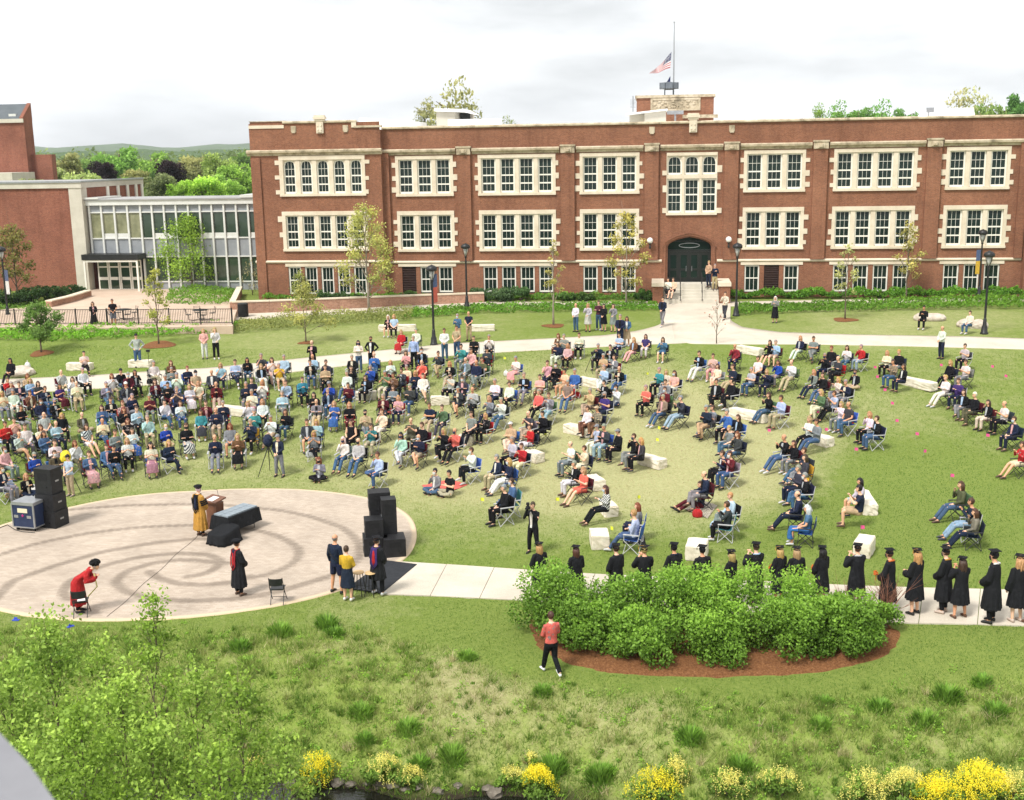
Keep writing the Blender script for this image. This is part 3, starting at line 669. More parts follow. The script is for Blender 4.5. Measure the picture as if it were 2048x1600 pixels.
# entrance bay
L = lights_at(2.62, 3, 1.26, .86)
bay(YW, .78, 4.46, 13.0, 12.68, 8.80, 8.48, L, holes_main, [(10.45, .028), (9.96, .10), (9.40, .028)], arch=.40, quo=(.0, .42, .72), qh=.4, seed=50, tiers=(11.12, 11.42))
DL, DR, DZ = 0.62, 4.42, 3.55
holes_main.append((DL, DR, DZ-.6, 7.25))
# end block with five lights (stands forward)
YA = 87.35
LA = [(AT(490+(525+221.5*i)/6.667, 340, YA)[0]+.02, AT(490+(650+221.5*i)/6.667, 340, YA)[0]+.02) for i in range(5)]
za = lambda y: float(AT(645, y, YA)[2])
bay(YA, LA[0][0]-.42, LA[-1][1]+.36, za(311), za(322), za(383), za(392), LA, holes_A, [(za(337.5), .028), (za(352), .10), (za(368.5), .10)], arch=.34, seed=70, quo=(.02, .45, .9))
LA1 = [(a-.02, b+.02) for a, b in LA]
bay(YA, LA[0][0]-.40, LA[-1][1]+.40, za(422.5), za(433), za(493), za(502), LA1, holes_A, [(za(447.5), .028), (za(463.5), .10), (za(479), .10)], seed=71, quo=(.42, .86))
bpart(MB().box(LA[0][0]-.35, LA[-1][1]+.35, YA-.05, YA+.2, za(533), za(526.8)), 'lintel', D['stone'])
for a, b in LA1:
    f = MB(); z0, z1 = 2.75, za(534); f.box(a-.12, a, YA+.07, YA+.2, z0, z1); f.box(b, b+.10, YA+.07, YA+.2, z0, z1); f.box(a, b, YA+.07, YA+.2, z1-.08, z1); f.box(a, b, YA+.07, YA+.2, z0, z0+.12); f.box(a, b, YA+.09, YA+.18, 3.78, 3.86)
    for j in (1, 2): f.box(a+(b-a)*j/3-.014, a+(b-a)*j/3+.014, YA+.10, YA+.17, z0+.1, z1-.08)
    w_ = bpart(f, 'basement_window', D['sash']); MB().box(a-.02, b+.02, YA+.14, YA+.15, z0+.05, z1-.04).build('pane', D['glass'], w_)
    holes_A.append((a-.12, b+.10, 2.7, za(533)))
XA0, XA1 = AT(505, 380, YA)[0], AT(764, 380, YA)[0]
ZT = 15.05
w = MB(); wall_sheet(w, XA1, 26.2, 1.0, ZT, YW, holes_main); bpart(w, 'brick_wall', D['brick'])
w = MB(); wall_sheet(w, XA0, XA1, 1.0, za(245), YA, holes_A); w.add([(XA1, YA, 1), (XA1, YW+.0, 1), (XA1, YW, ZT), (XA1, YA, ZT)], [(0, 1, 2, 3)]); w.add([(XA0, YA, 1), (XA0, 112, 1), (XA0, 112, za(245)), (XA0, YA, za(245))], [(0, 3, 2, 1)])
bpart(w, 'brick_wall', D['brick'])
w = MB(); w.add([(26.2, YA, 1), (40, YA, 1), (40, YA, ZT+.3), (26.2, YA, ZT+.3)], [(0, 1, 2, 3)]); w.add([(26.2, YA, 1), (26.2, YW, 1), (26.2, YW, ZT+.3), (26.2, YA, ZT+.3)], [(0, 3, 2, 1)]); w.add([(40, YA, 1), (40, 112, 1), (40, 112, ZT), (40, YA, ZT)], [(0, 1, 2, 3)]); w.add([(XA0, 112, 1), (40, 112, 1), (40, 112, ZT), (XA0, 112, ZT)], [(3, 2, 1, 0)])
bpart(w, 'brick_wall', D['brick'])
# dark inner lining so that nothing shows through the joints
bpart(MB().box(XA1, 26, YW+.45, YW+.5, 1.5, 14.0), 'inner_wall', D['door_dark'])
bpart(MB().box(XA0+.3, XA1-.3, YA+.35, YA+.4, 1.5, 14.0), 'inner_wall', D['door_dark'])
# pilasters with carved stone capitals
for x in (-14.26, -6.48, -.30, 5.46, 11.78, 19.69):
    bpart(MB().box(x-.5, x+.5, YW-.22, YW+.05, 5.2, 13.11), 'pilaster', D['brick'])
    m = MB().box(x-.52, x+.52, YW-.28, YW+.02, 13.12, 13.62); m.box(x-.57, x+.57, YW-.33, YW-.0, 13.60, 13.72); m.box(x-.26, x+.26, YW-.34, YW-.28, 13.16, 13.5)
    m.lathe([(.02, -.0), (.17, .02), (.17, .2), (.02, .22)], (x, YW-.34, 13.22), 10)
    bpart(m, 'capital', D['stone_dirty'])
for x in (-20.25, 25.85): bpart(MB().box(x-.28, x+.28, YW-.2, YW+.05, 5.2, 13.32), 'pilaster', D['brick'])
bpart(MB().box(XA0+.02, XA0+.75, YA-.12, YA+.05, 1.2, 13.1), 'pilaster', D['brick'])
# string courses, coping
def course(name, prof, x0, x1, Y, mat, step=2.6):
    """moulded course made of single stones"""
    x = x0; i = 0
    while x < x1-.05:
        e = min(x1, x+step*random.uniform(.85, 1.15))
        if x1-e < .6: e = x1
        m = MB().prism([(Y-d, z) for d, z in prof]+[(Y+.05, prof[-1][1]), (Y+.05, prof[0][1])], x+.006, e-.006, 'x')
        bpart(m, name, mat); x = e; i += 1
band = [(0.0, 13.13), (.06, 13.15), (.10, 13.28), (.26, 13.36), (.28, 13.5), (.16, 13.58)]
segsx = [(-20.5, -14.87), (-13.65, -7.09), (-5.87, -.91), (.31, 4.85), (6.07, 11.17), (12.39, 19.08), (20.3, 26.15)]
for a, b in segsx: course('cornice_stone', band, a, b, YW, D['stone_dirty'])
dzA = za(298.5)-13.57
course('cornice_stone', [(d, z+dzA) for d, z in band], XA0-.25, XA1+.1, YA, D['stone_dirty'])
course('cornice_stone', band, 26.1, 39, YA, D['stone_dirty'])
wtp = [(0, 5.0), (.08, 5.03), (.12, 5.1), (.10, 5.17), (0, 5.22)]
course('water_table_stone', wtp, XA1+.02, .5, YW, D['stone'], 3.4); course('water_table_stone', wtp, 4.55, 26.15, YW, D['stone'], 3.4)
course('water_table_stone', [(d, z+za(520.5)-5.22) for d, z in wtp], XA0-.08, XA1+.1, YA, D['stone'], 3.4)
cop = [(.08, 15.05), (.14, 15.08), (.14, 15.17), (.02, 15.25)]
course('coping_stone', cop, XA1, 26.2, YW, D['stone_dirty'], 3.0)
course('coping_stone', [(d, z+.3) for d, z in cop], 26.1, 40, YA, D['stone_dirty'], 3.0)
# stepped parapet of the end block
zc = za(244.5)
for px0, px1, yt in ((567, 709, 241),):
    a, b = AT(px0, 240, YA)[0], AT(px1, 240, YA)[0]
    bpart(MB().box(a, b, YA, YA+.35, zc-.05, za(245.5)), 'parapet', D['brick'])
    course('coping_stone', [(.08, za(246)), (.12, za(245)), (.12, za(242.5)), (0, za(241))], a-.1, b+.1, YA, D['stone_dirty'], 2.6)
bpart(MB().box(XA0, AT(567, 240, YA)[0], YA-.06, YA+.3, za(255), za(248.5)), 'coping_stone', D['stone'])
bpart(MB().box(XA0, AT(567, 240, YA)[0], YA+.3, YA+.6, za(248.5), za(241.5)), 'parapet', D['brick'])
bpart(MB().box(XA0-.05, AT(567, 240, YA)[0], YA+.22, YA+.66, za(241.5), za(239.8)), 'coping_stone', D['stone_dirty'])
bpart(MB().box(AT(709, 240, YA)[0]-.25, AT(709, 240, YA)[0]+.12, YA-.1, YA+.35, za(256), za(242)), 'coping_stone', D['stone'])
bpart(MB().box(AT(708, 250, YA)[0], XA1+.12, YA-.12, YA+.35, za(256.5), za(252.5)), 'coping_stone', D['stone_dirty'])
def cartouche(x, z, Y, s=1.0):
    m = MB(); m.box(x-.33*s, x+.33*s, Y-.16, Y+.1, z-.62*s, z+.45*s); m.box(x-.22*s, x+.22*s, Y-.21, Y-.1, z-.5*s, z+.3*s)
    m.box(x-.45*s, x+.45*s, Y-.2, Y+.12, z+.45*s, z+.62*s); m.box(x-.55*s, x+.55*s, Y-.26, Y+.2, z+.62*s, z+.85*s); m.box(x-.48*s, x+.48*s, Y-.22, Y+.16, z+.85*s, z+.98*s)
    for i in range(4): m.lathe([(.0, 0), (.07*s, .03), (.07*s, .12*s), (0, .15*s)], (x-.15*s+(i % 2)*.3*s, Y-.2, z-.4*s+(i//2)*.36*s), 8)
    bpart(m, 'cartouche', D['stone'])
cartouche(AT(640, 250, YA)[0], za(252.5), YA, .82); cartouche(2.66, 14.95, YW, .85)
for x, z, Y in ((AT(587, 257, YA)[0], za(257), YA), (AT(691, 257, YA)[0], za(257), YA), (AT(1304, 263, YW)[0], 14.66, YW), (AT(1464, 259, YW)[0], 14.66, YW)):
    bpart(MB().box(x-.2, x+.2, Y-.05, Y+.1, z-.22, z+.22).box(x-.14, x+.14, Y-.09, Y-.04, z-.3, z+.14), 'stone_plaque', D['stone_dirty'])
# entrance: two orders of brick arch, dark doors, steps
m = MB(); spandrel(m, DL, DR, 6.15, 1.0, 7.25, YW-.001, YW+.3, True, 20)
m.box(DL-.0, DL+.14, YW+.05, YW+.3, DZ-.6, 6.15); m.box(DR-.14, DR, YW+.05, YW+.3, DZ-.6, 6.15)
bpart(m, 'arch_wall', D['brick'])
for off, y0, y1 in ((.02, -.09, .2), (.17, .06, .35)):
    a, b = DL+off-.02, DR-off+.02; P = arch_poly(a, b, 6.15, 1.0-off*.9, 28, True); P2 = arch_poly(a+.15, b-.15, 6.15, 1.0-off*.9-.14, 28, True)
    m = MB()
    for i in range(28): m.prism([P[i], P[i+1], P2[i+1], P2[i]], YW+y0, YW+y1, 'y')
    m.box(a, a+.15, YW+y0, YW+y1, DZ, 6.149); m.box(b-.15, b, YW+y0, YW+y1, DZ, 6.149)
    bpart(m, 'arch_moulding', D['brick'])
    if off == .02:
        m = MB()
        Pa = arch_poly(a-.1, b+.1, 6.15, 1.08, 28, True); Pb = arch_poly(a-.0, b+.0, 6.15, 1.0, 28, True)
        for i in range(28): m.prism([Pa[i], Pa[i+1], Pb[i+1], Pb[i]], YW-.14, YW+.02, 'y')
        bpart(m, 'drip_mould', D['brick'])
bpart(MB().box(DL+.2, DR-.2, YW+.42, YW+.46, DZ, 7.2), 'door_recess', D['door_dark'])
dx0, dx1 = DL+.36, DR-.36; wdt = (dx1-dx0)/4
tr = MB(); tr.box(dx0, dx1, YW+.30, YW+.42, 5.75, 5.92); tr.box(dx0, dx1, YW+.30, YW+.42, 6.5, 6.56)
for i in range(5): tr.box(dx0+i*wdt-.05, dx0+i*wdt+.05, YW+.32, YW+.42, DZ, 5.75)
tr = bpart(tr, 'door_frame', D['door_dark'])
for i in range(4):
    a, b = dx0+i*wdt+.05, dx0+(i+1)*wdt-.05; d = MB(); d.box(a, a+.11, YW+.34, YW+.40, DZ, 5.74); d.box(b-.11, b, YW+.34, YW+.40, DZ, 5.74); d.box(a+.11, b-.11, YW+.34, YW+.40, DZ, DZ+.28); d.box(a+.11, b-.11, YW+.34, YW+.40, 5.5, 5.74); d.box(a+.11, b-.11, YW+.34, YW+.40, 4.35, 4.5)
    d = bpart(d, 'door' if i in (1, 2) else 'side_light', D['door_dark']); MB().box(a+.11, b-.11, YW+.365, YW+.37, DZ+.28, 5.5).build('pane', D['glass'], d)
    if i in (1, 2): MB().tube([(b-.16 if i == 1 else a+.16, YW+.30, 4.3), (b-.16 if i == 1 else a+.16, YW+.30, 4.7)], .018, 6).build('handle', D['metal_grey'], d)
m = MB().box(dx0, dx1, YW+.36, YW+.365, 5.92, 7.1); bpart(m, 'fanlight', D['glass'])
m = MB(); rg = [[( (dx0+dx1)/2+(.75+.035*math.cos(q))*math.cos(t_), YW+.345+.03*math.sin(q), 6.22+(.17+.03*math.cos(q))*math.sin(t_)) for q in np.linspace(0, 2*math.pi, 6, endpoint=False)] for t_ in np.linspace(0, 2*math.pi, 29)]
m.rings(rg, False); bpart(m, 'fanlight_emblem', D['metal_grey'])
ns = 6; sz0 = 2.42; rh = (DZ-sz0)/ns
for i in range(ns):
    y1 = 86.9-.32*(ns-1-i)-0.0
    bpart(MB().box(.62, 4.60, 86.9-.32*(ns-i)+.0 if i < ns-1 else 86.3, 87.9 if i == ns-1 else 86.9, 2.0, sz0+rh*(i+1)-.001*i), 'step', D['concrete'])
for x in (.22, 5.0):
    bpart(MB().box(x-.38, x+.38, 84.9, 87.98, 2.0, 3.55), 'stair_pier', D['brick'])
    bpart(MB().box(x-.45, x+.45, 84.82, 87.95, 3.55, 3.8), 'pier_cap', D['stone'])
for x in (1.85, 3.40):
    m = MB(); m.tube([(x, 84.9, 2.5), (x, 84.9, 3.25), (x, 86.6, 4.35), (x, 86.6, 3.5)], .028, 6); m.tube([(x, 85.7, 3.0), (x, 85.7, 3.8)], .022, 6)
    bpart(m, 'stair_rail', D['metal_black'])
for px, py in ((1300, 481), (1457.5, 479)):
    p = AT(px, py, YW-.55); m = MB(); m.lathe([(.05, -.62), (.09, -.5), (.04, -.35), (.06, -.3), (.12, -.2)], p, 10); m.tube([(p[0], p[1], p[2]-.5), (p[0], YW-.02, p[2]-.5)], .04, 6); m.box(p[0]-.12, p[0]+.12, YW-.06, YW-.01, p[2]-.75, p[2]-.25)
    l = bpart(m, 'wall_lamp', D['metal_black']); MB().ell(p, (.22, .22, .22), 14, 10).build('globe', D['globe'], l, smooth=True)
# roof and things on it
bpart(MB().box(XA0+.1, 39.9, YW+.3, 111.9, 14.35, 14.5), 'roof', D['roof_white'])
bpart(MB().box(XA1, 40, YW+.02, YW+.35, 14.3, 15.04), 'parapet', D['brick'])
p0, p1 = AT(712, 250, 92), AT(829, 250, 92)
m = MB(); zt0 = AT(720, 238, 92)[2]; m.prism([(p0[0], 14.5), (p1[0], 14.5), (p1[0], zt0-.25), (p0[0]+.3, zt0+.1)], 92, 97, 'y'); bpart(m, 'roof_curb', D['roof_white'])
a, b = AT(873, 243, 95), AT(945, 243, 95); zt0 = AT(900, 222, 95)[2]
m = MB().box(a[0], a[0]+(b[0]-a[0])*.52, 95, 98, 14.5, zt0); m.box(a[0]+(b[0]-a[0])*.52, b[0]-.3, 97.2, 98, 14.5, zt0); ph = bpart(m, 'penthouse', D['concrete'])
MB().prism([(a[0]-.15, zt0), (a[0]-.1, zt0+.22), (b[0]-.6, zt0+.12), (b[0]+.1, zt0-.3), (b[0]-.6, zt0-.12)], 94.7, 98.3, 'y').build('penthouse_roof', D['roof_white'], ph).matrix_parent_inverse = Matrix.Identity(4)
MB().box(a[0]+(b[0]-a[0])*.55, b[0]-.5, 97.0, 97.1, 15.4, zt0-.1).build('opening', D['door_dark'], ph)
a, b = AT(896, 245, 93), AT(1000, 245, 93); bpart(MB().box(a[0], b[0], 93, 94.4, 14.5, AT(920, 238.5, 93)[2]), 'roof_unit', D['roof_white'])
a, b = AT(1000, 245, 93), AT(1010, 245, 93)
for px, py in ((1838, 215),):
    a, b = AT(1845, 230, 95), AT(1952, 230, 95); m = MB().prism([(a[0], 14.5), (b[0]+.1, 14.5), (b[0]-.2, AT(1900, 216, 95)[2]), (a[0]+.8, AT(1900, 216, 95)[2]), (a[0]+.3, 15.2)], 95, 99, 'y'); bpart(m, 'roof_unit', D['roof_white'])
f = AT(1860, 221, 91); m = MB().box(f[0]-.25, f[0]+.25, f[1]-.2, f[1]+.1, f[2]-.15, f[2]+.2); m.tube([(f[0]-.1, f[1], 14.4), (f[0]-.1, f[1], f[2])], .04, 6); bpart(m, 'floodlight', D['metal_grey'])
# penthouse by the tower
a, b, c = AT(1258, 243, 95), AT(1289, 243, 95), AT(1332, 243, 95); zt0 = AT(1290, 222, 95)[2]
m = MB().box(b[0], c[0], 95, 99, 14.5, zt0); m.box(a[0], b[0], 96.8, 99, 14.5, zt0-.2); ph = bpart(m, 'penthouse', D['concrete'])
MB().prism([(a[0]-.25, zt0-.27), (a[0]-.25, zt0-.17), (c[0]+.1, zt0+.14), (c[0]+.1, zt0)], 94.7, 99.3, 'y').build('penthouse_roof', D['roof_white'], ph)
# tower with carved panel
tw = empty('roof_tower', (0, 0, 0), 0, bld); tw.matrix_parent_inverse = bld_inv
YT = 101.0; a, b = AT(1273, 240, YT)[0], AT(1427, 240, YT)[0]; zt1 = AT(1350, 195, YT)[2]; zb1 = AT(1350, 231, YT)[2]
MB().box(a, b, YT, YT+6, 14.5, zt1).build('tower_wall', D['brick'], tw)
MB().box(a-.12, b+.12, YT-.12, YT+6.1, zt1, zt1+.22).build('tower_coping', D['stone_dirty'], tw)
MB().box(AT(1365, 232, YT)[0], b+.35, YT-.4, YT+.3, zb1-.25, zb1+.02).build('tower_ledge', D['stone_dirty'], tw)
x0, x1, z0, z1 = AT(1304, 200, YT)[0], AT(1398, 200, YT)[0], AT(1350, 219, YT)[2], AT(1350, 198.5, YT)[2]
m = MB(); m.box(x0-.12, x0+.05, YT-.1, YT+.1, z0-.1, z1+.1); m.box(x1-.05, x1+.12, YT-.1, YT+.1, z0-.1, z1+.1); m.box(x0+.05, x1-.05, YT-.1, YT+.1, z0-.1, z0+.06); m.box(x0+.05, x1-.05, YT-.1, YT+.1, z1-.06, z1+.1); m.box(x0, x1, YT-.03, YT+.05, z0, z1)
for i in range(46):
    u, v_ = random.uniform(x0+.15, x1-.15), random.uniform(z0+.12, z1-.12); m.ell((u, YT-.04, v_), (random.uniform(.05, .16), .07, random.uniform(.05, .12)), 7, 5)
m.build('carved_panel', D['stone_dirty'], tw)
g0 = AT(1334, 224, YT-1.2); m = MB(); m.box(g0[0], g0[0]+1.35, YT-1.3, YT-1.0, g0[2]-.2, g0[2]+.1); m.box(g0[0]+.6, g0[0]+.75, YT-1.2, YT-1.05, 14.5, g0[2]); m.build('vent_hood', D['metal_grey'], tw)
v0 = AT(1266, 215, 97); m = MB(); m.tube([(v0[0], 97, 14.5), (v0[0], 97, v0[2]+.9)], .05, 6)
for i in range(7): m.tube([(v0[0]-.22, 97, v0[2]+.1*i), (v0[0]+.22, 97, v0[2]+.1*i)], .02, 5)
m.build('antenna', D['metal_grey'], tw)
# flagpole, two flags and the warning siren on the tower: things of their own
FP = AT(1347, 186, YT+2); zt2 = AT(1348, 51, YT+2)[2]
m = MB().tube([(0, 0, 0), (0, 0, (zt2-zt1)*.5), (0, 0, zt2-zt1)], [.07, .06, .035], 8); m.ell((0, 0, zt2-zt1+.06), (.08, .08, .08))
tag(m.build('flagpole', D['metal_grey'], loc=(FP[0], YT+2, zt1+.2)), 'slim pale flagpole standing on the brick roof tower', 'flagpole')
def flag(name, hp, lab, us=True):
    A, B, C_, E_ = [AT(*q, YT+2) for q in hp]                # hoist top, hoist bottom, fly bottom, fly top
    nu, nv = 26, 26; V = []; mi = []
    for j in range(nv+1):
        for i in range(nu+1):
            u, v_ = i/nu, j/nv; p = (A*(1-v_)+B*v_)*(1-u)+(E_*(1-v_)+C_*v_)*u
            p = p+np.array([0, .28*u*math.sin(u*9+v_*3.2), .10*math.sin(u*7+1)*u]); V.append(p-A)
    idn = np.arange((nu+1)*(nv+1)).reshape(nv+1, nu+1); F = np.stack([idn[:-1, :-1], idn[1:, :-1], idn[1:, 1:], idn[:-1, 1:]], -1).reshape(-1, 4)
    for j in range(nv):
        for i in range(nu): mi.append(2 if (us and i < nu*.4 and j < nv*7/13) else ((0 if (j//2) % 2 == 0 else 1) if us else 2))
    me = npmesh(name, V, F, [FLAG_R, FLAG_W, FLAG_B], True, midx=mi); o = addobj(name, me, loc=A); tag(o, lab, 'flag')
    if us:
        m = MB()
        for r_ in range(5):
            for c_ in range(6):
                k = idn[1+int((r_+.5)*14/5/1.02), 1+int((c_+.3)*10/6)]; p = V[k]; m.add([(p[0]-.03, p[1]-.02, p[2]), (p[0], p[1]-.02, p[2]-.03), (p[0]+.03, p[1]-.02, p[2]), (p[0], p[1]-.02, p[2]+.03)], [(0, 1, 2, 3)])
        m.build('stars', FLAG_W, o)
FLAG_R = simple('flag_red', (0.36, 0.012, 0.018), None); FLAG_W = simple('flag_white', (0.8, 0.78, 0.76), None); FLAG_B = simple('flag_blue', (0.014, 0.022, 0.085), None)
flag('flag', [(1343, 104), (1340.5, 135.5), (1298, 150), (1312, 139)], 'striped red and white flag with blue canton flying at half mast')
flag('flag', [(1341, 152), (1340.5, 172), (1326, 180), (1330, 168)], 'small plain dark blue flag below the striped flag', False)
S_ = AT(1338, 180, YT+1); m = MB()
for k in range(8):
    t_ = k*math.pi/4; m.prism([(math.cos(t_+d)*r_, math.sin(t_+d)*r_) for d, r_ in ((-.3, .35), (-.36, .85), (.36, .85), (.3, .35))], .28, .78, 'z')
m.lathe([(.3, .2), (.4, .3), (.4, .76), (.2, .85)], (0, 0, 0), 12)
for x in (-.35, .35): m.tube([(x, 0, -.25), (x, 0, .3)], .05, 6)
tag(m.build('siren', simple('siren_grey', (.10, .115, .135), (.16, .18, .2), 3, .5), loc=(S_[0], YT+1, zt1+.47)), 'grey multi-horn warning siren on the roof tower', 'siren')

# ================================================================ GLASS LINK
lk = empty('glass_link', (-40, 93.6, 2.46)); tag(lk, 'two-storey glass link building with white mullions and grey panels beside brick wing', 'building')
LI = Matrix.Translation((40, -93.6, -2.46))
def lpart(mb, name, mats, **k):
    o = mb.build(name, mats, lk, **k); o.matrix_parent_inverse = LI; return o
YL = 93.6
zl_ = lambda y: float(AT(340, y, YL)[2])
mxs = [float(AT(px, 440, YL)[0]) for px in (181, 205, 231, 257, 283, 306, 330, 354, 378.5, 402, 425.5, 449.5, 474, 498, 522)]
zT, z1_, z2_, z25, z3_, z4_, z5_ = zl_(409), zl_(423.5), zl_(476), zl_(466), zl_(513), zl_(563), 2.3
lpart(MB().box(mxs[0]-.3, mxs[-1], YL-.25, YL+.2, zT, zl_(399)), 'fascia', D['alu'])
lpart(MB().box(mxs[0]-.4, mxs[-1], YL-.35, 99, zl_(399), zl_(396.5)), 'roof', D['roof_grey'])
lpart(MB().box(mxs[0]-.45, mxs[0]+1.0, YL-.4, YL+4, zl_(396.5), zl_(393)), 'roof_edge', D['alu']); lpart(MB().box(mxs[-3]+.5, mxs[-1], YL-.4, YL+4, zl_(396.5), zl_(391)), 'roof_edge', D['alu'])
for i, x in enumerate(mxs):
    lpart(MB().box(x-.075, x+.075, YL-.16, YL+.08, (2.3 if i > 3 else z3_-.0), zT-.002), 'mullion', D['alu'])
for z in (z1_, z2_, z3_): lpart(MB().box(mxs[0], mxs[-1], YL-.10, YL+.06, z-.05, z+.05), 'rail', D['alu'])
lpart(MB().box(mxs[4], mxs[-1], YL-.10, YL+.06, z4_-.05, z4_+.05), 'rail', D['alu'])
for i in range(len(mxs)-1):
    a, b = mxs[i]+.075, mxs[i+1]-.075
    lpart(MB().box(a, b, YL-.02, YL+.02, z1_+.05, zT), 'spandrel_panel', D['spandrel'])
    lpart(MB().box(a, b, YL+.0, YL+.015, z2_+.05, z1_-.05), 'pane', D['curtain_glass'] if i < 4 else D['glass_link'])
    if i in (1, 2, 5, 6, 9, 10, 11, 13): lpart(MB().box(a, b, YL-.04, YL+.03, z2_+.05, z25), 'hopper', D['alu'])
    lpart(MB().box(a, b, YL-.02, YL+.02, z3_+.05, z2_-.05), 'spandrel_panel', D['spandrel'])
    if i > 3:
        lpart(MB().box(a, b, YL+.0, YL+.015, z4_+.05, z3_-.05), 'pane', D['glass_link']); lpart(MB().box(a, b, YL-.02, YL+.02, 2.3, z4_-.05), 'spandrel_panel', D['spandrel'])
lpart(MB().box(mxs[0], mxs[-1], YL+1.5, YL+1.6, 2.3, zT), 'back_wall', D['door_dark'])
# canopy and doors
cx0, cx1 = mxs[0]-.15, mxs[4]+.1
lpart(MB().box(cx0-.1, cx1+.1, YL-1.7, YL-.12, zl_(516), zl_(505)), 'canopy', D['metal_black'])
m = MB(); m.box(cx0, cx0+.14, YL-1.65, YL-1.5, 2.3, zl_(516)); m.box(cx1-.14, cx1, YL-1.65, YL-1.5, 2.3, zl_(516)); m.box(cx0+.14, cx1-.14, YL-1.64, YL-1.5, zl_(520), zl_(516)); lpart(m, 'canopy_frame', D['sash'])
dw = (cx1-cx0-.8)/4
for i in range(4):
    a = cx0+.45+i*dw; b = a+dw-.05; d = MB(); zt_ = zl_(519)
    zd = zl_(533); d.box(a, a+.1, YL-.1, YL, 2.3, zt_); d.box(b-.1, b, YL-.1, YL, 2.3, zt_); d.box(a+.1, b-.1, YL-.1, YL, zd-.06, zd+.06); d.box(a+.1, b-.1, YL-.1, YL, 2.3, 2.5); d.box(a+.1, b-.1, YL-.1, YL, 3.25, 3.5); d.box(a+.1, b-.1, YL-.1, YL, zt_-.1, zt_)
    d = lpart(d, 'door' if i in (1, 2) else 'side_light', D['sash']); MB().box(a+.1, b-.1, YL-.05, YL-.045, 2.5, zt_-.1).build('pane', D['glass_link'], d)
    if i in (1, 2): MB().tube([(b-.14 if i == 1 else a+.14, YL-.16, 3.0), (b-.14 if i == 1 else a+.14, YL-.16, 3.5)], .02, 6).build('handle', D['metal_black'], d)
# ================================================================ BRICK WING ON THE LEFT
wg = empty('brick_wing', (-48, 93, 2.3)); tag(wg, 'windowless brick wing with concrete corner pier and roof fascia at left', 'building')
WI = Matrix.Translation((48, -93, -2.3))
def wpart(mb, name, mats, **k):
    o = mb.build(name, mats, wg, **k); o.matrix_parent_inverse = WI; return o
YG = 93.0; xc = float(AT(171, 470, YG)[0]); zw = float(AT(80, 377, YG)[2]); zf = float(AT(80, 366, YG)[2])
r_ = ray(284, 358); YE = float(r_[1]*xc/r_[0])
wpart(MB().box(-95, xc-1.1, YG, YG+.4, 1.5, zw), 'brick_wall', D['brick_wing'])
wpart(MB().box(xc-.42, xc-.02, YG+.9, YE, 1.5, zw), 'brick_wall', D['brick_wing'])
wpart(MB().box(xc-1.1, xc, YG-.08, YG+.9, 1.5, zw), 'corner_pier', D['concrete'])
wpart(MB().box(-95, xc+.06, YG-.14, YG+.5, zw, zf), 'fascia', D['concrete']); wpart(MB().box(xc-.5, xc+.06, YG+.5, YE+.1, zw, zf), 'fascia', D['concrete'])
wpart(MB().box(-95, xc+.12, YG-.22, YG+.3, zf, zf+.14), 'roof_edge', D['metal_grey']); wpart(MB().box(-95, xc-.3, YG+.3, YE+.1, zf-.1, zf+.04), 'roof', D['roof_grey']); wpart(MB().box(xc-.3, xc+.12, YG+.3, YE+.1, zf, zf+.14), 'roof_edge', D['metal_grey'])
for px in (214, 235, 254, 271, 283):
    rr_ = ray(px, 375); y_ = float(rr_[1]*xc/rr_[0]); wpart(MB().box(xc-.05, xc+.1, y_-.2, y_+.2, 1.5, zw), 'mullion', D['sash'])
# far brick tower
ft = empty('brick_tower', (-75, 150, 2.4)); tag(ft, 'tall far brick tower with sloping dark roof at the left edge', 'building')
FI = Matrix.Translation((75, -150, -2.4)); YF = 150
def fpart(mb, name, mats):
    o = mb.build(name, mats, ft); o.matrix_parent_inverse = FI; return o
xr, zt3, zt4 = float(AT(47, 240, YF)[0]), float(AT(30, 240, YF)[2]), float(AT(30, 236, YF)[2])
fpart(MB().box(-130, xr, YF, YF+2.2, 2.4, zt3), 'brick_wall', D['brick_wing'])
zr = float(AT(30, 208, YF+2)[2])
fpart(MB().prism([(YF-.1, zt3+.15), (YF+2.2, zr), (YF+2.2, zt3), (YF-.1, zt3)], -130, xr-.5, 'x'), 'roof', D['roof_slate'])
fpart(MB().prism([(YF-.15, zt3-.05), (YF-.15, zt3+.3), (YF+2.2, zr+.1), (YF+2.25, zr+.1), (YF+2.25, zt3-.05)], xr-.5, xr+.003, 'x'), 'gable', D['brick_wing'])
fpart(MB().box(-130, xr+.05, YF-.25, YF-.12, zt3-.35, zt3+.15), 'eaves_trim', D['concrete'])
fpart(MB().box(xr-.2, xr+2.9, YF+1, YF+2.1, 2.4, float(AT(80, 309, YF)[2])), 'brick_wall', D['brick_wing'])
fpart(MB().box(-130, xr+1, YF-6, YF-.3, 2.4, float(AT(20, 345, YF-3)[2])), 'concrete_base', D['concrete'])
vx = AT(22, 233, YF); fpart(MB().box(vx[0]-.5, vx[0]+.5, YF+.3, YF+.9, vx[2]-.2, vx[2]+.35), 'roof_vent', D['alu'])
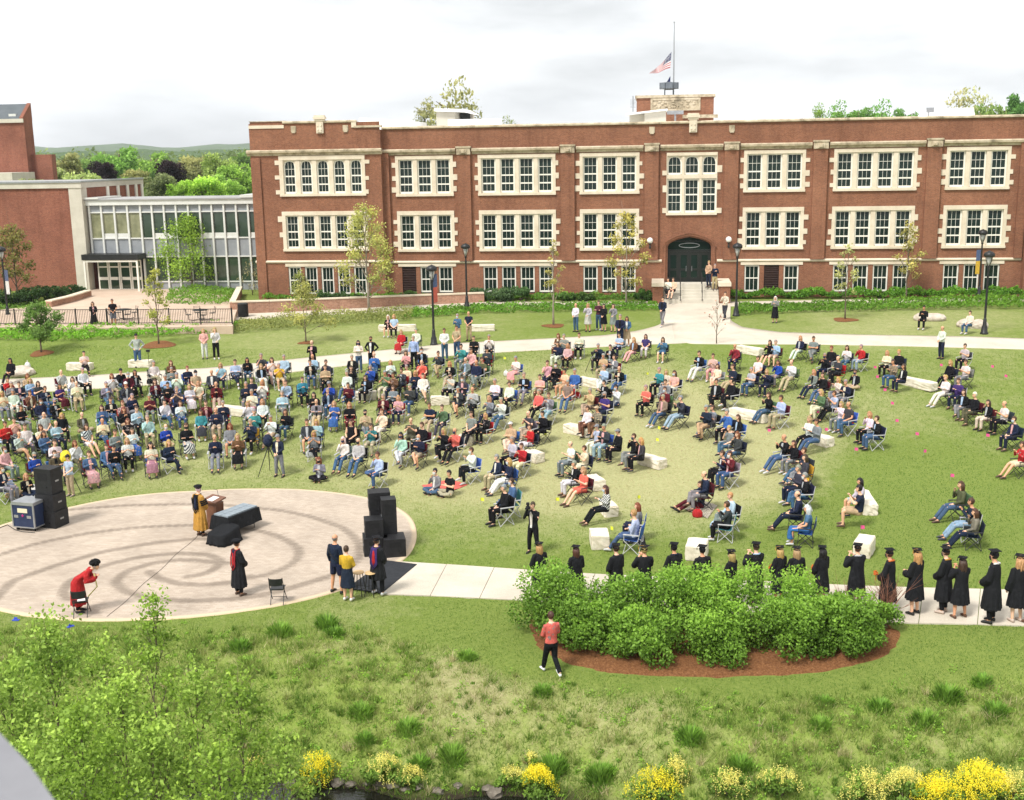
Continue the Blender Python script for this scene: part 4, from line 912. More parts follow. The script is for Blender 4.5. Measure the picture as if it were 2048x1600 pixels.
# ================================================================ LOW WALLS, PATIO FENCE
def lowwall(name, pts, ztop, th_, mat, capmat, lab, sink=.5, cap=.09):
    o = empty(name, (*pts[0], float(H(*pts[0])))); tag(o, lab, 'wall')
    inv = Matrix.Translation((-pts[0][0], -pts[0][1], -float(H(*pts[0]))))
    for i in range(len(pts)-1):
        a, b = np.array(pts[i]), np.array(pts[i+1]); d = (b-a)/np.linalg.norm(b-a); n_ = np.array([-d[1], d[0]])*th_/2
        L_ = np.linalg.norm(b-a); k = max(1, int(round(L_/2.4)))
        m = MB(); q = [a-n_, b-n_, b+n_, a+n_]; m.prism(q, min(float(H(*a)), float(H(*b)))-sink, ztop-cap, 'z'); x = m.build('wall_body', mat, o); x.matrix_parent_inverse = inv
        for j in range(k):
            p, r_ = a+d*(L_*j/k+.008), a+d*(L_*(j+1)/k-.008); n2 = n_*1.25
            x = MB().prism([p-n2, r_-n2, r_+n2, p+n2], ztop-cap, ztop+random.uniform(-.006, .006), 'z').build('cap_stone', capmat, o); x.matrix_parent_inverse = inv
    return o
w0 = [tuple(G(px, py)[:2]) for px, py in ((466, 628), (540, 625), (700, 617), (860, 609), (968, 604))]
lowwall('retaining_wall', w0, float(G(480, 628)[2])+.93, .35, D['brick_pale'], D['stone'], 'long low pale brick retaining wall in front of the school shrubs')
q0 = GZ(466, 612, PZ_)
lowwall('retaining_wall', [w0[0], tuple(GZ(480, 588, PZ_)[:2])], float(G(480, 628)[2])+.925, .35, D['brick_pale'], D['stone'], 'short return of the low brick wall beside the trash can')
s0 = [tuple(GZ(px, py, PZ_)[:2]) for px, py in ((98, 614), (140, 604), (178, 592))]
lowwall('stone_wall', s0, PZ_+.5, .45, D['brick_pale'], D['stone'], 'low sloping stone wall between dark hedge and patio')
fn = empty('patio_fence', tuple(GZ(0, 651, PZ_))); tag(fn, 'black metal picket fence along the front of the patio', 'fence')
fl = np.array([GZ(px, 650.5-.004*px, PZ_)[:2] for px in (-30, 465)]); A_, B_ = fl; dvec = (B_-A_); LN = np.linalg.norm(dvec); dv = dvec/LN
fn.location = (A_[0], A_[1], PZ_); fn.rotation_euler = (0, 0, math.atan2(dv[1], dv[0]))
for z in (.12, 1.02): MB().box(0, LN, -.02, .02, z-.02, z+.02).build('rail', D['metal_black'], fn)
pk = MB().box(-.011, .011, -.011, .011, .12, 1.0).mesh('picket', D['metal_black'])
npk = 150
for i in range(npk): addobj('picket', pk, fn, loc=(LN*(i+.5)/npk, 0, 0))
pst = MB().box(-.035, .035, -.035, .035, 0, 1.1).mesh('fence_post', D['metal_black'])
for i in range(9): addobj('fence_post', pst, fn, loc=(LN*i/8, 0, 0))
# ================================================================ PLANTS
def leafmesh(name, P, size, tint, mat='leaf', flat=0.0, aspect=.62):
    """rhombic leaves, one quad each, at points P"""
    n = len(P); size = np.broadcast_to(np.asarray(size, float), (n,))
    a = RNG.normal(0, 1, (n, 3)); a[:, 2] *= (1-flat*.6); a /= np.linalg.norm(a, axis=1)[:, None]+1e-9
    b = RNG.normal(0, 1, (n, 3)); b -= a*(a*b).sum(1)[:, None]; b /= np.linalg.norm(b, axis=1)[:, None]+1e-9
    a = a*size[:, None]*.5; b = b*size[:, None]*.5*aspect
    V = np.stack([P-a, P+b-a*.15, P+a, P-b-a*.15], 1).reshape(-1, 3)
    return npmesh(name, V, np.arange(4*n).reshape(n, 4), D[mat], False, {'tint': np.repeat(tint, 4)})
def clump_points(C, Rr, n, rnd=RNG, shell=.55, squash=.85):
    """n points in balls C (k,3) of radius Rr (k,), denser to the outside; tint lighter on top of each clump"""
    k = len(C); w = Rr**2/np.sum(Rr**2); i = rnd.choice(k, n, p=w); d = rnd.normal(0, 1, (n, 3)); d /= np.linalg.norm(d, axis=1)[:, None]
    r = (shell+(1-shell)*rnd.uniform(0, 1, n))**.8*Rr[i]*rnd.uniform(.75, 1.12, n)
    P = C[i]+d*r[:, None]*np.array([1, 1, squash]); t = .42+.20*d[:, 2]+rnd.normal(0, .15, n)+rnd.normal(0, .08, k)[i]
    return P, np.clip(t, 0, 1)
def tree_obj(name, base, h, crown_w, z0, n_leaf, lsize, col, label, cat='tree', nb=12, seed=0, trunk_r=.06, bark='bark', shape='egg', mulch=0, spread=.9, lean=0.0, group=None, clr=None, shl=.12):
    """single tree: tapered trunk, limbs to each leaf clump, crown of small leaves"""
    rs = np.random.default_rng(seed); root = empty(name, base); tag(root, label, cat, group)
    C = []; Rr = []; tr = MB(); pts = [(0, 0, -.15)]
    for i in range(1, 8): f = i/7; pts.append((lean*f*h+rs.normal()*.012*h*f, rs.normal()*.012*h*f, h*.96*f))
    tr.tube(pts, [trunk_r*1.25]+[trunk_r*(1-.86*i/7) for i in range(1, 8)], 7)
    P7 = np.array(pts)
    for k in range(nb):
        f = (k+.6)/nb; z = z0+(h-z0)*f
        if shape == 'egg': wr = math.sin(math.pi*min(1, .12+.88*f)**.75)**.8
        elif shape == 'cone': wr = (1-f)**.7*1.05+.08
        elif shape == 'round': wr = math.sqrt(max(0, 1-(2*f-1)**2))
        else: wr = .8*math.sin(math.pi*(.1+.85*f))
        a = k*2.4+rs.uniform(-.5, .5); rad = crown_w/2*wr*rs.uniform(.45, 1.0)*spread
        c = np.array([math.cos(a)*rad, math.sin(a)*rad, z]); t0 = np.array([np.interp(max(.3, z-rad*.75-.1*h), P7[:, 2], P7[:, j]) for j in range(2)]+[max(z0*.55, z-rad*.75-.1*h)])
        c[:2] += t0[:2]*.6
        mid = (t0+c)/2+np.array([0, 0, .06*rad]); tr.tube([t0, mid, c], [trunk_r*.42*(1-.5*f), trunk_r*.26, trunk_r*.10], 5)
        for q in range(3):
            e = c+rs.normal(0, 1, 3)*crown_w*.12; tr.tube([mid, (mid+e)/2+rs.normal(0, .02, 3), e], [trunk_r*.2, trunk_r*.12, trunk_r*.05], 4)
        C.append(c); Rr.append(crown_w*(clr or .19)*rs.uniform(.7, 1.25))
    tr.build('trunk', D[bark], root, smooth=True)
    if n_leaf:
        P, t = clump_points(np.array(C), np.array(Rr), n_leaf, rs, shl); P = P[P[:, 2] > .15*h*0]
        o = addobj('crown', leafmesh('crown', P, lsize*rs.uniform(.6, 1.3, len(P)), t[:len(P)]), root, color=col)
    if mulch:
        n = 28; mm = MB(); ring = []
        for j in range(n):
            a = 2*math.pi*j/n; q = mulch*.62*(1+.12*math.sin(3*a+seed)); x, y = q*math.cos(a), q*math.sin(a); ring.append((x, y, float(H(base[0]+x, base[1]+y))-base[2]+.025))
        inner = [(p[0]*.5, p[1]*.5, float(H(base[0]+p[0]*.5, base[1]+p[1]*.5))-base[2]+.07) for p in ring]
        mm.add(ring+inner+[(0, 0, .09)], [(j, (j+1) % n, n+(j+1) % n, n+j) for j in range(n)]+[(n+j, n+(j+1) % n, 2*n) for j in range(n)])
        mm.build('mulch_ring', D['mulch'], root, smooth=True)
    return root
def pxh(px, yb, yt):
    """real height of an upright thing whose foot and top are seen at yb and yt"""
    b = G(px, yb); lo, hi = 0, 30
    for _ in range(40):
        m = (lo+hi)/2; p = b+np.array([0, 0, m]); d = p-np.array([0, 0, CAMZ]); y = 800+FPX*(d@_dy)/(d@_fw)
        if y > yt: lo = m
        else: hi = m
    return b, m, FPX/((b-np.array([0, 0, CAMZ]))@_fw)
YG1 = (0.30, 0.31, 0.075); YG2 = (0.34, 0.31, 0.10); GR1 = (0.14, 0.22, 0.045); GR2 = (0.10, 0.17, 0.035)
def lawn_tree(px, yb, yt, wpx, z0f, n, ls, col, label, **k):
    b, h, s = pxh(px, yb, yt); return tree_obj(k.pop('name', 'young_tree'), tuple(b), h, wpx/s, h*z0f, n, ls, col, label, **k)
lawn_tree(83, 707, 612, 84, .38, 3800, .15, (0.12, 0.20, 0.05), 'small round-crowned green tree on the lawn at far left', seed=1, shape='round', mulch=1.1, nb=14)
lawn_tree(318, 690, 540, 70, .30, 900, .16, YG1, 'thin young tree with sparse yellow-green leaves in front of the glass doors', seed=2, mulch=1.6, trunk_r=.05)
lawn_tree(612, 686, 570, 100, .30, 1700, .15, (0.30, 0.30, 0.10), 'wispy pale young tree behind standing person in black suit', seed=3, shape='cone', trunk_r=.045, mulch=.8)
lawn_tree(738, 622, 414, 128, .22, 4300, .17, (0.36, 0.37, 0.12), 'tall feathery yellow-green tree before the five-light window block', seed=4, shape='cone', nb=18, trunk_r=.10, bark='bark_grey')
lawn_tree(1107, 652, 480, 50, .40, 420, .15, YG2, 'slender nearly leafless tree left of five standing people', seed=5, trunk_r=.07, bark='bark_grey', mulch=1.2)
lawn_tree(1252, 612, 428, 100, .25, 1700, .17, (0.40, 0.36, 0.11), 'airy yellowish tree left of the school entrance', seed=6, trunk_r=.07, nb=15, bark='bark_grey', clr=.15)
lawn_tree(385, 580, 438, 128, .22, 6800, .19, (0.20, 0.31, 0.045), 'bright green layered tree in front of the glass link', seed=7, nb=16, trunk_r=.06, clr=.24)
lawn_tree(1690, 640, 490, 62, .35, 480, .16, (0.32, 0.33, 0.14), 'small sparse young tree behind the woman in long black skirt', seed=8, trunk_r=.05, mulch=1.3)
lawn_tree(1812, 603, 447, 78, .30, 900, .17, YG2, 'young tree with thin yellow-green leaves before right school windows', seed=9, trunk_r=.06)
lawn_tree(1433, 688, 600, 50, .35, 60, .10, (0.32, 0.13, 0.08), 'bare reddish twiggy sapling on the entrance path', seed=10, trunk_r=.035, nb=10)
lawn_tree(36, 604, 452, 100, .30, 2600, .20, (0.17, 0.16, 0.05), 'bronze-green tree in front of the windowless brick wing', seed=11, trunk_r=.08, nb=14)
lawn_tree(548, 592, 505, 60, .1, 500, .14, (0.22, 0.24, 0.09), 'thin twiggy shrub at the left corner of the school', name='twiggy_shrub', seed=12, trunk_r=.03, cat='shrub')
lawn_tree(505, 590, 520, 60, .1, 240, .13, (0.24, 0.22, 0.12), 'pale bare shrub between glass link and school', name='twiggy_shrub', seed=13, trunk_r=.03, cat='shrub')
lawn_tree(600, 600, 545, 50, .1, 900, .13, (0.30, 0.33, 0.11), 'light yellow-green bush under the left school windows', name='twiggy_shrub', seed=14, trunk_r=.03, cat='shrub')
lawn_tree(1212, 592, 552, 46, .15, 700, .13, (0.42, 0.44, 0.26), 'white-flowered bush left of the entrance piers', name='flowering_shrub', seed=15, trunk_r=.03, cat='shrub')
# ---- background trees: four shared crowns, copied
def crown_tpl(seed, n, shape):
    rs = np.random.default_rng(seed); k = 30
    d = rs.normal(0, 1, (k, 3)); d /= np.linalg.norm(d, axis=1)[:, None]
    C = d*rs.uniform(.25, .78, k)[:, None]*np.array([1, 1, .95]); C[:, 2] *= shape; P, t = clump_points(C, rs.uniform(.20, .36, k), n, rs, .5)
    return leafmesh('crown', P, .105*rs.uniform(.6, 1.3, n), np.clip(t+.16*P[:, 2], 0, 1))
CT = [crown_tpl(31, 5200, 1.0), crown_tpl(32, 5200, 1.15), crown_tpl(33, 5200, .9), crown_tpl(34, 1500, 1.1)]
def trunk_mesh(seed, r_, rz_, zc_):
    rs = np.random.default_rng(seed); m = MB(); m.tube([(0, 0, -zc_/r_-.1), (.02, 0, -.5*zc_/r_), (0, .03, .45)], [.085, .06, .02], 7)
    for i in range(9):
        a = rs.uniform(0, 6.28); q = rs.uniform(.35, .7); m.tube([(0, 0, -.6+i*.09), (math.cos(a)*q*.5, math.sin(a)*q*.5, -.3+i*.09), (math.cos(a)*q, math.sin(a)*q, -.1+i*.075)], [.03, .018, .006], 5)
    m.v = [(x*r_, y*r_, z*(rz_ if z > -.6 else r_)) for x, y, z in m.v]
    return m.mesh('trunk', D['bark'], True)
def far_tree(px, ytop, wpx, Y, col, label, tpl=0, hk=1.0):
    p = AT(px, ytop, Y); s = FPX/Y; r_ = wpx/2/s; zc_ = p[2]-r_*.93*hk
    root = empty('tree', (p[0], Y, 2.2)); tag(root, label, 'tree', 'trees behind the buildings')
    a = RNG.uniform(0, 6.28)
    c = addobj('crown', CT[tpl], root, loc=(0, 0, zc_-2.2), rz=a, color=col); c.scale = (r_, r_, r_*hk)
    addobj('trunk', trunk_mesh(int(px), r_, r_*hk, zc_-2.2), root, loc=(0, 0, zc_-2.2), rz=a)
tag(addobj('meadow_herbs', leafmesh('meadow_herbs', WEEDS[0], RNG.uniform(.035, .085, len(WEEDS[0])), WEEDS[1], flat=-.3, aspect=.5), color=(0.165, 0.285, 0.042)), 'low leafy herbs and weeds among the meadow grass', 'weeds', kind='stuff')
DG = (0.075, 0.125, 0.03); MG = (0.13, 0.21, 0.04); LG = (0.19, 0.29, 0.05); OLV = (0.14, 0.145, 0.06); PUR = (0.025, 0.014, 0.018); PALE = (0.20, 0.23, 0.11)
FT = [(205, 310, 60, 170, PUR, 'smaller dark purple-leaved tree above the brick wing', 0), (340, 307, 62, 165, PUR, 'larger dark purple-leaved tree above the glass link', 0),
 (235, 288, 100, 260, (0.11, 0.20, 0.04), 'big bright green tree behind the smaller purple tree', 1), (130, 300, 105, 200, OLV, 'grey-brown half-leafed tree right of the far brick tower', 1), (85, 325, 80, 170, PALE, 'pale green tree at the foot of the far brick tower', 2),
 (150, 332, 110, 150, (0.15, 0.19, 0.07), 'broad olive tree just above the brick wing roof', 2), (272, 335, 60, 160, OLV, 'olive tree between the two purple trees', 2), (320, 342, 66, 150, (0.11, 0.13, 0.06), 'dull green tree in front of larger purple tree', 0),
 (300, 300, 90, 280, MG, 'mid green tree far behind between the purple trees', 1), (390, 300, 96, 260, OLV, 'greyish green tree right of the larger purple tree', 2), (432, 302, 90, 230, (0.16, 0.21, 0.06), 'tall yellowish green tree right of larger purple tree', 1),
 (470, 318, 90, 190, MG, 'green tree touching the left edge of the school', 0), (400, 345, 80, 150, LG, 'bright light green tree just above the glass link', 2), (450, 345, 80, 155, (0.15, 0.24, 0.05), 'leafy green tree above right end of glass link', 1), (360, 358, 60, 150, LG, 'low lime green tree above glass link centre', 0),
 (490, 300, 70, 300, DG, 'distant dark green tree at the school corner', 0), (180, 312, 70, 300, DG, 'distant dark tree left of the bright green tree', 2), (255, 355, 60, 140, MG, 'low green tree over the end of the brick wing', 1), (60, 352, 70, 145, (.16, .18, .08), 'low bush-like tree below the far brick tower', 0),
 (895, 158, 110, 125, (0.30, 0.30, 0.14), 'half-bare tall tree behind the roof penthouse', 3), (848, 195, 45, 130, (0.28, 0.28, 0.15), 'thin bare treetop left of the roof penthouse', 3), (1015, 232, 40, 130, (0.2, 0.24, 0.1), 'small treetop peeking over the school roof centre', 3),
 (1678, 200, 50, 128, (0.10, 0.20, 0.045), 'leftmost green treetop over the right school roof', 3), (1718, 197, 58, 128, (0.10, 0.19, 0.05), 'second green treetop over the right school roof', 0), (1765, 198, 58, 128, (0.10, 0.21, 0.05), 'third green treetop over the right school roof', 3), (1812, 205, 48, 128, (0.10, 0.20, 0.05), 'fourth green treetop left of white roof unit', 1),
 (1905, 180, 80, 125, (0.26, 0.25, 0.14), 'pale half-leafed treetop behind the white roof unit', 3), (1950, 176, 80, 125, (0.24, 0.25, 0.13), 'pale grey-green treetop right of the white roof unit', 3), (2000, 182, 80, 120, (0.13, 0.19, 0.06), 'olive green treetop near the right edge', 0), (2045, 170, 70, 115, (0.06, 0.13, 0.035), 'darkest green treetop at the right edge', 1),
 (1640, 205, 30, 150, MG, 'tiny pale treetop left of four green treetops', 3)]
for q in FT:
    q = list(q); left = q[0] < 600; q[1] -= 9 if left and q[4] is not PUR else 0; q[2] *= 1.22 if left else 1.35
    if q[4] is not PUR: q[4] = tuple(c*(1.6 if left else (1.35 if q[6] != 3 or q[0] > 1600 else .95)) for c in q[4])
    far_tree(*q, hk=1.0 if left else 1.35)
# distant wood: one mass
n = 60; rs = np.random.default_rng(77)
C = []; Rr = []
for i in range(150):
    y = rs.uniform(330, 800); px = rs.uniform(-250, 620); x = AT(px, 300, y)[0]; C.append((x, y, 2+rs.uniform(4, 9))); Rr.append(rs.uniform(5, 9))
P, t = clump_points(np.array(C), np.array(Rr), 26000, rs, .6)
o = addobj('distant_wood', leafmesh('distant_wood', P, rs.uniform(.9, 2.0, len(P)), t), color=(0.115, 0.16, 0.06)); tag(o, 'distant mixed green woodland on the plain before the hills', 'wood', kind='stuff')
# ---- ground cover beds
def cover(name, poly, n, hgt, size, col, label, world=False, seed=0, lift=0.0):
    rs = np.random.default_rng(seed); pw_ = np.array([p if world else G(*p)[:2] for p in poly]); lo, hi = pw_.min(0), pw_.max(0)
    Q = rs.uniform(0, 1, (n*4, 2))*(hi-lo)+lo; Q = Q[inpoly(Q, pw_)]; Q = Q[:n]
    m = fnoise(Q[:, 0], Q[:, 1], 1.1, seed+3)+.5*fnoise(Q[:, 0], Q[:, 1], 3.0, seed+9); hh = hgt*np.clip(.55+.4*m, .12, 1.3)
    z = H(Q[:, 0], Q[:, 1])+lift+hh*rs.uniform(.2, 1, len(Q))**.5
    t = np.clip(.30+.32*m*.5+.25*(z-H(Q[:, 0], Q[:, 1])-lift)/hgt+rs.normal(0, .14, len(Q)), 0, 1)
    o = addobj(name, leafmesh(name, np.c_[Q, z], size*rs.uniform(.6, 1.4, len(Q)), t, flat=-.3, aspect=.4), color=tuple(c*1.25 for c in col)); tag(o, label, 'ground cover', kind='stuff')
cover('ground_cover', [(-30, 86.2), (-20.7, 86.1), (-.3, 86.7), (-.3, 87.75), (-20.4, 87.75), (-20.6, 87.1), (-30, 87.1)], 7500, .62, .22, (0.085, 0.17, 0.022), 'leafy green bed along the school wall left of entrance', True, seed=1)
cover('ground_cover', [(5.6, 86.8), (34, 86.8), (34, 87.2), (26, 87.2), (25.9, 87.75), (5.6, 87.75)], 9500, .98, .24, (0.075, 0.17, 0.018), 'leafy green bed along the school wall right of entrance', True, seed=2)
cover('ground_cover', [(800, 640), (960, 628), (1320, 622), (1310, 608), (960, 612), (830, 622)], 6000, .5, .2, (0.085, 0.18, 0.02), 'bright green strip between lawn and walk left of entrance', seed=3)
cover('ground_cover', [(1476, 632), (1620, 626), (1850, 622), (2120, 618), (2120, 598), (1476, 612)], 8000, .65, .22, (0.085, 0.17, 0.02), 'bright green strip between lawn and walk right of entrance', seed=4)
cover('ground_cover', [(-40, 682), (150, 684), (300, 676), (460, 666), (480, 650), (300, 656), (-40, 658)], 7000, .6, .2, (0.12, 0.25, 0.022), 'bright green planting strip below the patio fence', seed=5)
cover('ground_cover', [(330, 612), (400, 618), (462, 616), (478, 600), (480, 586), (400, 580), (340, 588)], 3600, .6, .2, (0.10, 0.19, 0.025), 'green planting bed in front of the glass link', seed=6, lift=.15)
cover('ground_cover', [(-40, 640), (30, 640), (95, 618), (100, 605), (-40, 605)], 2200, .5, .2, (0.10, 0.18, 0.03), 'green planting beside the left lamp post', seed=7)
cover('ground_cover', [(470, 668), (640, 655), (820, 642), (830, 622), (640, 634), (480, 646)], 6000, .7, .16, (0.17, 0.185, 0.06), 'brownish scrubby planting strip below the retaining wall', seed=8)
# dark hedge before the brick wing
def mound(name, px, py, w, h, n, ls, col, label, cat='shrub', seed=0, group=None, base=None, depth=None, stems=True, mat='leaf'):
    rs = np.random.default_rng(seed); b = G(px, py) if base is None else np.array(base)
    if base is None and b[1] > 86.6: b = np.array([b[0]*86.6/b[1], 86.6, 2.35])
    root = empty(name, tuple(b)); tag(root, label, cat, group)
    k = 16; C = []
    for i in range(k):
        a = rs.uniform(0, 6.28); r_ = math.sqrt(rs.uniform(0, 1))*.72; zz = rs.uniform(.2, .78)
        C.append((math.cos(a)*r_*w/2, math.sin(a)*r_*(depth or w)/2, zz*h*(1-.25*r_)))
    P, t = clump_points(np.array(C), rs.uniform(.17, .27, k)*min(w, h*1.3), n, rs, .55); P[:, 2] = np.clip(P[:, 2], .03, None)
    t = np.clip(t+.42*(P[:, 2]/h-.55)+rs.normal(0, .05), 0, 1)  # shading by height painted into the leaf tint: lighter tops, darker base
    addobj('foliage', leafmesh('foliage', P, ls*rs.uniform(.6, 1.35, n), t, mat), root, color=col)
    if stems:
        m = MB()
        for i in range(9):
            c = np.array(C[i]); m.tube([(c[0]*.15, c[1]*.15, -.05), c*np.array([.55, .55, .5]), c], [.022, .015, .006], 5)
        m.build('stem', D['bark'], root)
    return root
for i, (px, w_) in enumerate(((20, 3.0), (70, 3.0), (115, 2.6), (150, 2.2))):
    q = GZ(px, 612-i*6, 2.3); mound('hedge_shrub', 0, 0, w_, 1.55-.12*i, 2400, .16, (0.03, 0.062, 0.018), 'dark evergreen shrub at the brick wing, %s from left' % ('first', 'second', 'third', 'fourth')[i], seed=100+i, base=q, group='dark shrubs at the brick wing')
for i, (px, py, w_, h_, c_) in enumerate(((660, 604, 3.2, 1.1, (.05, .10, .03)), (700, 606, 2.6, .9, (.06, .11, .035)), (960, 598, 2.4, 1.1, (.07, .125, .055)), (1000, 598, 2.8, 1.2, (.07, .12, .05)), (1040, 597, 2.6, 1.15, (.065, .125, .045)), (820, 602, 1.8, .9, (.06, .12, .03)), (1130, 596, 1.8, .7, (.07, .14, .03)), (1170, 594, 1.6, .7, (.07, .13, .03)), (1285, 594, 1.8, .9, (.06, .13, .03)))):
    nm = ('leftmost', 'second', 'sixth', 'seventh', 'eighth', 'third', 'fourth', 'fifth', 'ninth')
    od = ['first', 'second', 'fourth', 'fifth', 'sixth', 'third', 'seventh', 'eighth', 'ninth'][i]
    mound('shrub', px, py, w_, h_, 1500, .16, c_, 'rounded shrub under the school windows left of entrance, %s from left' % od, seed=120+i, group='shrubs under the school windows')
# ---- shrub row in the mulch bed
sh = [(1110, 1262, 2.0, 1.6, 'leftmost shrub of the row, behind walking person in coral shirt'), (1215, 1262, 2.1, 1.55, 'second from left, back, of the leafy shrub row'), (1335, 1268, 2.1, 1.55, 'third from left, back, of the leafy shrub row'), (1460, 1274, 2.1, 1.6, 'middle back shrub of the leafy shrub row'), (1585, 1282, 2.0, 1.5, 'fifth from left, back, of the leafy shrub row'), (1675, 1285, 1.75, 1.2, 'sixth from left, back, of the leafy shrub row'),
      (1165, 1300, 1.6, 1.35, 'front left shrub of the row beside walking person'), (1290, 1312, 1.7, 1.35, 'second shrub from left in front of the leafy row'), (1430, 1314, 1.7, 1.35, 'third shrub from left in front of the leafy row'), (1580, 1308, 1.7, 1.4, 'fourth shrub from left in front of the leafy row'), (1690, 1300, 1.5, 1.1, 'rightmost front shrub of the leafy row'), (1758, 1262, .9, .85, 'small thin shrub at the right end of the leafy row')]
for i, (px, py, w_, h_, lb) in enumerate(sh):
    mound('mulch_bed_shrub', px, py, w_*1.26, h_*(1.45 if i < 6 else 1.2), 9500 if i < 11 else 1500, .085, (0.14, 0.25, 0.036), lb, seed=(140 if i != 7 else 240)+i, group='leafy shrub row in the mulch bed')
# bare reddish twigs at the right end of the row
for i, (px, py, lb) in enumerate(((1700, 1262, 'bare reddish twig bush left of the graduate with orange hood'), (1772, 1240, 'bare reddish twig bush at right end of shrub row'))):
    b = G(px, py); rs = np.random.default_rng(170+i); m = MB()
    for k in range(34):
        e = np.array([rs.normal()*.38, rs.normal()*.3, rs.uniform(.7, 1.35)]); m.tube([(rs.normal()*.05, rs.normal()*.05, 0), e*np.array([.4, .4, .55]), e], [.012, .008, .003], 4)
        for j in range(2): m.tube([e*np.array([.6, .6, .7]), e+rs.normal(0, .14, 3)], [.006, .002], 3)
    tag(m.build('twig_bush', simple('red_twig%d' % i, (.20, .08, .05), (.28, .14, .09), 6), loc=tuple(b)), lb, 'shrub')
# ---- meadow clumps
cl = [(722, 1432, .5, 'broad'), (655, 1255, .5, ''), (672, 1272, .5, ''), (816, 1462, .45, ''), (1085, 1388, .4, ''), (1380, 1482, .45, ''), (905, 1520, .5, ''), (840, 1535, .55, ''), (1105, 1545, .5, ''), (935, 1318, .5, ''), (730, 1485, .35, ''), (1650, 1410, .4, ''), (1640, 1455, .45, ''), (1895, 1400, .6, ''), (1965, 1370, .6, ''), (1850, 1450, .5, ''), (1200, 1560, .5, ''), (1990, 1430, .45, ''), (560, 1270, .5, ''), (480, 1300, .5, ''), (120, 1330, .6, ''), (60, 1345, .5, ''), (1480, 1540, .6, ''), (1760, 1420, .4, '')]
odn = ['first', 'second', 'third', 'fourth', 'fifth', 'sixth', 'seventh', 'eighth', 'ninth', 'tenth', 'eleventh', 'twelfth', 'thirteenth', 'fourteenth', 'fifteenth', 'sixteenth', 'seventeenth', 'eighteenth', 'nineteenth', 'twentieth', 'twenty-first', 'twenty-second', 'twenty-third', 'twenty-fourth', 'twenty-fifth', 'twenty-sixth', 'twenty-seventh', 'twenty-eighth', 'twenty-ninth', 'thirtieth']
odn += ['thirty-'+x for x in odn[:9]]+['fortieth']
order = sorted(range(len(cl)), key=lambda i: cl[i][0])
for i, (px, py, w_, _) in enumerate(cl):
    rs = np.random.default_rng(200+i); b = G(px, py); n = 520; w_ = w_*rs.uniform(.6, 1.15); a = rs.uniform(0, 6.28, n); q = rs.uniform(0, 1, n)**.9*w_*.75
    P = np.c_[b[0]+np.cos(a)*q, b[1]+np.sin(a)*q*.8]; P = np.c_[P, H(P[:, 0], P[:, 1])]-b
    hg = w_*.62*(1.05-(q/(w_*.62))**2*.75)*rs.uniform(.5, 1.2, n); u = np.c_[np.cos(a+1.57), np.sin(a+1.57), np.zeros(n)]*rs.uniform(.008, .022, n)[:, None]
    top = P+np.c_[np.cos(a)*hg*.45+rs.normal(0, .05, n), np.sin(a)*hg*.45+rs.normal(0, .05, n), hg]; mid = P*.5+top*.5+np.c_[np.zeros((n, 2)), hg*.12]
    V = np.stack([P-u*.6, P+u*.6, mid+u, top, mid-u], 1).reshape(-1, 3)
    me = npmesh('weed_clump', V, np.arange(5*n).reshape(n, 5), D['leaf'], False, {'tint': np.repeat(np.clip(rs.normal(.45, .18, n), 0, 1), 5)})
    tag(addobj('weed_clump', me, loc=tuple(b), color=(0.15, 0.275, 0.042) if i % 3 else (0.19, 0.32, 0.055)), 'tall green weed clump in the meadow, %s from left' % odn[order.index(i)], 'weed', 'weed clumps in the meadow')
# ---- yellow flowering shrubs along the creek
fl_ = [(630, 1560, .8, .8, 320), (610, 1590, .5, .5, 120), (760, 1560, .9, .7, 230), (820, 1570, .6, .5, 120), (1020, 1575, .6, .6, 120), (1075, 1600, .7, 1.0, 420), (1062, 1530, .25, .35, 60), (1310, 1605, 1.0, .9, 330), (1345, 1560, .6, .7, 170), (1460, 1590, .9, .7, 160), (1560, 1590, .8, .75, 170), (1720, 1600, .9, .9, 260), (1810, 1600, .8, .8, 260), (1880, 1612, 1.0, .9, 520), (1960, 1600, 1.1, 1.0, 800), (2030, 1600, .8, .8, 300), (510, 1545, .5, .5, 80), (380, 1530, .4, .4, 40)]
order = sorted(range(len(fl_)), key=lambda i: fl_[i][0])
for i, (px, py, w_, h_, nf) in enumerate(fl_):
    lb = 'yellow-flowered bush on the creek bank, %s from left' % odn[order.index(i)]
    r_ = mound('flowering_bush', px, py, w_*1.4, h_*.7, 1300, .07, (0.12, 0.20, 0.035), lb, 'shrub', seed=300+i, group='yellow-flowered bushes on the creek bank')
    rs = np.random.default_rng(330+i); nf = int(nf*.8); a = rs.uniform(0, 6.28, nf); cc_ = rs.uniform(-1, 1, (6, 2))*w_*.42; q = np.sqrt(rs.uniform(0, 1, nf))*w_*.3; ci = rs.integers(0, 6, nf)
    bx_, by_ = cc_[ci, 0]+np.cos(a)*q, cc_[ci, 1]+np.sin(a)*q; base = np.c_[bx_, by_, h_*.8*(.98-.5*np.clip(np.hypot(bx_, by_)/(w_*.6), 0, 1.2)**2)*rs.uniform(.62, 1.1, nf)]
    P = np.repeat(base, 7, 0)+np.c_[rs.normal(0, .018, (nf*7, 2)), np.tile(np.linspace(-.05, .10, 7), nf)]
    hue = rs.uniform(0, 1)
    f_ = addobj('flower', leafmesh('flower', P, .036, np.clip(rs.normal(.5, .16, len(P)), 0, 1), 'petal'), r_, color=((0.66, 0.58, 0.045) if nf > 240 else (0.60, 0.55, 0.17))); f_['kind'] = 'stuff'
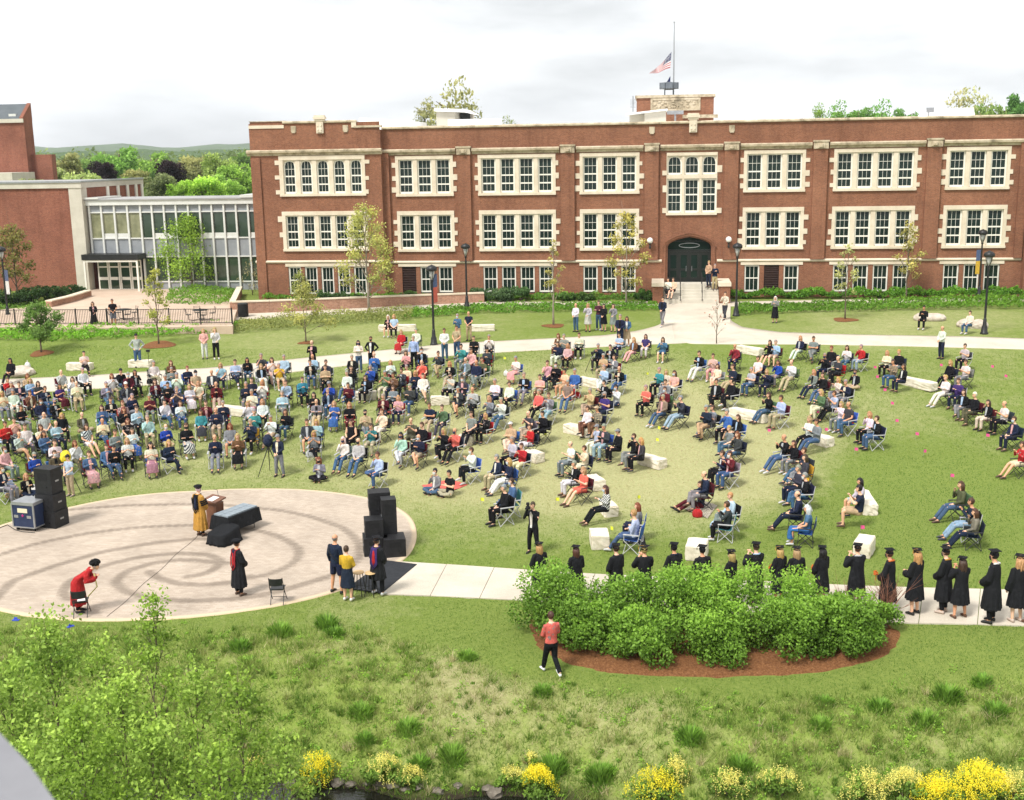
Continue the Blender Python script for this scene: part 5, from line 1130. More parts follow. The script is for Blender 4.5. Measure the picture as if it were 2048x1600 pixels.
# ---- creek stones
for i, (px, py, s_) in enumerate(((675, 1567, .13), (785, 1573, .12), (810, 1580, .09), (835, 1575, .10), (735, 1568, .08), (875, 1583, .11), (915, 1572, .09), (990, 1588, .17), (975, 1578, .11), (700, 1570, .1), (760, 1572, .13), (580, 1570, .15))):
    b = G(px, py); rs = np.random.default_rng(400+i); bm = bmesh.new(); bmesh.ops.create_icosphere(bm, subdivisions=2, radius=1)
    for v in bm.verts: v.co = Vector((v.co.x*s_*1.3, v.co.y*s_, v.co.z*s_*.7))*(1+.16*rs.normal())
    me = bpy.data.meshes.new('creek_stone'); bm.to_mesh(me); bm.free(); me.materials.append(D['rock'])
    od = sorted((675, 785, 810, 835, 735, 875, 915, 990, 975, 700, 760, 580)).index(px)
    tag(addobj('creek_stone', me, loc=(b[0], b[1], b[2]+s_*.2)), 'brown stone at the creek edge, %s from left' % odn[od], 'stone', 'stones along the creek edge')
# ---- saplings in the near left corner
SP = [(300, 1190, 20.5, 1.5, 1700), (95, 1250, 19.5, 2.2, 4200), (205, 1290, 21.0, 2.0, 3200), (470, 1370, 21.0, 2.1, 2300), (385, 1345, 19.0, 1.9, 2600), (20, 1330, 18.0, 2.2, 3600), (150, 1420, 17.0, 2.2, 3600), (300, 1450, 17.5, 2.0, 3000), (560, 1470, 20.0, 1.7, 1300), (430, 1500, 17.0, 1.8, 2200), (240, 1360, 18.5, 2.0, 3000), (40, 1490, 15.5, 2.0, 2800)]
order = sorted(range(len(SP)), key=lambda i: SP[i][0])
for i, (px, yt, Y, w_, n) in enumerate(SP):
    t_ = AT(px, yt, Y); gz_ = float(H(t_[0], Y)); h_ = t_[2]-gz_
    tree_obj('sapling', (t_[0], Y, gz_), h_, w_, h_*.22, int(n*1.9), .085, (0.225, 0.33, 0.062) if i % 3 else (0.18, 0.28, 0.042), 'leafy sapling in the near left corner, %s from left' % odn[order.index(i)], nb=20, seed=500+i, trunk_r=.035, shape='egg', group='saplings in the near left corner', clr=.27, shl=.02)
# ================================================================ PEOPLE
CW = {k: hexlin(v) for k, v in dict(white='dcdad4', cream='dccfb6', black='15161a', navy='20283e', grey='808286', lightgrey='b6b8ba', charcoal='3c3e44', red='b32a2c', maroon='5c1d28', pink='d8a5a4', coral='e06a60', blue='3d66ad',
    royal='27489f', lightblue='a8bed6', teal='3f8a92', green='55724f', olive='585840', tan='b8a182', brown='6d4b36', yellow='d9ae35', denim='4c6a8c', purple='45356f', mint='aad2c6', peach='e8bb9f', taupe='857a6e', khaki='b3a285',
    jeans='46607f', ljeans='93a9be', orange='cf6f33', mauve='a77e86', gold='b98a3e').items()}
HAIRC = {k: hexlin(v) for k, v in dict(bk='1c1716', br='4a3426', bl='b08e5c', gy='8e8a86', wh='d2cdc6', rd='7a4027').items()}
HAIRW = dict(bk='black', br='brown', bl='blond', gy='grey', wh='white', rd='auburn')
SKINS = [hexlin(x) for x in ('e0b394', 'd9a685', 'e6bda0', 'cf9a78', 'e2b59a', 'dcae90')]
def voxel(mb, vox, it, mats, name):
    me = bpy.data.meshes.new(name); me.from_pydata(mb.v, [], mb.f)
    bm = bmesh.new(); bm.from_mesh(me); bmesh.ops.recalc_face_normals(bm, faces=bm.faces); bm.to_mesh(me); bm.free()
    o = bpy.data.objects.new('tmp', me); COL.objects.link(o)
    r = o.modifiers.new('r', 'REMESH'); r.mode = 'VOXEL'; r.voxel_size = vox; r.use_smooth_shade = True
    s = o.modifiers.new('s', 'SMOOTH'); s.factor = .5; s.iterations = it
    dg = bpy.context.evaluated_depsgraph_get(); ev = o.evaluated_get(dg); out_ = bpy.data.meshes.new_from_object(ev)
    bpy.data.objects.remove(o); bpy.data.meshes.remove(me); out_.name = name; out_.materials.clear()
    for m in mats: out_.materials.append(m)
    return out_
def hring(c, rx, ry, n=14, k=0.0, ph=0.0, f=9):
    return [(c[0]+rx*(1+k*math.sin(f*2*math.pi*j/n+ph))*math.cos(2*math.pi*j/n), c[1]+ry*(1+k*math.sin(f*2*math.pi*j/n+ph))*math.sin(2*math.pi*j/n), c[2]) for j in range(n)]
def V3(*a): return np.array(a, float)
def pose(kind, arm, leg):
    J = {}
    if kind in ('seat', 'ground'):
        dz = 0 if kind == 'seat' else -.40
        J['rings'] = [((0, .0, .42+dz), .155, .125), ((0, -.01, .52+dz), .175, .135), ((0, -.04, .66+dz), .150, .112), ((0, -.06, .82+dz), .162, .115), ((0, -.065, .94+dz), .168, .106), ((0, -.06, 1.025+dz), .135, .078), ((0, -.05, 1.07+dz), .065, .06)]
        J['head'] = V3(0, .0, 1.235+dz); J['neck'] = V3(0, -.045, 1.05+dz); hz = .53+dz; sy = -.06; sz = .985+dz
        J['hip'] = [V3(s*.09, .0, hz) for s in (-1, 1)]
        if kind == 'seat':
            kn = [V3(s*.135, .43, .54) for s in (-1, 1)]; ak = [V3(s*.135, .42, .10) for s in (-1, 1)]
            if leg == 'crossed': kn[1] = V3(.03, .46, .64); ak[1] = V3(-.13, .60, .30); kn[0] = V3(-.10, .43, .53)
            if leg == 'out': ak = [V3(s*.12, .72, .09) for s in (-1, 1)]; kn = [V3(s*.12, .42, .50) for s in (-1, 1)]
            if leg == 'ankle': kn[1] = V3(.24, .40, .60); ak[1] = V3(-.08, .52, .60)
        else:
            kn = [V3(s*.36, .26, .16) for s in (-1, 1)]; ak = [V3(-s*.10, .36, .07) for s in (-1, 1)]
            if leg == 'out': kn = [V3(s*.12, .45, .26) for s in (-1, 1)]; ak = [V3(s*.14, .85, .07) for s in (-1, 1)]
    else:
        J['rings'] = [((0, .0, .82), .145, .115), ((0, .0, .93), .16, .122), ((0, -.01, 1.08), .136, .102), ((0, -.015, 1.25), .158, .115), ((0, -.02, 1.37), .17, .108), ((0, -.02, 1.455), .135, .08), ((0, -.015, 1.50), .065, .06)]
        J['head'] = V3(0, .02, 1.655); J['neck'] = V3(0, -.01, 1.48); hz = .90; sy = -.02; sz = 1.415
        J['hip'] = [V3(s*.085, 0, hz) for s in (-1, 1)]
        kn = [V3(s*.105, .02, .50) for s in (-1, 1)]; ak = [V3(s*.115, -.02, .09) for s in (-1, 1)]
        if leg == 'walk': kn = [V3(-.09, .16, .52), V3(.09, -.02, .49)]; ak = [V3(-.09, .30, .12), V3(.09, -.33, .16)]
        if leg == 'wide': ak = [V3(s*.17, -.02, .09) for s in (-1, 1)]; kn = [V3(s*.14, .02, .5) for s in (-1, 1)]
    J['knee'], J['ankle'] = kn, ak
    o = sz-.985; sh = [V3(s*.175, sy, sz) for s in (-1, 1)]; el = [V3(s*.235, sy+.06, sz-.25) for s in (-1, 1)]
    wr = {'clap': [V3(s*.045, sy+.32, sz-.10) for s in (-1, 1)], 'lap': [V3(s*.08, sy+.29, sz-.36) for s in (-1, 1)], 'cross': [V3(-s*.10, sy+.20, sz-.20) for s in (-1, 1)], 'phone': [V3(s*.05, sy+.30, sz+.0) for s in (-1, 1)],
          'chin': [V3(-.08, sy+.29, sz-.36), V3(.05, sy+.22, sz+.05)], 'down': [V3(s*.25, sy+.07, sz-.50) for s in (-1, 1)], 'front': [V3(s*.05, sy+.24, sz-.40) for s in (-1, 1)], 'hip': [V3(s*.17, sy+.07, sz-.42) for s in (-1, 1)],
          'camera': [V3(s*.055, sy+.26, sz+.19) for s in (-1, 1)], 'carry': [V3(-.06, sy+.30, sz-.28), V3(.12, sy+.28, sz-.30)], 'face': [V3(s*.04, sy+.30, sz-.02) for s in (-1, 1)]}[arm]
    if arm == 'down': el = [V3(s*.245, sy-.01, sz-.27) for s in (-1, 1)]
    if arm == 'hip': el = [V3(s*.36, sy-.06, sz-.24) for s in (-1, 1)]
    if arm in ('camera', 'face', 'phone'): el = [V3(s*.25, sy+.16, sz-.19) for s in (-1, 1)]
    if arm == 'chin': el[1] = V3(.22, sy+.17, sz-.22)
    J['sh'], J['el'], J['wr'] = sh, el, wr
    if arm == 'face':                                        # bent forward
        pass
    return J
def bend(J, deg, z0):
    """lean the whole upper body forward about height z0"""
    a = R(deg); c, s = math.cos(a), math.sin(a)
    def f(p):
        p = np.array(p, float)
        if p[2] <= z0: return p
        k = min(1.0, (p[2]-z0)/.18); y, z = p[1], p[2]-z0; aa = a*k
        return V3(p[0], y*math.cos(aa)+z*math.sin(aa), z0+z*math.cos(aa)-y*math.sin(aa)*.6)
    J['rings'] = [(tuple(f(c_)), rx, ry) for c_, rx, ry in J['rings']]
    for k in ('head', 'neck'): J[k] = f(J[k])
    for k in ('sh', 'el', 'wr'): J[k] = [f(p) for p in J[k]]
    return J
def make_body(J, vox=.017):
    m = MB(); m.rings([hring(c, rx, ry, 14) for c, rx, ry in J['rings']])
    h = J['head']; m.tube([J['neck']-V3(0, 0, .03), (J['neck']+h)/2, h-V3(0, .015, .04)], [.06, .05, .052], 10)
    m.ell(h+V3(0, -.008, .02), (.074, .092, .098), 14, 10); m.ell(h+V3(0, .018, -.045), (.058, .066, .068), 12, 8)
    m.ell(h+V3(0, .092, -.012), (.013, .018, .022), 8, 6)
    for s in (-1, 1): m.ell(h+V3(s*.074, -.008, -.008), (.012, .022, .03), 8, 6)
    for s in (0, 1):
        m.tube([J['hip'][s], (J['hip'][s]+J['knee'][s])/2+V3(0, .0, .005), J['knee'][s]], [.09, .078, .058], 10); m.tube([J['knee'][s], J['knee'][s]*.62+J['ankle'][s]*.38, J['ankle'][s]], [.056, .056, .036], 10)
        d = J['ankle'][s]-J['knee'][s]; d /= np.linalg.norm(d); fwd = V3(0, 1, 0) if abs(d[1]) < .75 else V3(0, .4, .9)
        m.tube([J['ankle'][s], J['ankle'][s]+fwd*.06-V3(0, 0, .03), J['ankle'][s]+fwd*.14-V3(0, 0, .05)], [.036, .036, .026], 8)
        m.tube([J['sh'][s]*V3(.75, 1, 1), J['sh'][s], (J['sh'][s]+J['el'][s])/2, J['el'][s]], [.055, .056, .047, .038], 10); m.tube([J['el'][s], J['el'][s]*.6+J['wr'][s]*.4, J['wr'][s]], [.038, .038, .026], 9)
        d = J['wr'][s]-J['el'][s]; d /= np.linalg.norm(d); m.tube([J['wr'][s]-d*.01, J['wr'][s]+d*.05, J['wr'][s]+d*.09], [.026, .034, .028], 8, .6)
    me = voxel(m, vox, 3, [D['skin'], D['eye'], D['lip']], 'person')
    # fingers, eyes and mouth added to the same mesh
    x = MB()
    for s in (0, 1):
        d = J['wr'][s]-J['el'][s]; d /= np.linalg.norm(d); side = np.cross(d, V3(0, 0, 1)); side /= np.linalg.norm(side)+1e-9; up = np.cross(side, d); sg = 1 if s == 1 else -1; p = J['wr'][s]
        for j, ln in enumerate((.065, .075, .07, .055)):
            b = p+d*.085+side*((j-1.5)*.017*sg); x.tube([b-d*.02, b+d*ln*.5+up*.004, b+d*ln*.85-up*.022], [.0092, .0085, .0065], 5)
        b = p+d*.03-side*sg*.03; x.tube([b, b+d*.03-side*sg*.018, b+d*.055-side*sg*.016-up*.008], [.011, .010, .007], 5)
    nb = len(x.f); x.cur = 1
    for s in (-1, 1): x.ell(h+V3(s*.031, .083, .012), (.011, .008, .007), 7, 5); x.tube([h+V3(s*.048, .078, .033), h+V3(s*.03, .089, .038), h+V3(s*.013, .088, .033)], [.004, .005, .004], 4)
    x.cur = 2; x.tube([h+V3(-.022, .077, -.058), h+V3(0, .084, -.057), h+V3(.022, .077, -.058)], [.004, .007, .004], 5)
    bm = bmesh.new(); bm.from_mesh(me); m2 = x.mesh('x', [D['skin']]); m2.materials.append(D['eye']); m2.materials.append(D['lip']); bm.from_mesh(m2); bm.to_mesh(me); bm.free(); bpy.data.meshes.remove(m2)
    me.polygons.foreach_set('use_smooth', [True]*len(me.polygons)); return me
def cut(p, q, t): return p+(q-p)*t
def make_shirt(J, sleeve, mat, long_hem=False, vox=.017, infl=.017):
    m = MB(); rs = [hring(c, rx+infl, ry+infl, 16) for c, rx, ry in J['rings'][(0 if long_hem else 1):-1]]
    c, rx, ry = J['rings'][-1]; rs.append(hring(tuple(V3(*c)-V3(0, 0, .012)), rx+.028, ry+.025, 16)); m.rings(rs)
    for s in (0, 1):
        a, b, c = J['sh'][s], J['el'][s], J['wr'][s]
        if sleeve == 'short': m.tube([a*V3(.7, 1, 1), a, cut(a, b, .62)], [.060, .068, .062], 10)
        elif sleeve == 'none': m.tube([a*V3(.7, 1, 1), a], [.062, .062], 10)
        else: m.tube([a*V3(.7, 1, 1), a, cut(a, b, .5), b, cut(b, c, .5), cut(b, c, .96)], [.060, .067, .060, .053, .048, .041], 10)
    return voxel(m, vox, 2, [mat], 'shirt')
def make_trousers(J, kind, vox=.017):
    m = MB(); rs = [hring(c, rx+.012, ry+.012, 16) for c, rx, ry in J['rings'][:2]]; c, rx, ry = J['rings'][2]; rs.append(hring(tuple(V3(*J['rings'][1][0])*.55+V3(*c)*.45), rx+.016, ry+.014, 16)); m.rings(rs)
    for s in (0, 1):
        h_, k, a = J['hip'][s], J['knee'][s], J['ankle'][s]
        if kind == 'shorts': m.tube([h_, cut(h_, k, .5), cut(h_, k, .86)], [.108, .10, .092], 10)
        else: m.tube([h_, cut(h_, k, .5), k], [.105, .092, .075], 10); m.tube([k, cut(k, a, .5), cut(k, a, .95)], [.075, .07, .062], 10)
    return voxel(m, vox, 2, [None], 'trousers')
def make_skirt(J, vox=.018, length=.72):
    m = MB(); h_ = (J['hip'][0]+J['hip'][1])/2; k = (J['knee'][0]+J['knee'][1])/2; a = (J['ankle'][0]+J['ankle'][1])/2
    seated = abs(h_[2]-k[2]) < .2
    if seated:
        m.rings([hring(c, rx+.02, ry+.02, 16) for c, rx, ry in J['rings'][:3]])
        pts = [h_, cut(h_, k, .5), k+V3(0, .02, 0), cut(k, a, .25)+V3(0, .05, 0), cut(k, a, length)+V3(0, .05, 0)]; rd = [.20, .215, .215, .22, .25]
        rings_ = []
        for i, (p, r_) in enumerate(zip(pts, rd)):
            up = V3(0, 0, 1) if i < 2 else (V3(0, .7, .7) if i == 2 else V3(0, 1, 0)); w_ = .095 if i < 4 else .12
            rings_.append([tuple(p+V3(1, 0, 0)*r_*(1+.05*math.sin(j*2.1+i))*math.cos(2*math.pi*j/18)+up*w_*(1+.08*math.sin(j*2.9+i))*math.sin(2*math.pi*j/18)) for j in range(18)])
        m.rings(rings_)
    else:
        zt = J['rings'][2][0][2]; zb = h_[2]-(h_[2]-a[2])*length
        rs = []
        for f in (0, .18, .45, .75, 1): z = zt+(zb-zt)*f; rs.append(hring((0, .0, z), .165+.085*f, .13+.075*f, 24, .05*f, 1, 6))
        m.rings(rs)
    return voxel(m, vox, 2, [None], 'skirt')
def make_gown(J, hem=.30, vox=.018, flare=1.0):
    m = MB(); rs = []; n = 44
    zt = J['rings'][5][0]
    rs.append(hring((zt[0], zt[1], zt[2]+.04), .10, .085, n)); rs.append(hring(zt, .155, .10, n))
    for (c, rx, ry), e in zip(J['rings'][4:0:-1], (.018, .032, .05, .05)): rs.append(hring(c, rx+e, ry+e, n, .012, 0, 9))
    c0 = J['rings'][1][0]
    for f in (.2, .45, .7, 1.0):
        z = c0[2]+(hem-c0[2])*f; rs.append(hring((0, c0[1]*(1-f), z), .212+.05*f, .178+.05*f, n, .03+.075*f, .6*f+1, 11))
    m.rings(rs)
    for s in (0, 1):
        a, b, c = J['sh'][s], J['el'][s], J['wr'][s]; dr = V3(0, 0, -.07)
        m.tube([a*V3(.65, 1, 1), a, cut(a, b, .5)+dr*.2, b+dr*.5, cut(b, c, .6)+dr*.9, cut(b, c, .92)+dr*.9], [.068, .076, .08, .09, .10, .10], 12)
    return voxel(m, vox, 2, [None], 'gown')
# ---- heads: hair, hats, masks (head-local, forward +Y)
def shell(keep, r=(.084, .103, .112), off=(0, -.012, .026), nu=26, nv=18, lump=.03, seed=0):
    rs = np.random.default_rng(seed); V = []; idn = {}
    for i in range(nv+1):
        for j in range(nu):
            a = -math.pi/2+math.pi*i/nv; b = 2*math.pi*j/nu; k = 1+lump*rs.normal()
            V.append((off[0]+r[0]*k*math.cos(a)*math.cos(b), off[1]+r[1]*k*math.cos(a)*math.sin(b), off[2]+r[2]*k*math.sin(a)))
    F = []
    for i in range(nv):
        for j in range(nu):
            q = (i*nu+j, i*nu+(j+1) % nu, (i+1)*nu+(j+1) % nu, (i+1)*nu+j); c = np.mean([V[t] for t in q], 0)
            if keep(c): F.append(q)
    return V, F
def hair_mesh(kind, seed=0):
    m = MB(); rs = np.random.default_rng(seed+5)
    if kind == 'bald': V, F = shell(lambda c: c[2] < .03 and c[2] > -.07 and c[1] < .015, r=(.080, .100, .11), seed=seed)
    else: V, F = shell(lambda c: not (c[1] > .02 and c[2] < .055) and not (c[2] < -.055 and c[1] > -.09) and c[2] > -.085, seed=seed)
    m.add(V, F)
    if kind == 'long':
        for j in range(15):
            a = math.pi*(1.0+.98*(j/14))+0; x, y = .078*math.cos(a), -.012+.094*math.sin(a); L_ = .27+.06*rs.normal(); ph = rs.uniform(0, 6.28); k = 1.12
            m.tube([(x, y, .05), (x*k, y*k, -.04), (x*k+.008*math.sin(ph), y*1.08-.01, -.14), (x*.95+.012*math.sin(ph+2), y*1.05-.012, -.23), (x*.8, y*1.0-.012, -.02-L_)], [.026, .03, .029, .024, .008], 6)
    if kind == 'verylong':
        for j in range(20):
            a = math.pi*(1.02+.96*(j/19)); x, y = .08*math.cos(a), -.012+.096*math.sin(a); L_ = .42+.07*rs.normal(); ph = rs.uniform(0, 6.28)
            P_ = [(x, y, .05)]
            for f in (.2, .4, .6, .8, 1.0): P_.append((x*(1.15+.25*math.sin(f*3))+.014*math.sin(f*9+ph), y*(1.1-.05*f)-.03*f+.01*math.cos(f*8+ph), .03-L_*f))
            m.tube(P_, [.025, .028, .027, .025, .02, .006], 6)
    if kind == 'curly':
        for j in range(60):
            d = rs.normal(0, 1, 3); d /= np.linalg.norm(d)
            if d[1] > .35 and d[2] < .5: continue
            m.ell((d[0]*.10, -.02+d[1]*.105, .0+d[2]*.11-.03*(1-d[2])), (.034, .034, .04), 6, 5)
    return m.mesh('hair', D['hair'], True, fix=(kind != 'x'))
def cap_mesh():
    V, F = shell(lambda c: c[2] > .035, r=(.088, .106, .110), off=(0, -.008, .026), lump=0); m = MB().add(V, F)
    m.prism([(-.07, .075), (-.06, .13), (-.03, .155), (.03, .155), (.06, .13), (.07, .075)], .047, .056, 'z'); return m.mesh('cap', D['tint'], True)
def mask_mesh():
    V, F = shell(lambda c: c[1] > .045 and c[2] < -.012 and c[2] > -.105 and abs(c[0]) < .062, r=(.074, .108, .13), off=(0, -.0, -.03), lump=0); return MB().add(V, F).mesh('face_mask', D['tint'], True)
def board_mesh():
    V, F = shell(lambda c: c[2] > .03, r=(.089, .107, .100), off=(0, -.010, .026), lump=0); m = MB().add(V, F); z = .128; r_ = .165
    m.prism([(r_*math.cos(t), -.01+r_*math.sin(t)) for t in (0, math.pi/2, math.pi, 1.5*math.pi)], z, z+.009, 'z'); m.ell((0, -.01, z+.013), (.012, .012, .006), 8, 5)
    return m.mesh('mortarboard', D['cloth_plain'])
def tassel_mesh():
    m = MB(); m.tube([(0, -.01, .142), (-.09, .0, .142), (-.155, .0, .138), (-.16, .0, .10), (-.16, .0, .04)], [.004, .004, .004, .008, .013], 5); return m.mesh('tassel', D['tint'])
def tam_mesh():
    V, F = shell(lambda c: c[2] > .03, r=(.088, .107, .09), off=(0, -.01, .026), lump=0); m = MB().add(V, F); m.ell((0, -.02, .105), (.145, .15, .055), 16, 8); return m.mesh('tam', D['cloth_plain'], True)
HM = {}
def HMesh(k):
    if k not in HM: HM[k] = {'cap': cap_mesh, 'mask': mask_mesh, 'board': board_mesh, 'tassel': tassel_mesh, 'tam': tam_mesh}[k]() if k in ('cap', 'mask', 'board', 'tassel', 'tam') else hair_mesh(*k)
    return HM[k]
SHOE = {}
def shoe_mesh():
    if 's' not in SHOE: m = MB(); m.rings([[(x*.045*w_, y+.0, z_*h_-.085) for x, z_ in [(math.cos(t), (math.sin(t)+1)/2) for t in np.linspace(0, 2*math.pi, 10, endpoint=False)]] for y, w_, h_ in ((-.07, .6, .07), (-.05, .9, .09), (.02, .95, .10), (.09, 1.05, .075), (.15, .95, .055), (.185, .5, .035))]); SHOE['s'] = m.mesh('shoe', D['tint'], True)
    return SHOE['s']
TPL = {}
def T(kind, arm, leg, item, extra=None):
    key = (kind, arm, leg, item, extra)
    if item in ('trousers', 'shorts', 'skirt'): key = (kind, '-', leg, item, extra)
    if key not in TPL:
        J = POSES.setdefault((kind, arm, leg), pose(kind if kind != 'bent' else 'stand', arm, leg) if kind != 'bent' else bend(pose('stand', arm, leg), 52, .95))
        if item == 'body': me = make_body(J)
        elif item == 'shirt': me = make_shirt(J, extra, None)
        elif item in ('trousers', 'shorts'): me = make_trousers(J, item)
        elif item == 'skirt': me = make_skirt(J, length=extra or .72)
        elif item == 'gown': me = make_gown(J, extra or .30)
        me.materials.clear() if item != 'body' else None
        if item != 'body': me.materials.append(D['cloth_plain'])
        TPL[key] = me
    return TPL[key]
POSES = {}
def getJ(kind, arm, leg):
    T(kind, arm, leg, 'body'); return POSES[(kind, arm, leg)]
FRONT = {}
def front_mesh(kind, arm, leg):
    if kind not in FRONT:
        J = getJ(kind, arm, leg); m = MB(); rs = []
        for (c, rx, ry), w_ in zip(J['rings'][1:6], (.035, .04, .05, .06, .05)):
            n = 7; rs.append([(w_*(2*i/(n-1)-1), c[1]+(ry+.026)*math.sqrt(1-(w_*(2*i/(n-1)-1)/(rx+.026))**2), c[2]) for i in range(n)])
        V = [p for r_ in rs for p in r_]; n = 7
        m.add(V, [(k*n+i, k*n+i+1, (k+1)*n+i+1, (k+1)*n+i) for k in range(len(rs)-1) for i in range(n-1)]); FRONT[kind] = m.mesh('shirt_front', D['cloth_plain'], True)
    return FRONT[kind]
PEOPLE = []
def clothed(o, mk):
    """give an object its own pattern material without copying the mesh"""
    if mk != 'plain':
        o.material_slots[0].link = 'OBJECT'; o.material_slots[0].material = D['cloth_'+mk]
def build_person(loc, rz, kind, arm, leg, top, bottom, hair, scale=1.0, sleeve='long', mask=None, skin=None, hat=None, gown=None, label=None, hem=.30, shoes=None, group=None, very=False):
    rnd = random.Random(int(loc[0]*977+loc[1]*131)); J = getJ(kind, arm, leg)
    b = addobj('person', T(kind, arm, leg, 'body'), loc=loc, rz=rz, color=skin or rnd.choice(SKINS)); b.scale = (scale,)*3
    def pat(w):
        for k in ('plaid', 'stripe', 'floral'):
            if w.startswith(k+'-'): return CW[w[len(k)+1:]], k
        return CW[w], 'plain'
    vary = lambda c: tuple(max(0, x*rnd.uniform(.88, 1.1)) for x in c)
    if gown:
        g = addobj('gown', T(kind, arm, leg, 'gown', hem), b, color=CW[gown] if gown != 'black' else (.014, .0145, .017)); clothed(g, 'plain')
        if bottom and bottom != 'bare': addobj('trousers', T(kind, arm, leg, 'trousers'), b, color=CW[bottom])
    else:
        c, k = pat(top); s_ = addobj('shirt', T(kind, arm, leg, 'shirt', sleeve), b, color=vary(c)); clothed(s_, k)
        if sleeve == 'long' and bottom != 'dr' and top in ('black', 'navy', 'charcoal', 'grey', 'denim', 'brown', 'maroon', 'olive', 'taupe') and rnd.random() < .55:
            addobj('shirt_front', front_mesh(kind, arm, leg), b, color=CW[rnd.choice(['white', 'lightgrey', 'lightblue', 'cream', 'black', 'pink'])])
        if bottom == 'dr': o = addobj('dress_skirt', T(kind, arm, leg, 'skirt', .52 if kind == 'stand' else None), b, color=vary(c)); clothed(o, k)
        elif bottom.startswith('sk:'): c2, k2 = pat(bottom[3:]); o = addobj('skirt', T(kind, arm, leg, 'skirt', .56 if kind == 'stand' and bottom != 'sk:black' else None), b, color=vary(c2)); clothed(o, k2)
        elif bottom.startswith('sh:'): addobj('shorts', T(kind, arm, leg, 'shorts'), b, color=vary(CW[bottom[3:]]))
        else: addobj('trousers', T(kind, arm, leg, 'trousers'), b, color=vary(CW[bottom]))
    sc_ = shoes or rnd.choice([(.02, .02, .022), (.02, .02, .022), (.10, .06, .04), (.5, .5, .5), (.05, .05, .06)])
    for s in (0, 1):
        a = J['ankle'][s]; o = addobj('shoe', shoe_mesh(), b, loc=(a[0], a[1]+.01, a[2]), color=sc_)
        d = a-J['knee'][s]
        if abs(d[1]) > abs(d[2])*.9: o.rotation_euler = (.6, 0, 0)
    hc = hair[:2]; hk = 'long' if hair.endswith('L') else 'short'
    if very: hk = very
    if hair == 'ba': hk = 'bald'; col = HAIRC[rnd.choice(['gy', 'br', 'gy'])]
    elif hair.startswith('cap'): hk = 'short'; col = HAIRC[rnd.choice(['gy', 'br', 'bk'])]; hat = ('cap', CW[hair.split('-')[1]])
    else: col = HAIRC[hc]
    hy = rnd.uniform(-.35, .35) if not gown else 0
    h = addobj('hair', HMesh((hk, rnd.randint(0, 2))), b, loc=tuple(J['head']), color=tuple(x*rnd.uniform(.8, 1.15) for x in col))
    if hat: o = addobj({'cap': 'cap', 'board': 'mortarboard', 'tam': 'tam'}[hat[0]], HMesh(hat[0]), b, loc=tuple(J['head']), color=hat[1])
    if hat and hat[0] == 'board': addobj('tassel', HMesh('tassel'), o, color=hat[2] if len(hat) > 2 else CW['gold'])
    if mask: addobj('face_mask', HMesh('mask'), b, loc=tuple(J['head']), color=mask)
    if label: tag(b, label, 'person', group)
    return b
# ---- folding camp chair
CM = {}
def chair_meshes():
    if CM: return CM
    def cloth_quad(P, nx_=6, ny_=6, sag=.03, n=(0, 0, -1), th_=.012):
        A, B, C_, E_ = [V3(*p) for p in P]; V = []
        for off in (0, 1):
            for j in range(ny_+1):
                for i in range(nx_+1):
                    u, v_ = i/nx_, j/ny_; p = (A*(1-u)+B*u)*(1-v_)+(E_*(1-u)+C_*u)*v_; V.append(p+V3(*n)*(sag*math.sin(math.pi*u)*math.sin(math.pi*v_)+off*th_))
        k = (nx_+1)*(ny_+1); idn = np.arange(k).reshape(ny_+1, nx_+1); F = [tuple(q) for q in np.stack([idn[:-1, :-1], idn[:-1, 1:], idn[1:, 1:], idn[1:, :-1]], -1).reshape(-1, 4)]
        F2 = [tuple(int(t)+k for t in q[::-1]) for q in F]; e = list(idn[0])+list(idn[1:, -1])+list(idn[-1, -2::-1])+list(idn[-2:0:-1, 0]); F3 = [(int(e[i]), int(e[i-1]), int(e[i-1])+k, int(e[i])+k) for i in range(len(e))]
        return MB().add(V, [tuple(map(int, f)) for f in F]+F2+F3)
    CM['seat'] = cloth_quad([(-.25, -.20, .44), (.25, -.20, .44), (.25, .24, .46), (-.25, .24, .46)], sag=.05).mesh('seat', D['cloth_plain'], True)
    CM['back'] = cloth_quad([(-.25, -.22, .50), (.25, -.22, .50), (.25, -.30, .90), (-.25, -.30, .90)], sag=.04, n=(0, -1, 0)).mesh('backrest', D['cloth_plain'], True)
    for i, s in enumerate((-1, 1)):
        CM['legA%d' % i] = MB().tube([(s*.27, -.24, .01), (s*.27, .25, .46)], .013, 6).mesh('leg', D['tint'])
        CM['legB%d' % i] = MB().tube([(s*.285, .25, .01), (s*.285, -.22, .46), (s*.27, -.31, .92)], .013, 6).mesh('leg', D['tint'])
        CM['arm%d' % i] = MB().box(s*.29-.035, s*.29+.035, -.24, .24, .625, .645).tube([(s*.285, .22, .46), (s*.285, .22, .63)], .012, 6).mesh('armrest', D['tint'])
    CM['cf'] = MB().tube([(-.27, .25, .03), (.27, .22, .43)], .010, 5).tube([(.27, .25, .03), (-.27, .22, .43)], .010, 5).mesh('cross_brace', D['tint'])
    CM['cb'] = MB().tube([(-.27, -.24, .03), (.27, -.20, .42)], .010, 5).tube([(.27, -.24, .03), (-.27, -.20, .42)], .010, 5).mesh('cross_brace', D['tint'])
    return CM
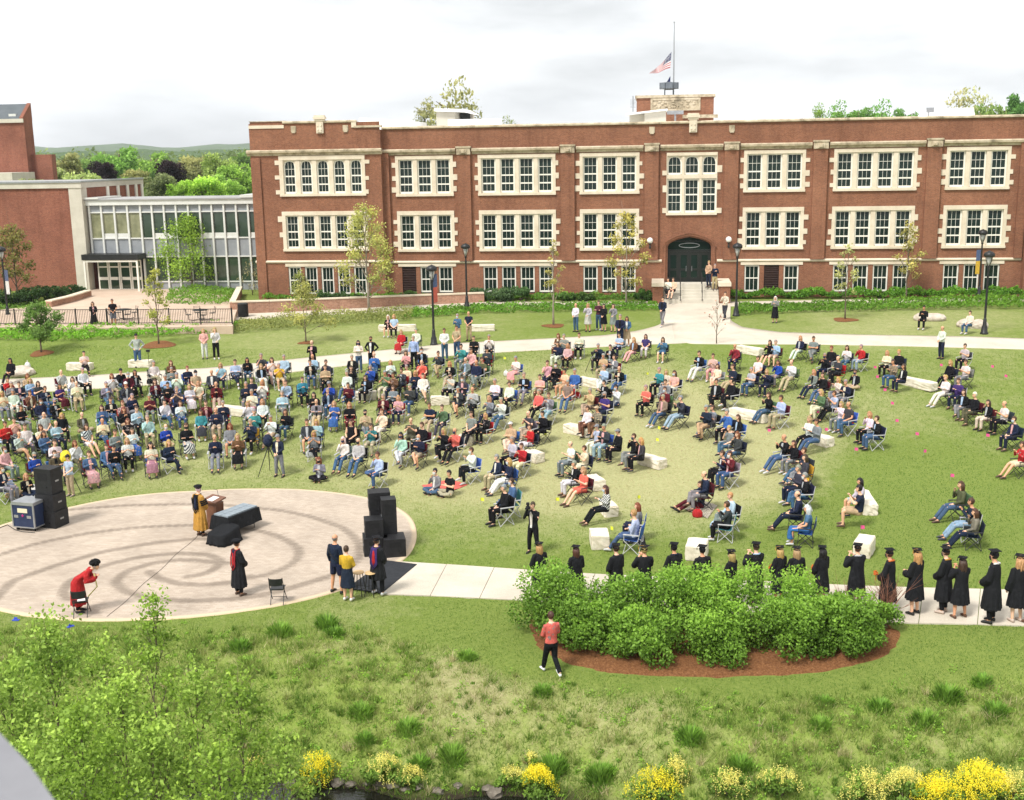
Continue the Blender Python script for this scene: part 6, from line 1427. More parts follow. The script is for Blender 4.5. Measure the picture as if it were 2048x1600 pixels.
def camp_chair(loc, rz, col, frame, label, s=1.0):
    M_ = chair_meshes(); r_ = empty('camp_chair', loc, rz); r_.scale = (s,)*3; tag(r_, label, 'chair', 'folding camp chairs on the lawn')
    addobj('seat', M_['seat'], r_, color=col); addobj('backrest', M_['back'], r_, color=col)
    for k in ('legA0', 'legA1', 'legB0', 'legB1'): addobj('leg', M_[k], r_, color=frame)
    for k in ('arm0', 'arm1'): addobj('armrest', M_[k], r_, color=frame)
    for k in ('cf', 'cb'): addobj('cross_brace', M_[k], r_, color=frame)
    return r_
# ---- the seated and standing audience (x, y of the head in the photograph, clothing)
STAGE = np.array([-14.5, 37.0])
CROWD = {
'A': """1070 125 S plaid-white jeans cap-black arm:hip|1600 85 S pink white blL arm:front|1690 75 S white black blL arm:chin|660 265 b cream black bk sl:short|78 320 b black black bkL face:-40
1210 340 s white khaki gy arm:lap|1345 335 s brown charcoal rdL|650 395 s white black gy arm:lap|480 410 s lightgrey tan ba|570 465 s white grey brL|880 440 s white khaki rdL|950 400 s black jeans cap-black|1008 430 s maroon black gy m|1062 410 s black black brL
1350 390 s grey grey gy|1475 380 s navy navy rd|1540 415 s tan grey cap-black m|1300 450 s lightblue navy gy|1390 435 s white jeans gy|1665 410 s charcoal black ba|1735 355 s lightblue navy blL|1850 330 s lightblue navy br
60 470 s red black br|88 505 s grey grey gy|150 505 s navy grey br|235 475 s lightblue jeans blL|215 440 s tan brown rdL|300 500 s charcoal black brL|355 540 s navy jeans br|470 520 s purple sk:maroon brL|600 500 s cream khaki ba|990 505 s charcoal grey cap-white|835 505 s grey jeans gy
1220 485 s maroon black brL|1320 510 s black maroon bk|1390 545 s charcoal navy gy|1560 500 s cream khaki blL|1700 505 s maroon khaki ba ch:red|1490 525 s white dr blL|15 580 s cream grey blL|100 565 s white white gy|235 575 s brown black br|320 640 s navy grey brL m|430 640 s black black gy m
165 690 s black grey br|345 745 s lightgrey jeans ba|485 750 s black black blL ch:red|645 745 g olive khaki ba|800 690 s denim jeans brL ch:teal|870 630 s black jeans br|965 655 s plaid-pink black rd ch:red|1040 600 s navy grey gy|1175 605 s maroon grey gy|1295 645 s white jeans bk|1420 655 s white jeans brL
975 705 s black tan rdL|1075 700 s lightblue black br|1580 725 s teal sk:charcoal brL|1620 655 s maroon navy br|1755 655 s navy navy gy ch:red|1700 710 s navy khaki ba|40 820 s red black br|110 790 s pink grey br|195 840 s white grey br ch:teal|320 845 s cream brown brL|440 815 s lightblue navy ba
150 900 s lightgrey sh:khaki ba|345 895 s denim sh:jeans brL|680 840 s stripe-white sh:white brL|805 795 s cream jeans ba|905 885 s grey navy br ch:red|1005 795 s floral-black tan rdL|1160 770 s mint khaki gy|1305 840 s royal khaki ba m|1465 835 s black sk:stripe-white br m|1040 870 s white sk:floral-blue brL|1810 835 s grey sh:grey rdL ch:maroon
1690 925 s navy grey ba|1870 915 s brown sk:black blL|35 1020 s pink grey br m|270 1065 s royal khaki gy m|430 965 s white navy br|430 1050 s olive charcoal br m|590 970 s white olive rdL|700 1055 s denim sk:floral-pink br|838 1000 s denim jeans br|895 1010 s black jeans bk|1000 950 s white black blL|1185 985 s cream sk:mauve bkL|1330 965 s navy navy blL
60 1230 g lightblue tan blL m|205 1230 g black navy blL|12 1170 s navy grey br m""",
'B': """55 470 s black jeans bkL|165 440 s charcoal khaki gy|165 520 s black white blL|250 470 s white pink brL|345 450 s lightblue grey gy|305 515 s yellow sh:khaki gy|565 335 S black black ba arm:clap|570 445 s lightblue navy ba|550 490 s black jeans br|675 490 s charcoal grey br|670 530 s tan black br|880 450 s black black gy
930 335 S white jeans bkL m arm:cross|1030 305 S black black br m arm:hip|1055 430 s blue jeans ba|1025 530 s royal navy gy|875 535 s black grey brL|840 575 s white jeans gy|985 610 s black black brL|1165 135 b black sh:black whL|1212 130 b lightblue black blL|1268 250 s red dr blL|1385 240 s white jeans gy|1365 300 S lightblue black gy arm:down|1430 395 s black black bk m
1608 240 S white jeans br arm:front|1712 125 S denim khaki gy m arm:clap|1800 105 S navy khaki ba sl:short arm:front|1705 220 S tan jeans br sl:short arm:front|1840 300 s black black br|1960 290 s white black gy|1740 365 s teal grey bk ch:teal|1305 415 s floral-pink black brL|1560 420 s charcoal khaki br|1185 490 s white maroon blL|1430 490 s coral coral ba|1650 500 s black khaki blL|1820 400 s pink maroon br|1945 390 s charcoal black cap-black ch:red
1775 470 s grey grey ba|1860 490 s navy grey ba|1905 470 s olive black br|1140 575 s floral-green cream gy|1205 590 s floral-brown navy br|1270 555 s charcoal navy br ch:red|1310 530 s cream grey gy|1380 575 s navy navy blL|1440 595 s white sh:white br|1655 595 s lightgrey black br m|1750 620 s charcoal black br m|2005 640 s white navy gy
90 630 s plaid-navy jeans br|45 665 s navy grey gy|175 650 s white grey blL ch:red|360 650 s lightblue navy br|490 625 s teal black br|700 660 s royal navy cap-grey|690 715 s navy jeans gy|850 670 s maroon black br|90 725 s cream pink gy|330 735 s lightblue grey gy|580 745 s black black bkL|600 800 s grey khaki ba|1205 690 s grey black brL|1335 680 s charcoal jeans gy
1125 760 s maroon charcoal gy|1245 770 s floral-pink navy blL ch:red|740 815 s blue dr blL|860 825 s black maroon blL ch:red|1490 830 s navy khaki br sl:short|1590 845 s green charcoal br|1715 700 s charcoal sh:charcoal gy|1830 705 s lightgrey black ba|1960 775 s grey navy blL|60 815 s white grey blL|175 800 s white black blL|110 880 s teal grey gy|355 880 s black jeans brL|240 930 s white khaki gy|80 960 s navy black gy ch:yellow
985 885 s tan grey bk m|1115 880 s cream white rd|525 960 s charcoal sh:charcoal br|600 960 s lightblue black blL|870 965 s black black br sl:none|1030 995 s plaid-teal khaki br|1345 950 s olive olive ba|1430 985 s black black br|1820 900 s grey black br sl:short|1930 910 s floral-black black blL ch:red|580 1050 s grey black blL|810 1100 s white jeans whL m leg:out|930 1110 s lightgrey jeans ba m leg:out|1265 1065 s mint white bkL m
1405 1080 s navy sh:khaki ba m|1600 1030 s black black blL|1690 1030 s coral black ba m|1080 1220 s lightblue jeans br leg:ankle|620 1260 g grey black rdL m|1820 1185 s white black br m|1535 1350 g grey jeans bk m|1645 1365 g black khaki bk sl:short""",
'C': """755 40 S white jeans ba arm:front|850 40 S lightgrey dr blL arm:chin|935 20 S plaid-maroon jeans br arm:cross|975 45 S black dr bkL arm:front|1050 45 S floral-grey dr brL arm:chin|1105 130 S navy navy gy arm:front|1157 145 S denim sk:tan brL arm:front|1440 -8 S navy grey br arm:front leg:walk|1932 -50 S cream charcoal br arm:chin leg:walk
615 280 s brown brown rdL|660 285 s grey navy gy ch:navy|780 275 s cream black br|610 345 s navy white brL|690 360 s pink black blL ch:red|930 360 s navy black gy|1025 370 s black grey br|1095 275 s lightblue navy bk|1210 310 s brown pink blL|1305 285 s purple white brL|1440 310 s denim sh:denim brL|280 460 s white sk:pink gy|530 495 s pink navy br|597 510 s black black bk m ch:red
970 440 s tan khaki gy|1055 450 s grey grey br|665 560 s peach sh:tan bk|745 560 s blue grey gy|975 530 s lightblue white gy|1095 540 s black jeans ba leg:out|345 590 s black grey gy ch:blue|470 605 s pink brown br|230 660 s white black br ch:blue|690 650 s taupe jeans gy leg:out ch:red|975 650 s black black bk|1070 690 g white navy bk m|865 715 s tan khaki gy|980 745 s purple navy gy m
1410 550 s teal black gy|1465 565 s cream grey blL|1530 575 s pink white brL m|1305 690 s coral black gy|1460 645 s grey grey br|1455 705 s maroon black br m|1440 765 s taupe jeans gy leg:out|1580 775 s charcoal ljeans gy leg:out|1725 420 s black white br|1835 440 s pink pink br ch:blue|1870 520 s cream sh:cream brL|1860 640 s black black br|165 790 s white jeans gy leg:out|460 725 s coral black gy|540 750 s grey ljeans br leg:out
380 895 s charcoal khaki ba|490 895 s black black bk|240 980 s tan cream cap-white|390 1000 s red white br ch:navy|845 855 s white brown br|920 855 s plaid-tan brown cap-tan|920 1000 s lightblue white cap-grey|975 1000 s charcoal ljeans gy ch:blue|1085 1040 b black black cap-grey|1210 1080 b black grey br m|1265 1110 b charcoal black blL|250 1100 s lightgrey black gy|325 1150 s red cream br
130 1240 s navy khaki gy|225 1270 s navy white blL m|710 1135 s white grey ba|820 1170 s cream cream br|740 1290 s black white gy|810 1340 s coral sh:coral blL|245 1430 s denim jeans br m ch:teal|185 1480 s black black gy|985 1490 b stripe-white black brL m|1780 850 s navy tan gy|1830 850 s grey grey br leg:out""",
'D': """100 175 s plaid-red navy ba|335 150 s black sh:black brL|375 150 s lightblue sh:khaki gy|540 120 s navy white blL|630 125 s grey grey br|750 190 s black black rd|705 240 s black navy gy m|795 260 s charcoal black ba ch:red|855 185 s white jeans brL|950 180 s red ljeans gy|1125 220 s cream black blL|1205 215 s black grey bl|1165 285 b plaid-tan jeans br|1235 315 b black navy brL|1500 55 S white navy ba arm:front
1650 175 s lightgrey black br|1550 285 s black black blL|1655 285 s white grey br|1520 390 s white white bl leg:out|1605 410 s purple navy br|1640 485 s black grey brL|1715 505 s black olive wh|1805 555 s black cream brL|1915 565 s white black ba|1980 670 s navy navy br m|2035 840 s floral-red sh:cream br|255 260 s white black br|390 285 s royal grey brL|480 285 s white khaki ba|85 315 s navy khaki br leg:out
210 335 s lightgrey jeans gy|315 345 s navy navy blL|75 410 s black black bk|630 350 s grey navy blL|690 370 s black jeans br leg:out|795 400 s cream grey blL|845 420 s navy grey gy|910 350 g black khaki br m|680 485 s green cream blL|770 495 s lightblue black br|815 565 s white grey blL|865 570 s charcoal jeans ba ch:blue|325 505 s black jeans brL|410 525 s lightblue khaki br ch:maroon
1005 635 s white black blL|1055 665 s black jeans br|600 670 b white black blL|650 690 b grey jeans br leg:out|45 620 s blue black gy|120 655 s black black brL|60 730 s grey jeans bl|115 770 s charcoal jeans rdL|430 790 s black jeans ba|495 830 s black grey brL|565 880 s navy jeans br|570 925 s charcoal grey brL ch:yellow|525 1000 s charcoal navy gy ch:yellow|570 1050 s black jeans gy m|15 900 s navy black br|65 905 s maroon jeans br m
520 1175 s navy navy ba leg:out|585 1270 s denim sk:blue whL|940 1090 b lightgrey sh:lightgrey bkL|935 1140 b navy sh:tan bk sl:short|1620 1110 s olive jeans brL leg:out|1690 1225 s navy ljeans br leg:out|1715 1295 s taupe navy brL leg:out ch:navy|68 1185 s lightblue grey bl|45 1245 s charcoal black br ch:teal""",
'E': """1775 185 s navy grey ba ch:maroon arm:lap|1745 262 g navy maroon br leg:out|1268 425 s grey navy rdL ch:blue|1240 482 s lightblue jeans bl m ch:blue""",
'F': """185 607 S black sk:black brL arm:chin|224 602 S black sh:grey br arm:front sl:short|1551 596 S grey sk:black whL arm:clap|1418 535 S tan navy bl arm:front|1430 536 S navy khaki gy arm:clap|1848 616 b black black bk|1940 626 b cream jeans br arm:lap|1336 577 b white black bk|1346 581 b peach sh:black br"""}
VIEWS = {'A': (0, 640, 3.938), 'B': (480, 600, 3.938), 'C': (960, 600, 3.938), 'D': (1440, 640, 3.368), 'E': (940, 900, 3.793), 'F': (0, 0, 1.0)}
recs = []
for vk, txt in CROWD.items():
    ox, oy, s = VIEWS[vk]
    for item in txt.replace('\n', '|').split('|'):
        w = item.split()
        if len(w) < 6: continue
        px, py = ox+float(w[0])/s, oy+float(w[1])/s; fl = {}
        for q in w[6:]:
            if ':' in q: a, b = q.split(':', 1); fl[a] = b
            else: fl[q] = True
        recs.append(dict(px=px, py=py, k=w[2], top=w[3], bot=w[4], hair=w[5], fl=fl))
PW = {'s': 'seated', 'S': 'standing', 'b': 'seated', 'g': 'ground-sitting'}
def cname(c): return c.replace('plaid-', 'plaid ').replace('stripe-', 'striped ').replace('floral-', 'floral ').replace('lightgrey', 'light grey').replace('lightblue', 'light blue').replace('ljeans', 'pale jeans')
def bname(b):
    if b == 'dr': return 'dress'
    if b.startswith('sk:'): return cname(b[3:])+' skirt'
    if b.startswith('sh:'): return cname(b[3:])+' shorts'
    return cname(b) if b in ('jeans', 'ljeans') else cname(b)+' trousers'
def hname(h):
    if h == 'ba': return 'balding'
    if h.startswith('cap'): return cname(h.split('-')[1])+' cap'
    return ('long ' if h.endswith('L') else 'short ')+HAIRW[h[:2]]+' hair'
def ordn(i): return odn[i] if i < len(odn) else str(i+1)+'th'
for r_ in recs:
    r_['short'] = '%s top and %s' % (cname(r_['top']), bname(r_['bot'])) if r_['bot'] != 'dr' else '%s dress' % cname(r_['top'])
    r_['lab'] = '%s person in %s, %s%s' % (PW[r_['k']], r_['short'], hname(r_['hair']), ', masked' if r_['fl'].get('m') else '')
def uniq(key):
    g = {}
    for r_ in recs: g.setdefault(r_[key], []).append(r_)
    for k, L_ in g.items():
        if len(L_) > 1:
            L_.sort(key=lambda q: q['px'])
            for i, q in enumerate(L_): q[key] = k+', %s such from left' % ordn(i)
uniq('lab')
for r_ in recs: r_['ch'] = 'camp chair of the person in '+r_['short']+', '+hname(r_['hair'])
uniq('ch')
DARKCH = ['navy', 'black', 'charcoal', 'navy', 'blue', 'maroon', 'green', 'black', 'grey', 'navy']
for i, r_ in enumerate(recs):
    rnd = random.Random(900+i); fl = r_['fl']; k = r_['k']
    kind = {'s': 'seat', 'b': 'seat', 'g': 'ground', 'S': 'stand'}[k]; sc_ = rnd.uniform(1.02, 1.12)*(1.0 if not r_['hair'].endswith('L') else .955)
    arm = fl.get('arm') or (rnd.choice(['clap', 'clap', 'clap', 'lap', 'lap', 'cross', 'chin', 'phone']) if kind != 'stand' else 'front')
    leg = fl.get('leg') or (rnd.choice(['flat', 'flat', 'crossed', 'flat', 'out']) if kind == 'seat' else 'flat')
    if r_['bot'] == 'dr' or r_['bot'].startswith('sk'): leg = 'flat'
    hh = {'seat': 1.235, 'ground': .835, 'stand': 1.655}[kind]*sc_
    p = G(r_['px'], r_['py'], hh)
    if r_['py'] < 545 and r_['px'] > 1400: p = np.array([p[0]*86.1/p[1], 86.1, 3.33 if r_['px'] < 1425 else 3.13])
    if 1330 < r_['px'] < 1350 and r_['py'] < 590: p = np.array([AT(r_['px'], r_['py'], 85.2)[0], 85.15, 2.66]); 
    d = STAGE-p[:2]; rz = math.atan2(-d[0], d[1])+rnd.uniform(-.28, .28)+R(float(fl.get('face', 0)))
    if k == 'S' and p[1] > 70: rz += rnd.uniform(-.3, .3)
    if k == 'b': p[2] += .02
    mk = None
    if fl.get('m'): mk = rnd.choice([(.02, .02, .025), (.55, .62, .7), (.7, .7, .7), (.03, .04, .09)])
    r_['p'] = p; r_['rz'] = rz
    build_person(tuple(p), rz, kind, arm, leg, r_['top'], r_['bot'], r_['hair'], sc_, fl.get('sl') or ('short' if rnd.random() < .22 and r_['top'] not in ('black', 'navy') else 'long'), mk, label=r_['lab'], group='audience on the lawn')
    if k == 's':
        cc = CW[fl['ch']] if 'ch' in fl else CW[rnd.choice(DARKCH)]
        fr = (.03, .03, .032) if rnd.random() < .55 else (.45, .45, .45)
        camp_chair(tuple(p), rz, tuple(c*rnd.uniform(.8, 1.15) for c in cc), fr, r_['ch'], sc_)
# ================================================================ THINGS AND SPECIAL PEOPLE
def face_to(p, tgt): d = np.array(tgt)[:2]-np.array(p)[:2]; return math.atan2(-d[0], d[1])
BLK = CW['black']
def hood(parent, J, outer, lining, trim):
    """academic hood hanging on the back"""
    n = J['rings'][5][0]; z0 = n[2]+.03; m = MB()
    def strip_(w0, w1, y, zt, zb, k=10, th_=.02):
        rs = []
        for i in range(k+1):
            f = i/k; z = zt+(zb-zt)*f; w_ = w0+(w1-w0)*math.sin(f*math.pi/2)-(w1*.75)*max(0, f-.8)*5; yy = y-.018*math.sin(f*math.pi)-.03*f
            rs.append([(-w_, yy+.03, z), (0, yy, z-.03*f), (w_, yy+.03, z), (w_, yy+.03+th_, z), (0, yy+th_, z-.03*f), (-w_, yy+.03+th_, z)])
        return rs
    m.rings(strip_(.08, .125, n[1]-.125, z0, z0-.62)); o = addobj('hood', m.mesh('hood', D['cloth_plain'], True), parent, color=outer)
    m = MB(); m.rings(strip_(.035, .06, n[1]-.147, z0-.08, z0-.52)); addobj('hood_lining', m.mesh('hood_lining', D['cloth_plain'], True), o, color=lining)
    m = MB()
    for s in (-1, 1): m.tube([(s*.02, n[1]+.13, z0-.12), (s*.09, n[1]+.06, z0+.02), (s*.09, n[1]-.10, z0-.02), (s*.115, n[1]-.145, z0-.25), (s*.115, n[1]-.16, z0-.5), (0, n[1]-.17, z0-.64)], .015, 6)
    addobj('hood_trim', m.mesh('hood_trim', D['cloth_plain'], True), o, color=trim)
def stand_at(px, yfoot): return G(px, yfoot)
# speaker in gold gown at the lectern
p = stand_at(403, 1073); J = getJ('stand', 'front', 'flat'); o = build_person((p[0], p[1], .035), R(-28), 'stand', 'front', 'flat', 'black', 'black', 'wh', 1.04, gown='gold', hat=('tam', BLK), mask=(.7, .7, .7), label='speaker in long gold gown with black sleeve bars and black tam at lectern', hem=.22)
hood(o, J, BLK, CW['navy'], BLK)
m = MB()
for s in (0, 1):
    a, b = J['sh'][s], J['el'][s]
    for f in (.45, .68, .91):
        c = cut(a, b, f)+V3(0, 0, -.035*f); dd = (b-a)/np.linalg.norm(b-a); m.tube([c-dd*.02, c+dd*.02], [.122, .124], 14)
addobj('sleeve_bar', m.mesh('sleeve_bar', D['cloth_plain'], True), o, color=BLK)
addobj('stole', MB().tube([(-.1, .02, 1.47), (-.11, .16, 1.3), (-.1, .2, .9)], .03, 6).mesh('stole', D['cloth_plain'], True), o, color=BLK)
# person in scarlet gown bending forward, hand to face
p = stand_at(160, 1226); J = getJ('bent', 'face', 'flat'); o = build_person((p[0], p[1], .035), R(-75), 'bent', 'face', 'flat', 'black', 'black', 'wh', 1.02, gown='red', hat=('tam', BLK), label='person in scarlet gown and fluffy black hat bending forward behind folding chair', hem=.25)
h = J['head']; m = MB()
for i in range(46):
    d = RNG.normal(0, 1, 3); d /= np.linalg.norm(d); m.ell((h[0]+d[0]*.12, h[1]+d[1]*.12-.02, h[2]+.09+abs(d[2])*.09), (.05, .05, .045), 6, 5)
addobj('fur_hat', m.mesh('fur_hat', D['cloth_plain'], True), o, color=(.01, .01, .01))
nk = J['neck']; m = MB(); m.tube([(-.16, nk[1]-.04, nk[2]-.12), (-.1, nk[1]-.10, nk[2]-.02), (.1, nk[1]-.10, nk[2]-.02), (.16, nk[1]-.04, nk[2]-.12)], .03, 6); addobj('collar', m.mesh('collar', D['cloth_plain'], True), o, color=CW['cream'])
m = MB(); m.tube([(.08, nk[1]+.10, nk[2]-.10), (.10, nk[1]+.16, nk[2]-.5), (.10, .30, .5)], [.035, .045, .05], 6, .4); addobj('stole', m.mesh('stole', D['cloth_plain'], True), o, color=(.55, .5, .2))
# two more in dark gowns with hoods
p = stand_at(480, 1192); J = getJ('stand', 'front', 'flat'); o = build_person((p[0], p[1], .035), R(-38), 'stand', 'front', 'flat', 'black', 'black', 'br', 1.0, gown='black', hat=('tam', BLK), label='person in black gown with red-trimmed blue hood standing mid plaza', hem=.28); hood(o, J, CW['navy'], CW['red'], CW['red'])
p = stand_at(757, 1190); o = build_person((p[0], p[1], .03), R(-25), 'stand', 'front', 'wide', 'black', 'black', 'br', 1.03, gown='black', hat=('board', BLK, BLK), label='person in black gown, mortarboard and purple-red hood beside the stools', hem=.5, mask=(.7, .7, .7)); hood(o, getJ('stand', 'front', 'wide'), CW['purple'], CW['red'], CW['purple'])
p = stand_at(675, 1187); o = build_person((p[0], p[1], .03), R(-22), 'stand', 'down', 'wide', 'navy', 'sh:navy', 'ba', 1.06, label='bald person in navy shirt and shorts with crossbody strap at plaza edge', sleeve='long')
m = MB(); m.tube([(-.18, -.05, 1.47), (-.10, -.19, 1.30), (.05, -.18, 1.12), (.18, -.06, .95), (.10, .17, 1.05), (-.12, .15, 1.35), (-.18, -.05, 1.47)], .012, 5); addobj('strap', m.mesh('strap', D['tint']), o, color=(.02, .02, .02))
m = MB().box(-.045, .045, -.02, .05, -.10, .06); m.lathe([(.03, 0), (.035, .05), (.035, .09)], (0, .05, 0), 10); c = addobj('camera', m.mesh('camera', D['tint']), color=(.015, .015, .015)); w_ = o.matrix_basis @ Vector((-.25, .12, .80)); c.location = w_; tag(c, 'black hand-held camera carried low by the bald person', 'camera')
p = stand_at(697, 1202); o = build_person((p[0], p[1], .03), R(-14), 'stand', 'front', 'flat', 'yellow', 'sk:navy', 'br', .97, label='person in mustard cardigan and navy skirt at the plaza edge', shoes=(.7, .68, .65), sleeve='long')
o.children[2].location if False else None
# photographer in black suit
p = stand_at(1067, 1107); rzp = R(155); o = build_person((p[0], p[1], p[2]), rzp, 'stand', 'camera', 'wide', 'black', 'black', 'br', 1.02, label='photographer in black suit and pale shirt holding up a camera', shoes=(.02, .02, .02))
m = MB(); m.prism([(-.05, 1.43), (.05, 1.43), (.035, 1.02), (-.035, 1.02)], .115, .128, 'y'); addobj('shirt_front', m.mesh('shirt_front', D['tint']), o, color=(.6, .55, .5))
m = MB().box(-.07, .07, -.03, .03, -.05, .05); m.lathe([(.035, .0), (.04, .06), (.043, .12)], (0, 0, 0), 12); m.box(-.03, .03, -.03, .03, .05, .17); me_ = m.mesh('camera', D['tint'])
m = MB(); m.box(-.075, .075, -.035, .03, -.05, .05); m.tube([(0, .02, 0), (0, .14, 0)], .042, 12); m.box(-.03, .03, -.03, .03, .05, .10); m.box(-.04, .04, -.03, .06, .10, .18)
c = addobj('camera', m.mesh('camera', D['tint']), color=(.015, .015, .016), rz=rzp); c.location = o.matrix_basis @ Vector((0, .30, 1.655)); tag(c, 'black camera with flash held up by the photographer in suit', 'camera')
# walking person in coral patterned shirt
p = stand_at(1103, 1350); o = build_person(tuple(p), R(32), 'stand', 'front', 'walk', 'floral-coral', 'black', 'br', .98, label='person walking in coral patterned shirt and dark trousers beside shrub row', shoes=(.75, .75, .75), sleeve='long')
# ---- graduates
grads = [(1078.4, 1092.5, 'blL', 'long', None, ''), (1152, 1099, 'brL', 'long', None, ''), (1232.6, 1096, 'br', False, None, ''), (1289, 1099, 'bl', False, None, ''), (1348.6, 1094, 'bk', False, 'navy', ''), (1405, 1099, 'bk', False, None, ''), (1463, 1108, 'blL', 'long', None, ''),
  (1512.7, 1093, 'br', False, 'lightblue', ''), (1560, 1100, 'blL', 'long', 'yellow', ''), (1594, 1101.6, 'blL', 'long', None, ''), (1645, 1100, 'bkL', 'verylong', None, ''), (1716, 1096, 'br', False, 'lightgrey', ''), (1780, 1106, 'br', False, 'orange', ''), (1827.5, 1106, 'blL', 'verylong', None, ''), (1885, 1103, 'br', False, 'gold', ''), (1918, 1122, 'brL', 'verylong', None, ''), (1980, 1109, 'bk', False, 'white', ''), (2031, 1118, 'blL', 'verylong', None, ''), (2062, 1112, 'br', False, None, '')]
gl = ['graduate in black gown with loose blond hair, first of the line', 'graduate with auburn-brown hair half hidden behind the shrubs, second in line', 'broad-shouldered graduate with short brown hair, third in line', 'graduate with short blond hair under the cap, fourth in line', 'graduate with blue mask and short black hair, fifth in line', 'graduate with short black hair before the white stone block, sixth', 'small graduate with blond hair mostly hidden by shrubs, seventh', 'graduate with light blue collar and short brown hair', 'graduate with blond hair and yellow hood behind shrub row', 'graduate with straight blond hair right of the yellow-hooded one', 'graduate with long black hair holding an orange flower', 'tall graduate with grey collar beside white block, behind bare twigs', 'graduate with orange hood and brown hair right of bare twigs', 'graduate with very long straight blond hair and black boots', 'graduate with gold-trimmed white collar and black mask', 'short graduate with brown hair and pale sandals', 'tall graduate with white collar and brown shoes near right edge', 'graduate with curly blond hair at the right end of line', 'graduate cut off by the right picture edge']
for i, (px, py, hr, lk_, col, _) in enumerate(grads):
    rnd = random.Random(40+i); hgt = (1.70+.075) if 'L' in hr else 1.80+.0
    hh = 1.655+.06; feet = {13: 1228, 14: 1225, 15: 1235, 16: 1245, 17: 1243, 18: 1244}.get(i)
    if feet: p = G(px, feet, .03); d_ = p-np.array([0, 0, CAMZ]); 
    else: p = None
    if p is None:
        s_ = .985 if 'L' in hr else 1.05; p = G(px, py, hh*s_)
    else:
        lo, hi = .8, 1.25
        for _k in range(30):
            mm_ = (lo+hi)/2; q = p+np.array([0, 0, hh*mm_])-np.array([0, 0, CAMZ]); y_ = 800+FPX*(q@_dy)/(q@_fw)
            if y_ > py: lo = mm_
            else: hi = mm_
        s_ = mm_
    p[2] = float(H(p[0], p[1]))+.035
    rz = R(34)+rnd.uniform(-.3, .45); arm = ('front', 'carry', 'front', 'phone')[i % 4] if i not in (16, 17) else ('down' if i == 17 else 'front')
    o = build_person(tuple(p), rz, 'stand', arm, 'flat' if i % 3 else 'wide', 'black', 'bare' if 'L' in hr else 'black', hr, s_, gown='black', hat=('board', BLK, CW['gold'] if i % 5 == 3 else BLK), mask=(.02, .02, .03) if i in (4, 12, 14, 16) else None, label=gl[i], hem=.42 if 'L' in hr else .36, group='graduates in black gowns and mortarboards', very=lk_ or False, shoes=[(.12, .06, .035), (.02, .02, .02), (.5, .4, .33)][i % 3])
    if col: J = getJ('stand', arm, 'flat' if i % 3 else 'wide'); n = J['rings'][5][0]; m = MB(); m.tube([(-.09, n[1]+.1, n[2]-.08), (-.10, n[1]-.02, n[2]+.035), (0, n[1]-.105, n[2]+.045), (.10, n[1]-.02, n[2]+.035), (.09, n[1]+.1, n[2]-.08)], .024, 6); addobj('collar', m.mesh('collar', D['cloth_plain'], True), o, color=CW[col])
    if i in (8, 10, 12):
        m = MB()
        for k in range(14): d = RNG.normal(0, 1, 3); m.ell(d*.03, (.03, .03, .025), 6, 5)
        q = o.matrix_basis @ Vector((0, .35, 1.06)); m.tube([(0, 0, 0), (.0, -.02, -.22)], .012, 5); f_ = m.build('flower_bunch', D['cloth_plain'], loc=q, color=CW['orange']); tag(f_, ('orange flowers held by the yellow-hooded graduate', '', 'orange flower held by the long black-haired graduate', '', 'orange flower held by the orange-hooded graduate')[i-8], 'flower')
# ---- camera operators with tripods
def tripod(px, py, hgt, rz, label, cover, camlabel, covcol):
    p = G(px, py); r_ = empty('tripod', tuple(p), rz); tag(r_, label, 'tripod')
    for k in range(3):
        a = k*2.094+.5; MB().tube([(0, 0, hgt*.92), (math.cos(a)*hgt*.22, math.sin(a)*hgt*.22, hgt*.45), (math.cos(a)*hgt*.42, math.sin(a)*hgt*.42, 0.01)], [.022, .018, .014], 6).build('leg', D['metal_black'], r_)
    m = MB(); m.lathe([(.05, 0), (.07, .04), (.05, .10)], (0, 0, hgt*.9), 10); m.tube([(0, 0, hgt), (.0, .4, hgt-.12)], .012, 6); m.build('head', D['metal_black'], r_)
    v = empty('video_camera', (p[0], p[1], p[2]+hgt+.12), rz); tag(v, camlabel, 'camera')
    m = MB(); m.box(-.08, .08, -.28, .22, -.06, .16); m.tube([(0, -.26, .06), (0, -.42, .06)], .06, 12); m.box(-.02, .02, -.2, .1, .16, .22); m.build('camera_body', D['speaker'], v)
    if cover:
        m = MB(); k = 14; rs = []
        for y_, s_ in ((-.40, .5), (-.30, .95), (-.1, 1.15), (.12, 1.2), (.3, .9)): rs.append([(.17*s_*(1+.1*math.sin(j*2.3+y_*9))*math.cos(2*math.pi*j/k), y_+.03*math.sin(j*1.7), .05-.05*(y_ > .0)+.19*s_*(1+.12*math.sin(j*1.9+y_*7))*math.sin(2*math.pi*j/k)) for j in range(k)])
        m.rings(rs); m.build('rain_cover', D['cloth_plain'], v, smooth=True, color=covcol)
    return p
tp = tripod(540, 950, 1.35, R(200), 'black camera tripod left of the operator in navy jacket', True, 'video camera under a dark blue rain cover', CW['navy'])
p = stand_at(560, 953); build_person(tuple(p), R(168), 'stand', 'front', 'wide', 'navy', 'grey', 'cap-grey', 1.03, label='camera operator in navy jacket, grey trousers and grey cap beside tripod', shoes=(.05, .04, .035))
tp = tripod(138, 985, 1.35, R(205), 'black camera tripod behind the left speaker stack', True, 'video camera under a bright yellow rain cover', (.80, .62, .04))
p = stand_at(143, 992); build_person(tuple(p), R(160), 'stand', 'front', 'flat', 'lightblue', 'khaki', 'cap-black', .97, sleeve='short', label='camera operator in pale blue shirt behind the yellow-covered camera', shoes=(.25, .2, .17))
p = G(303, 790); m = MB()
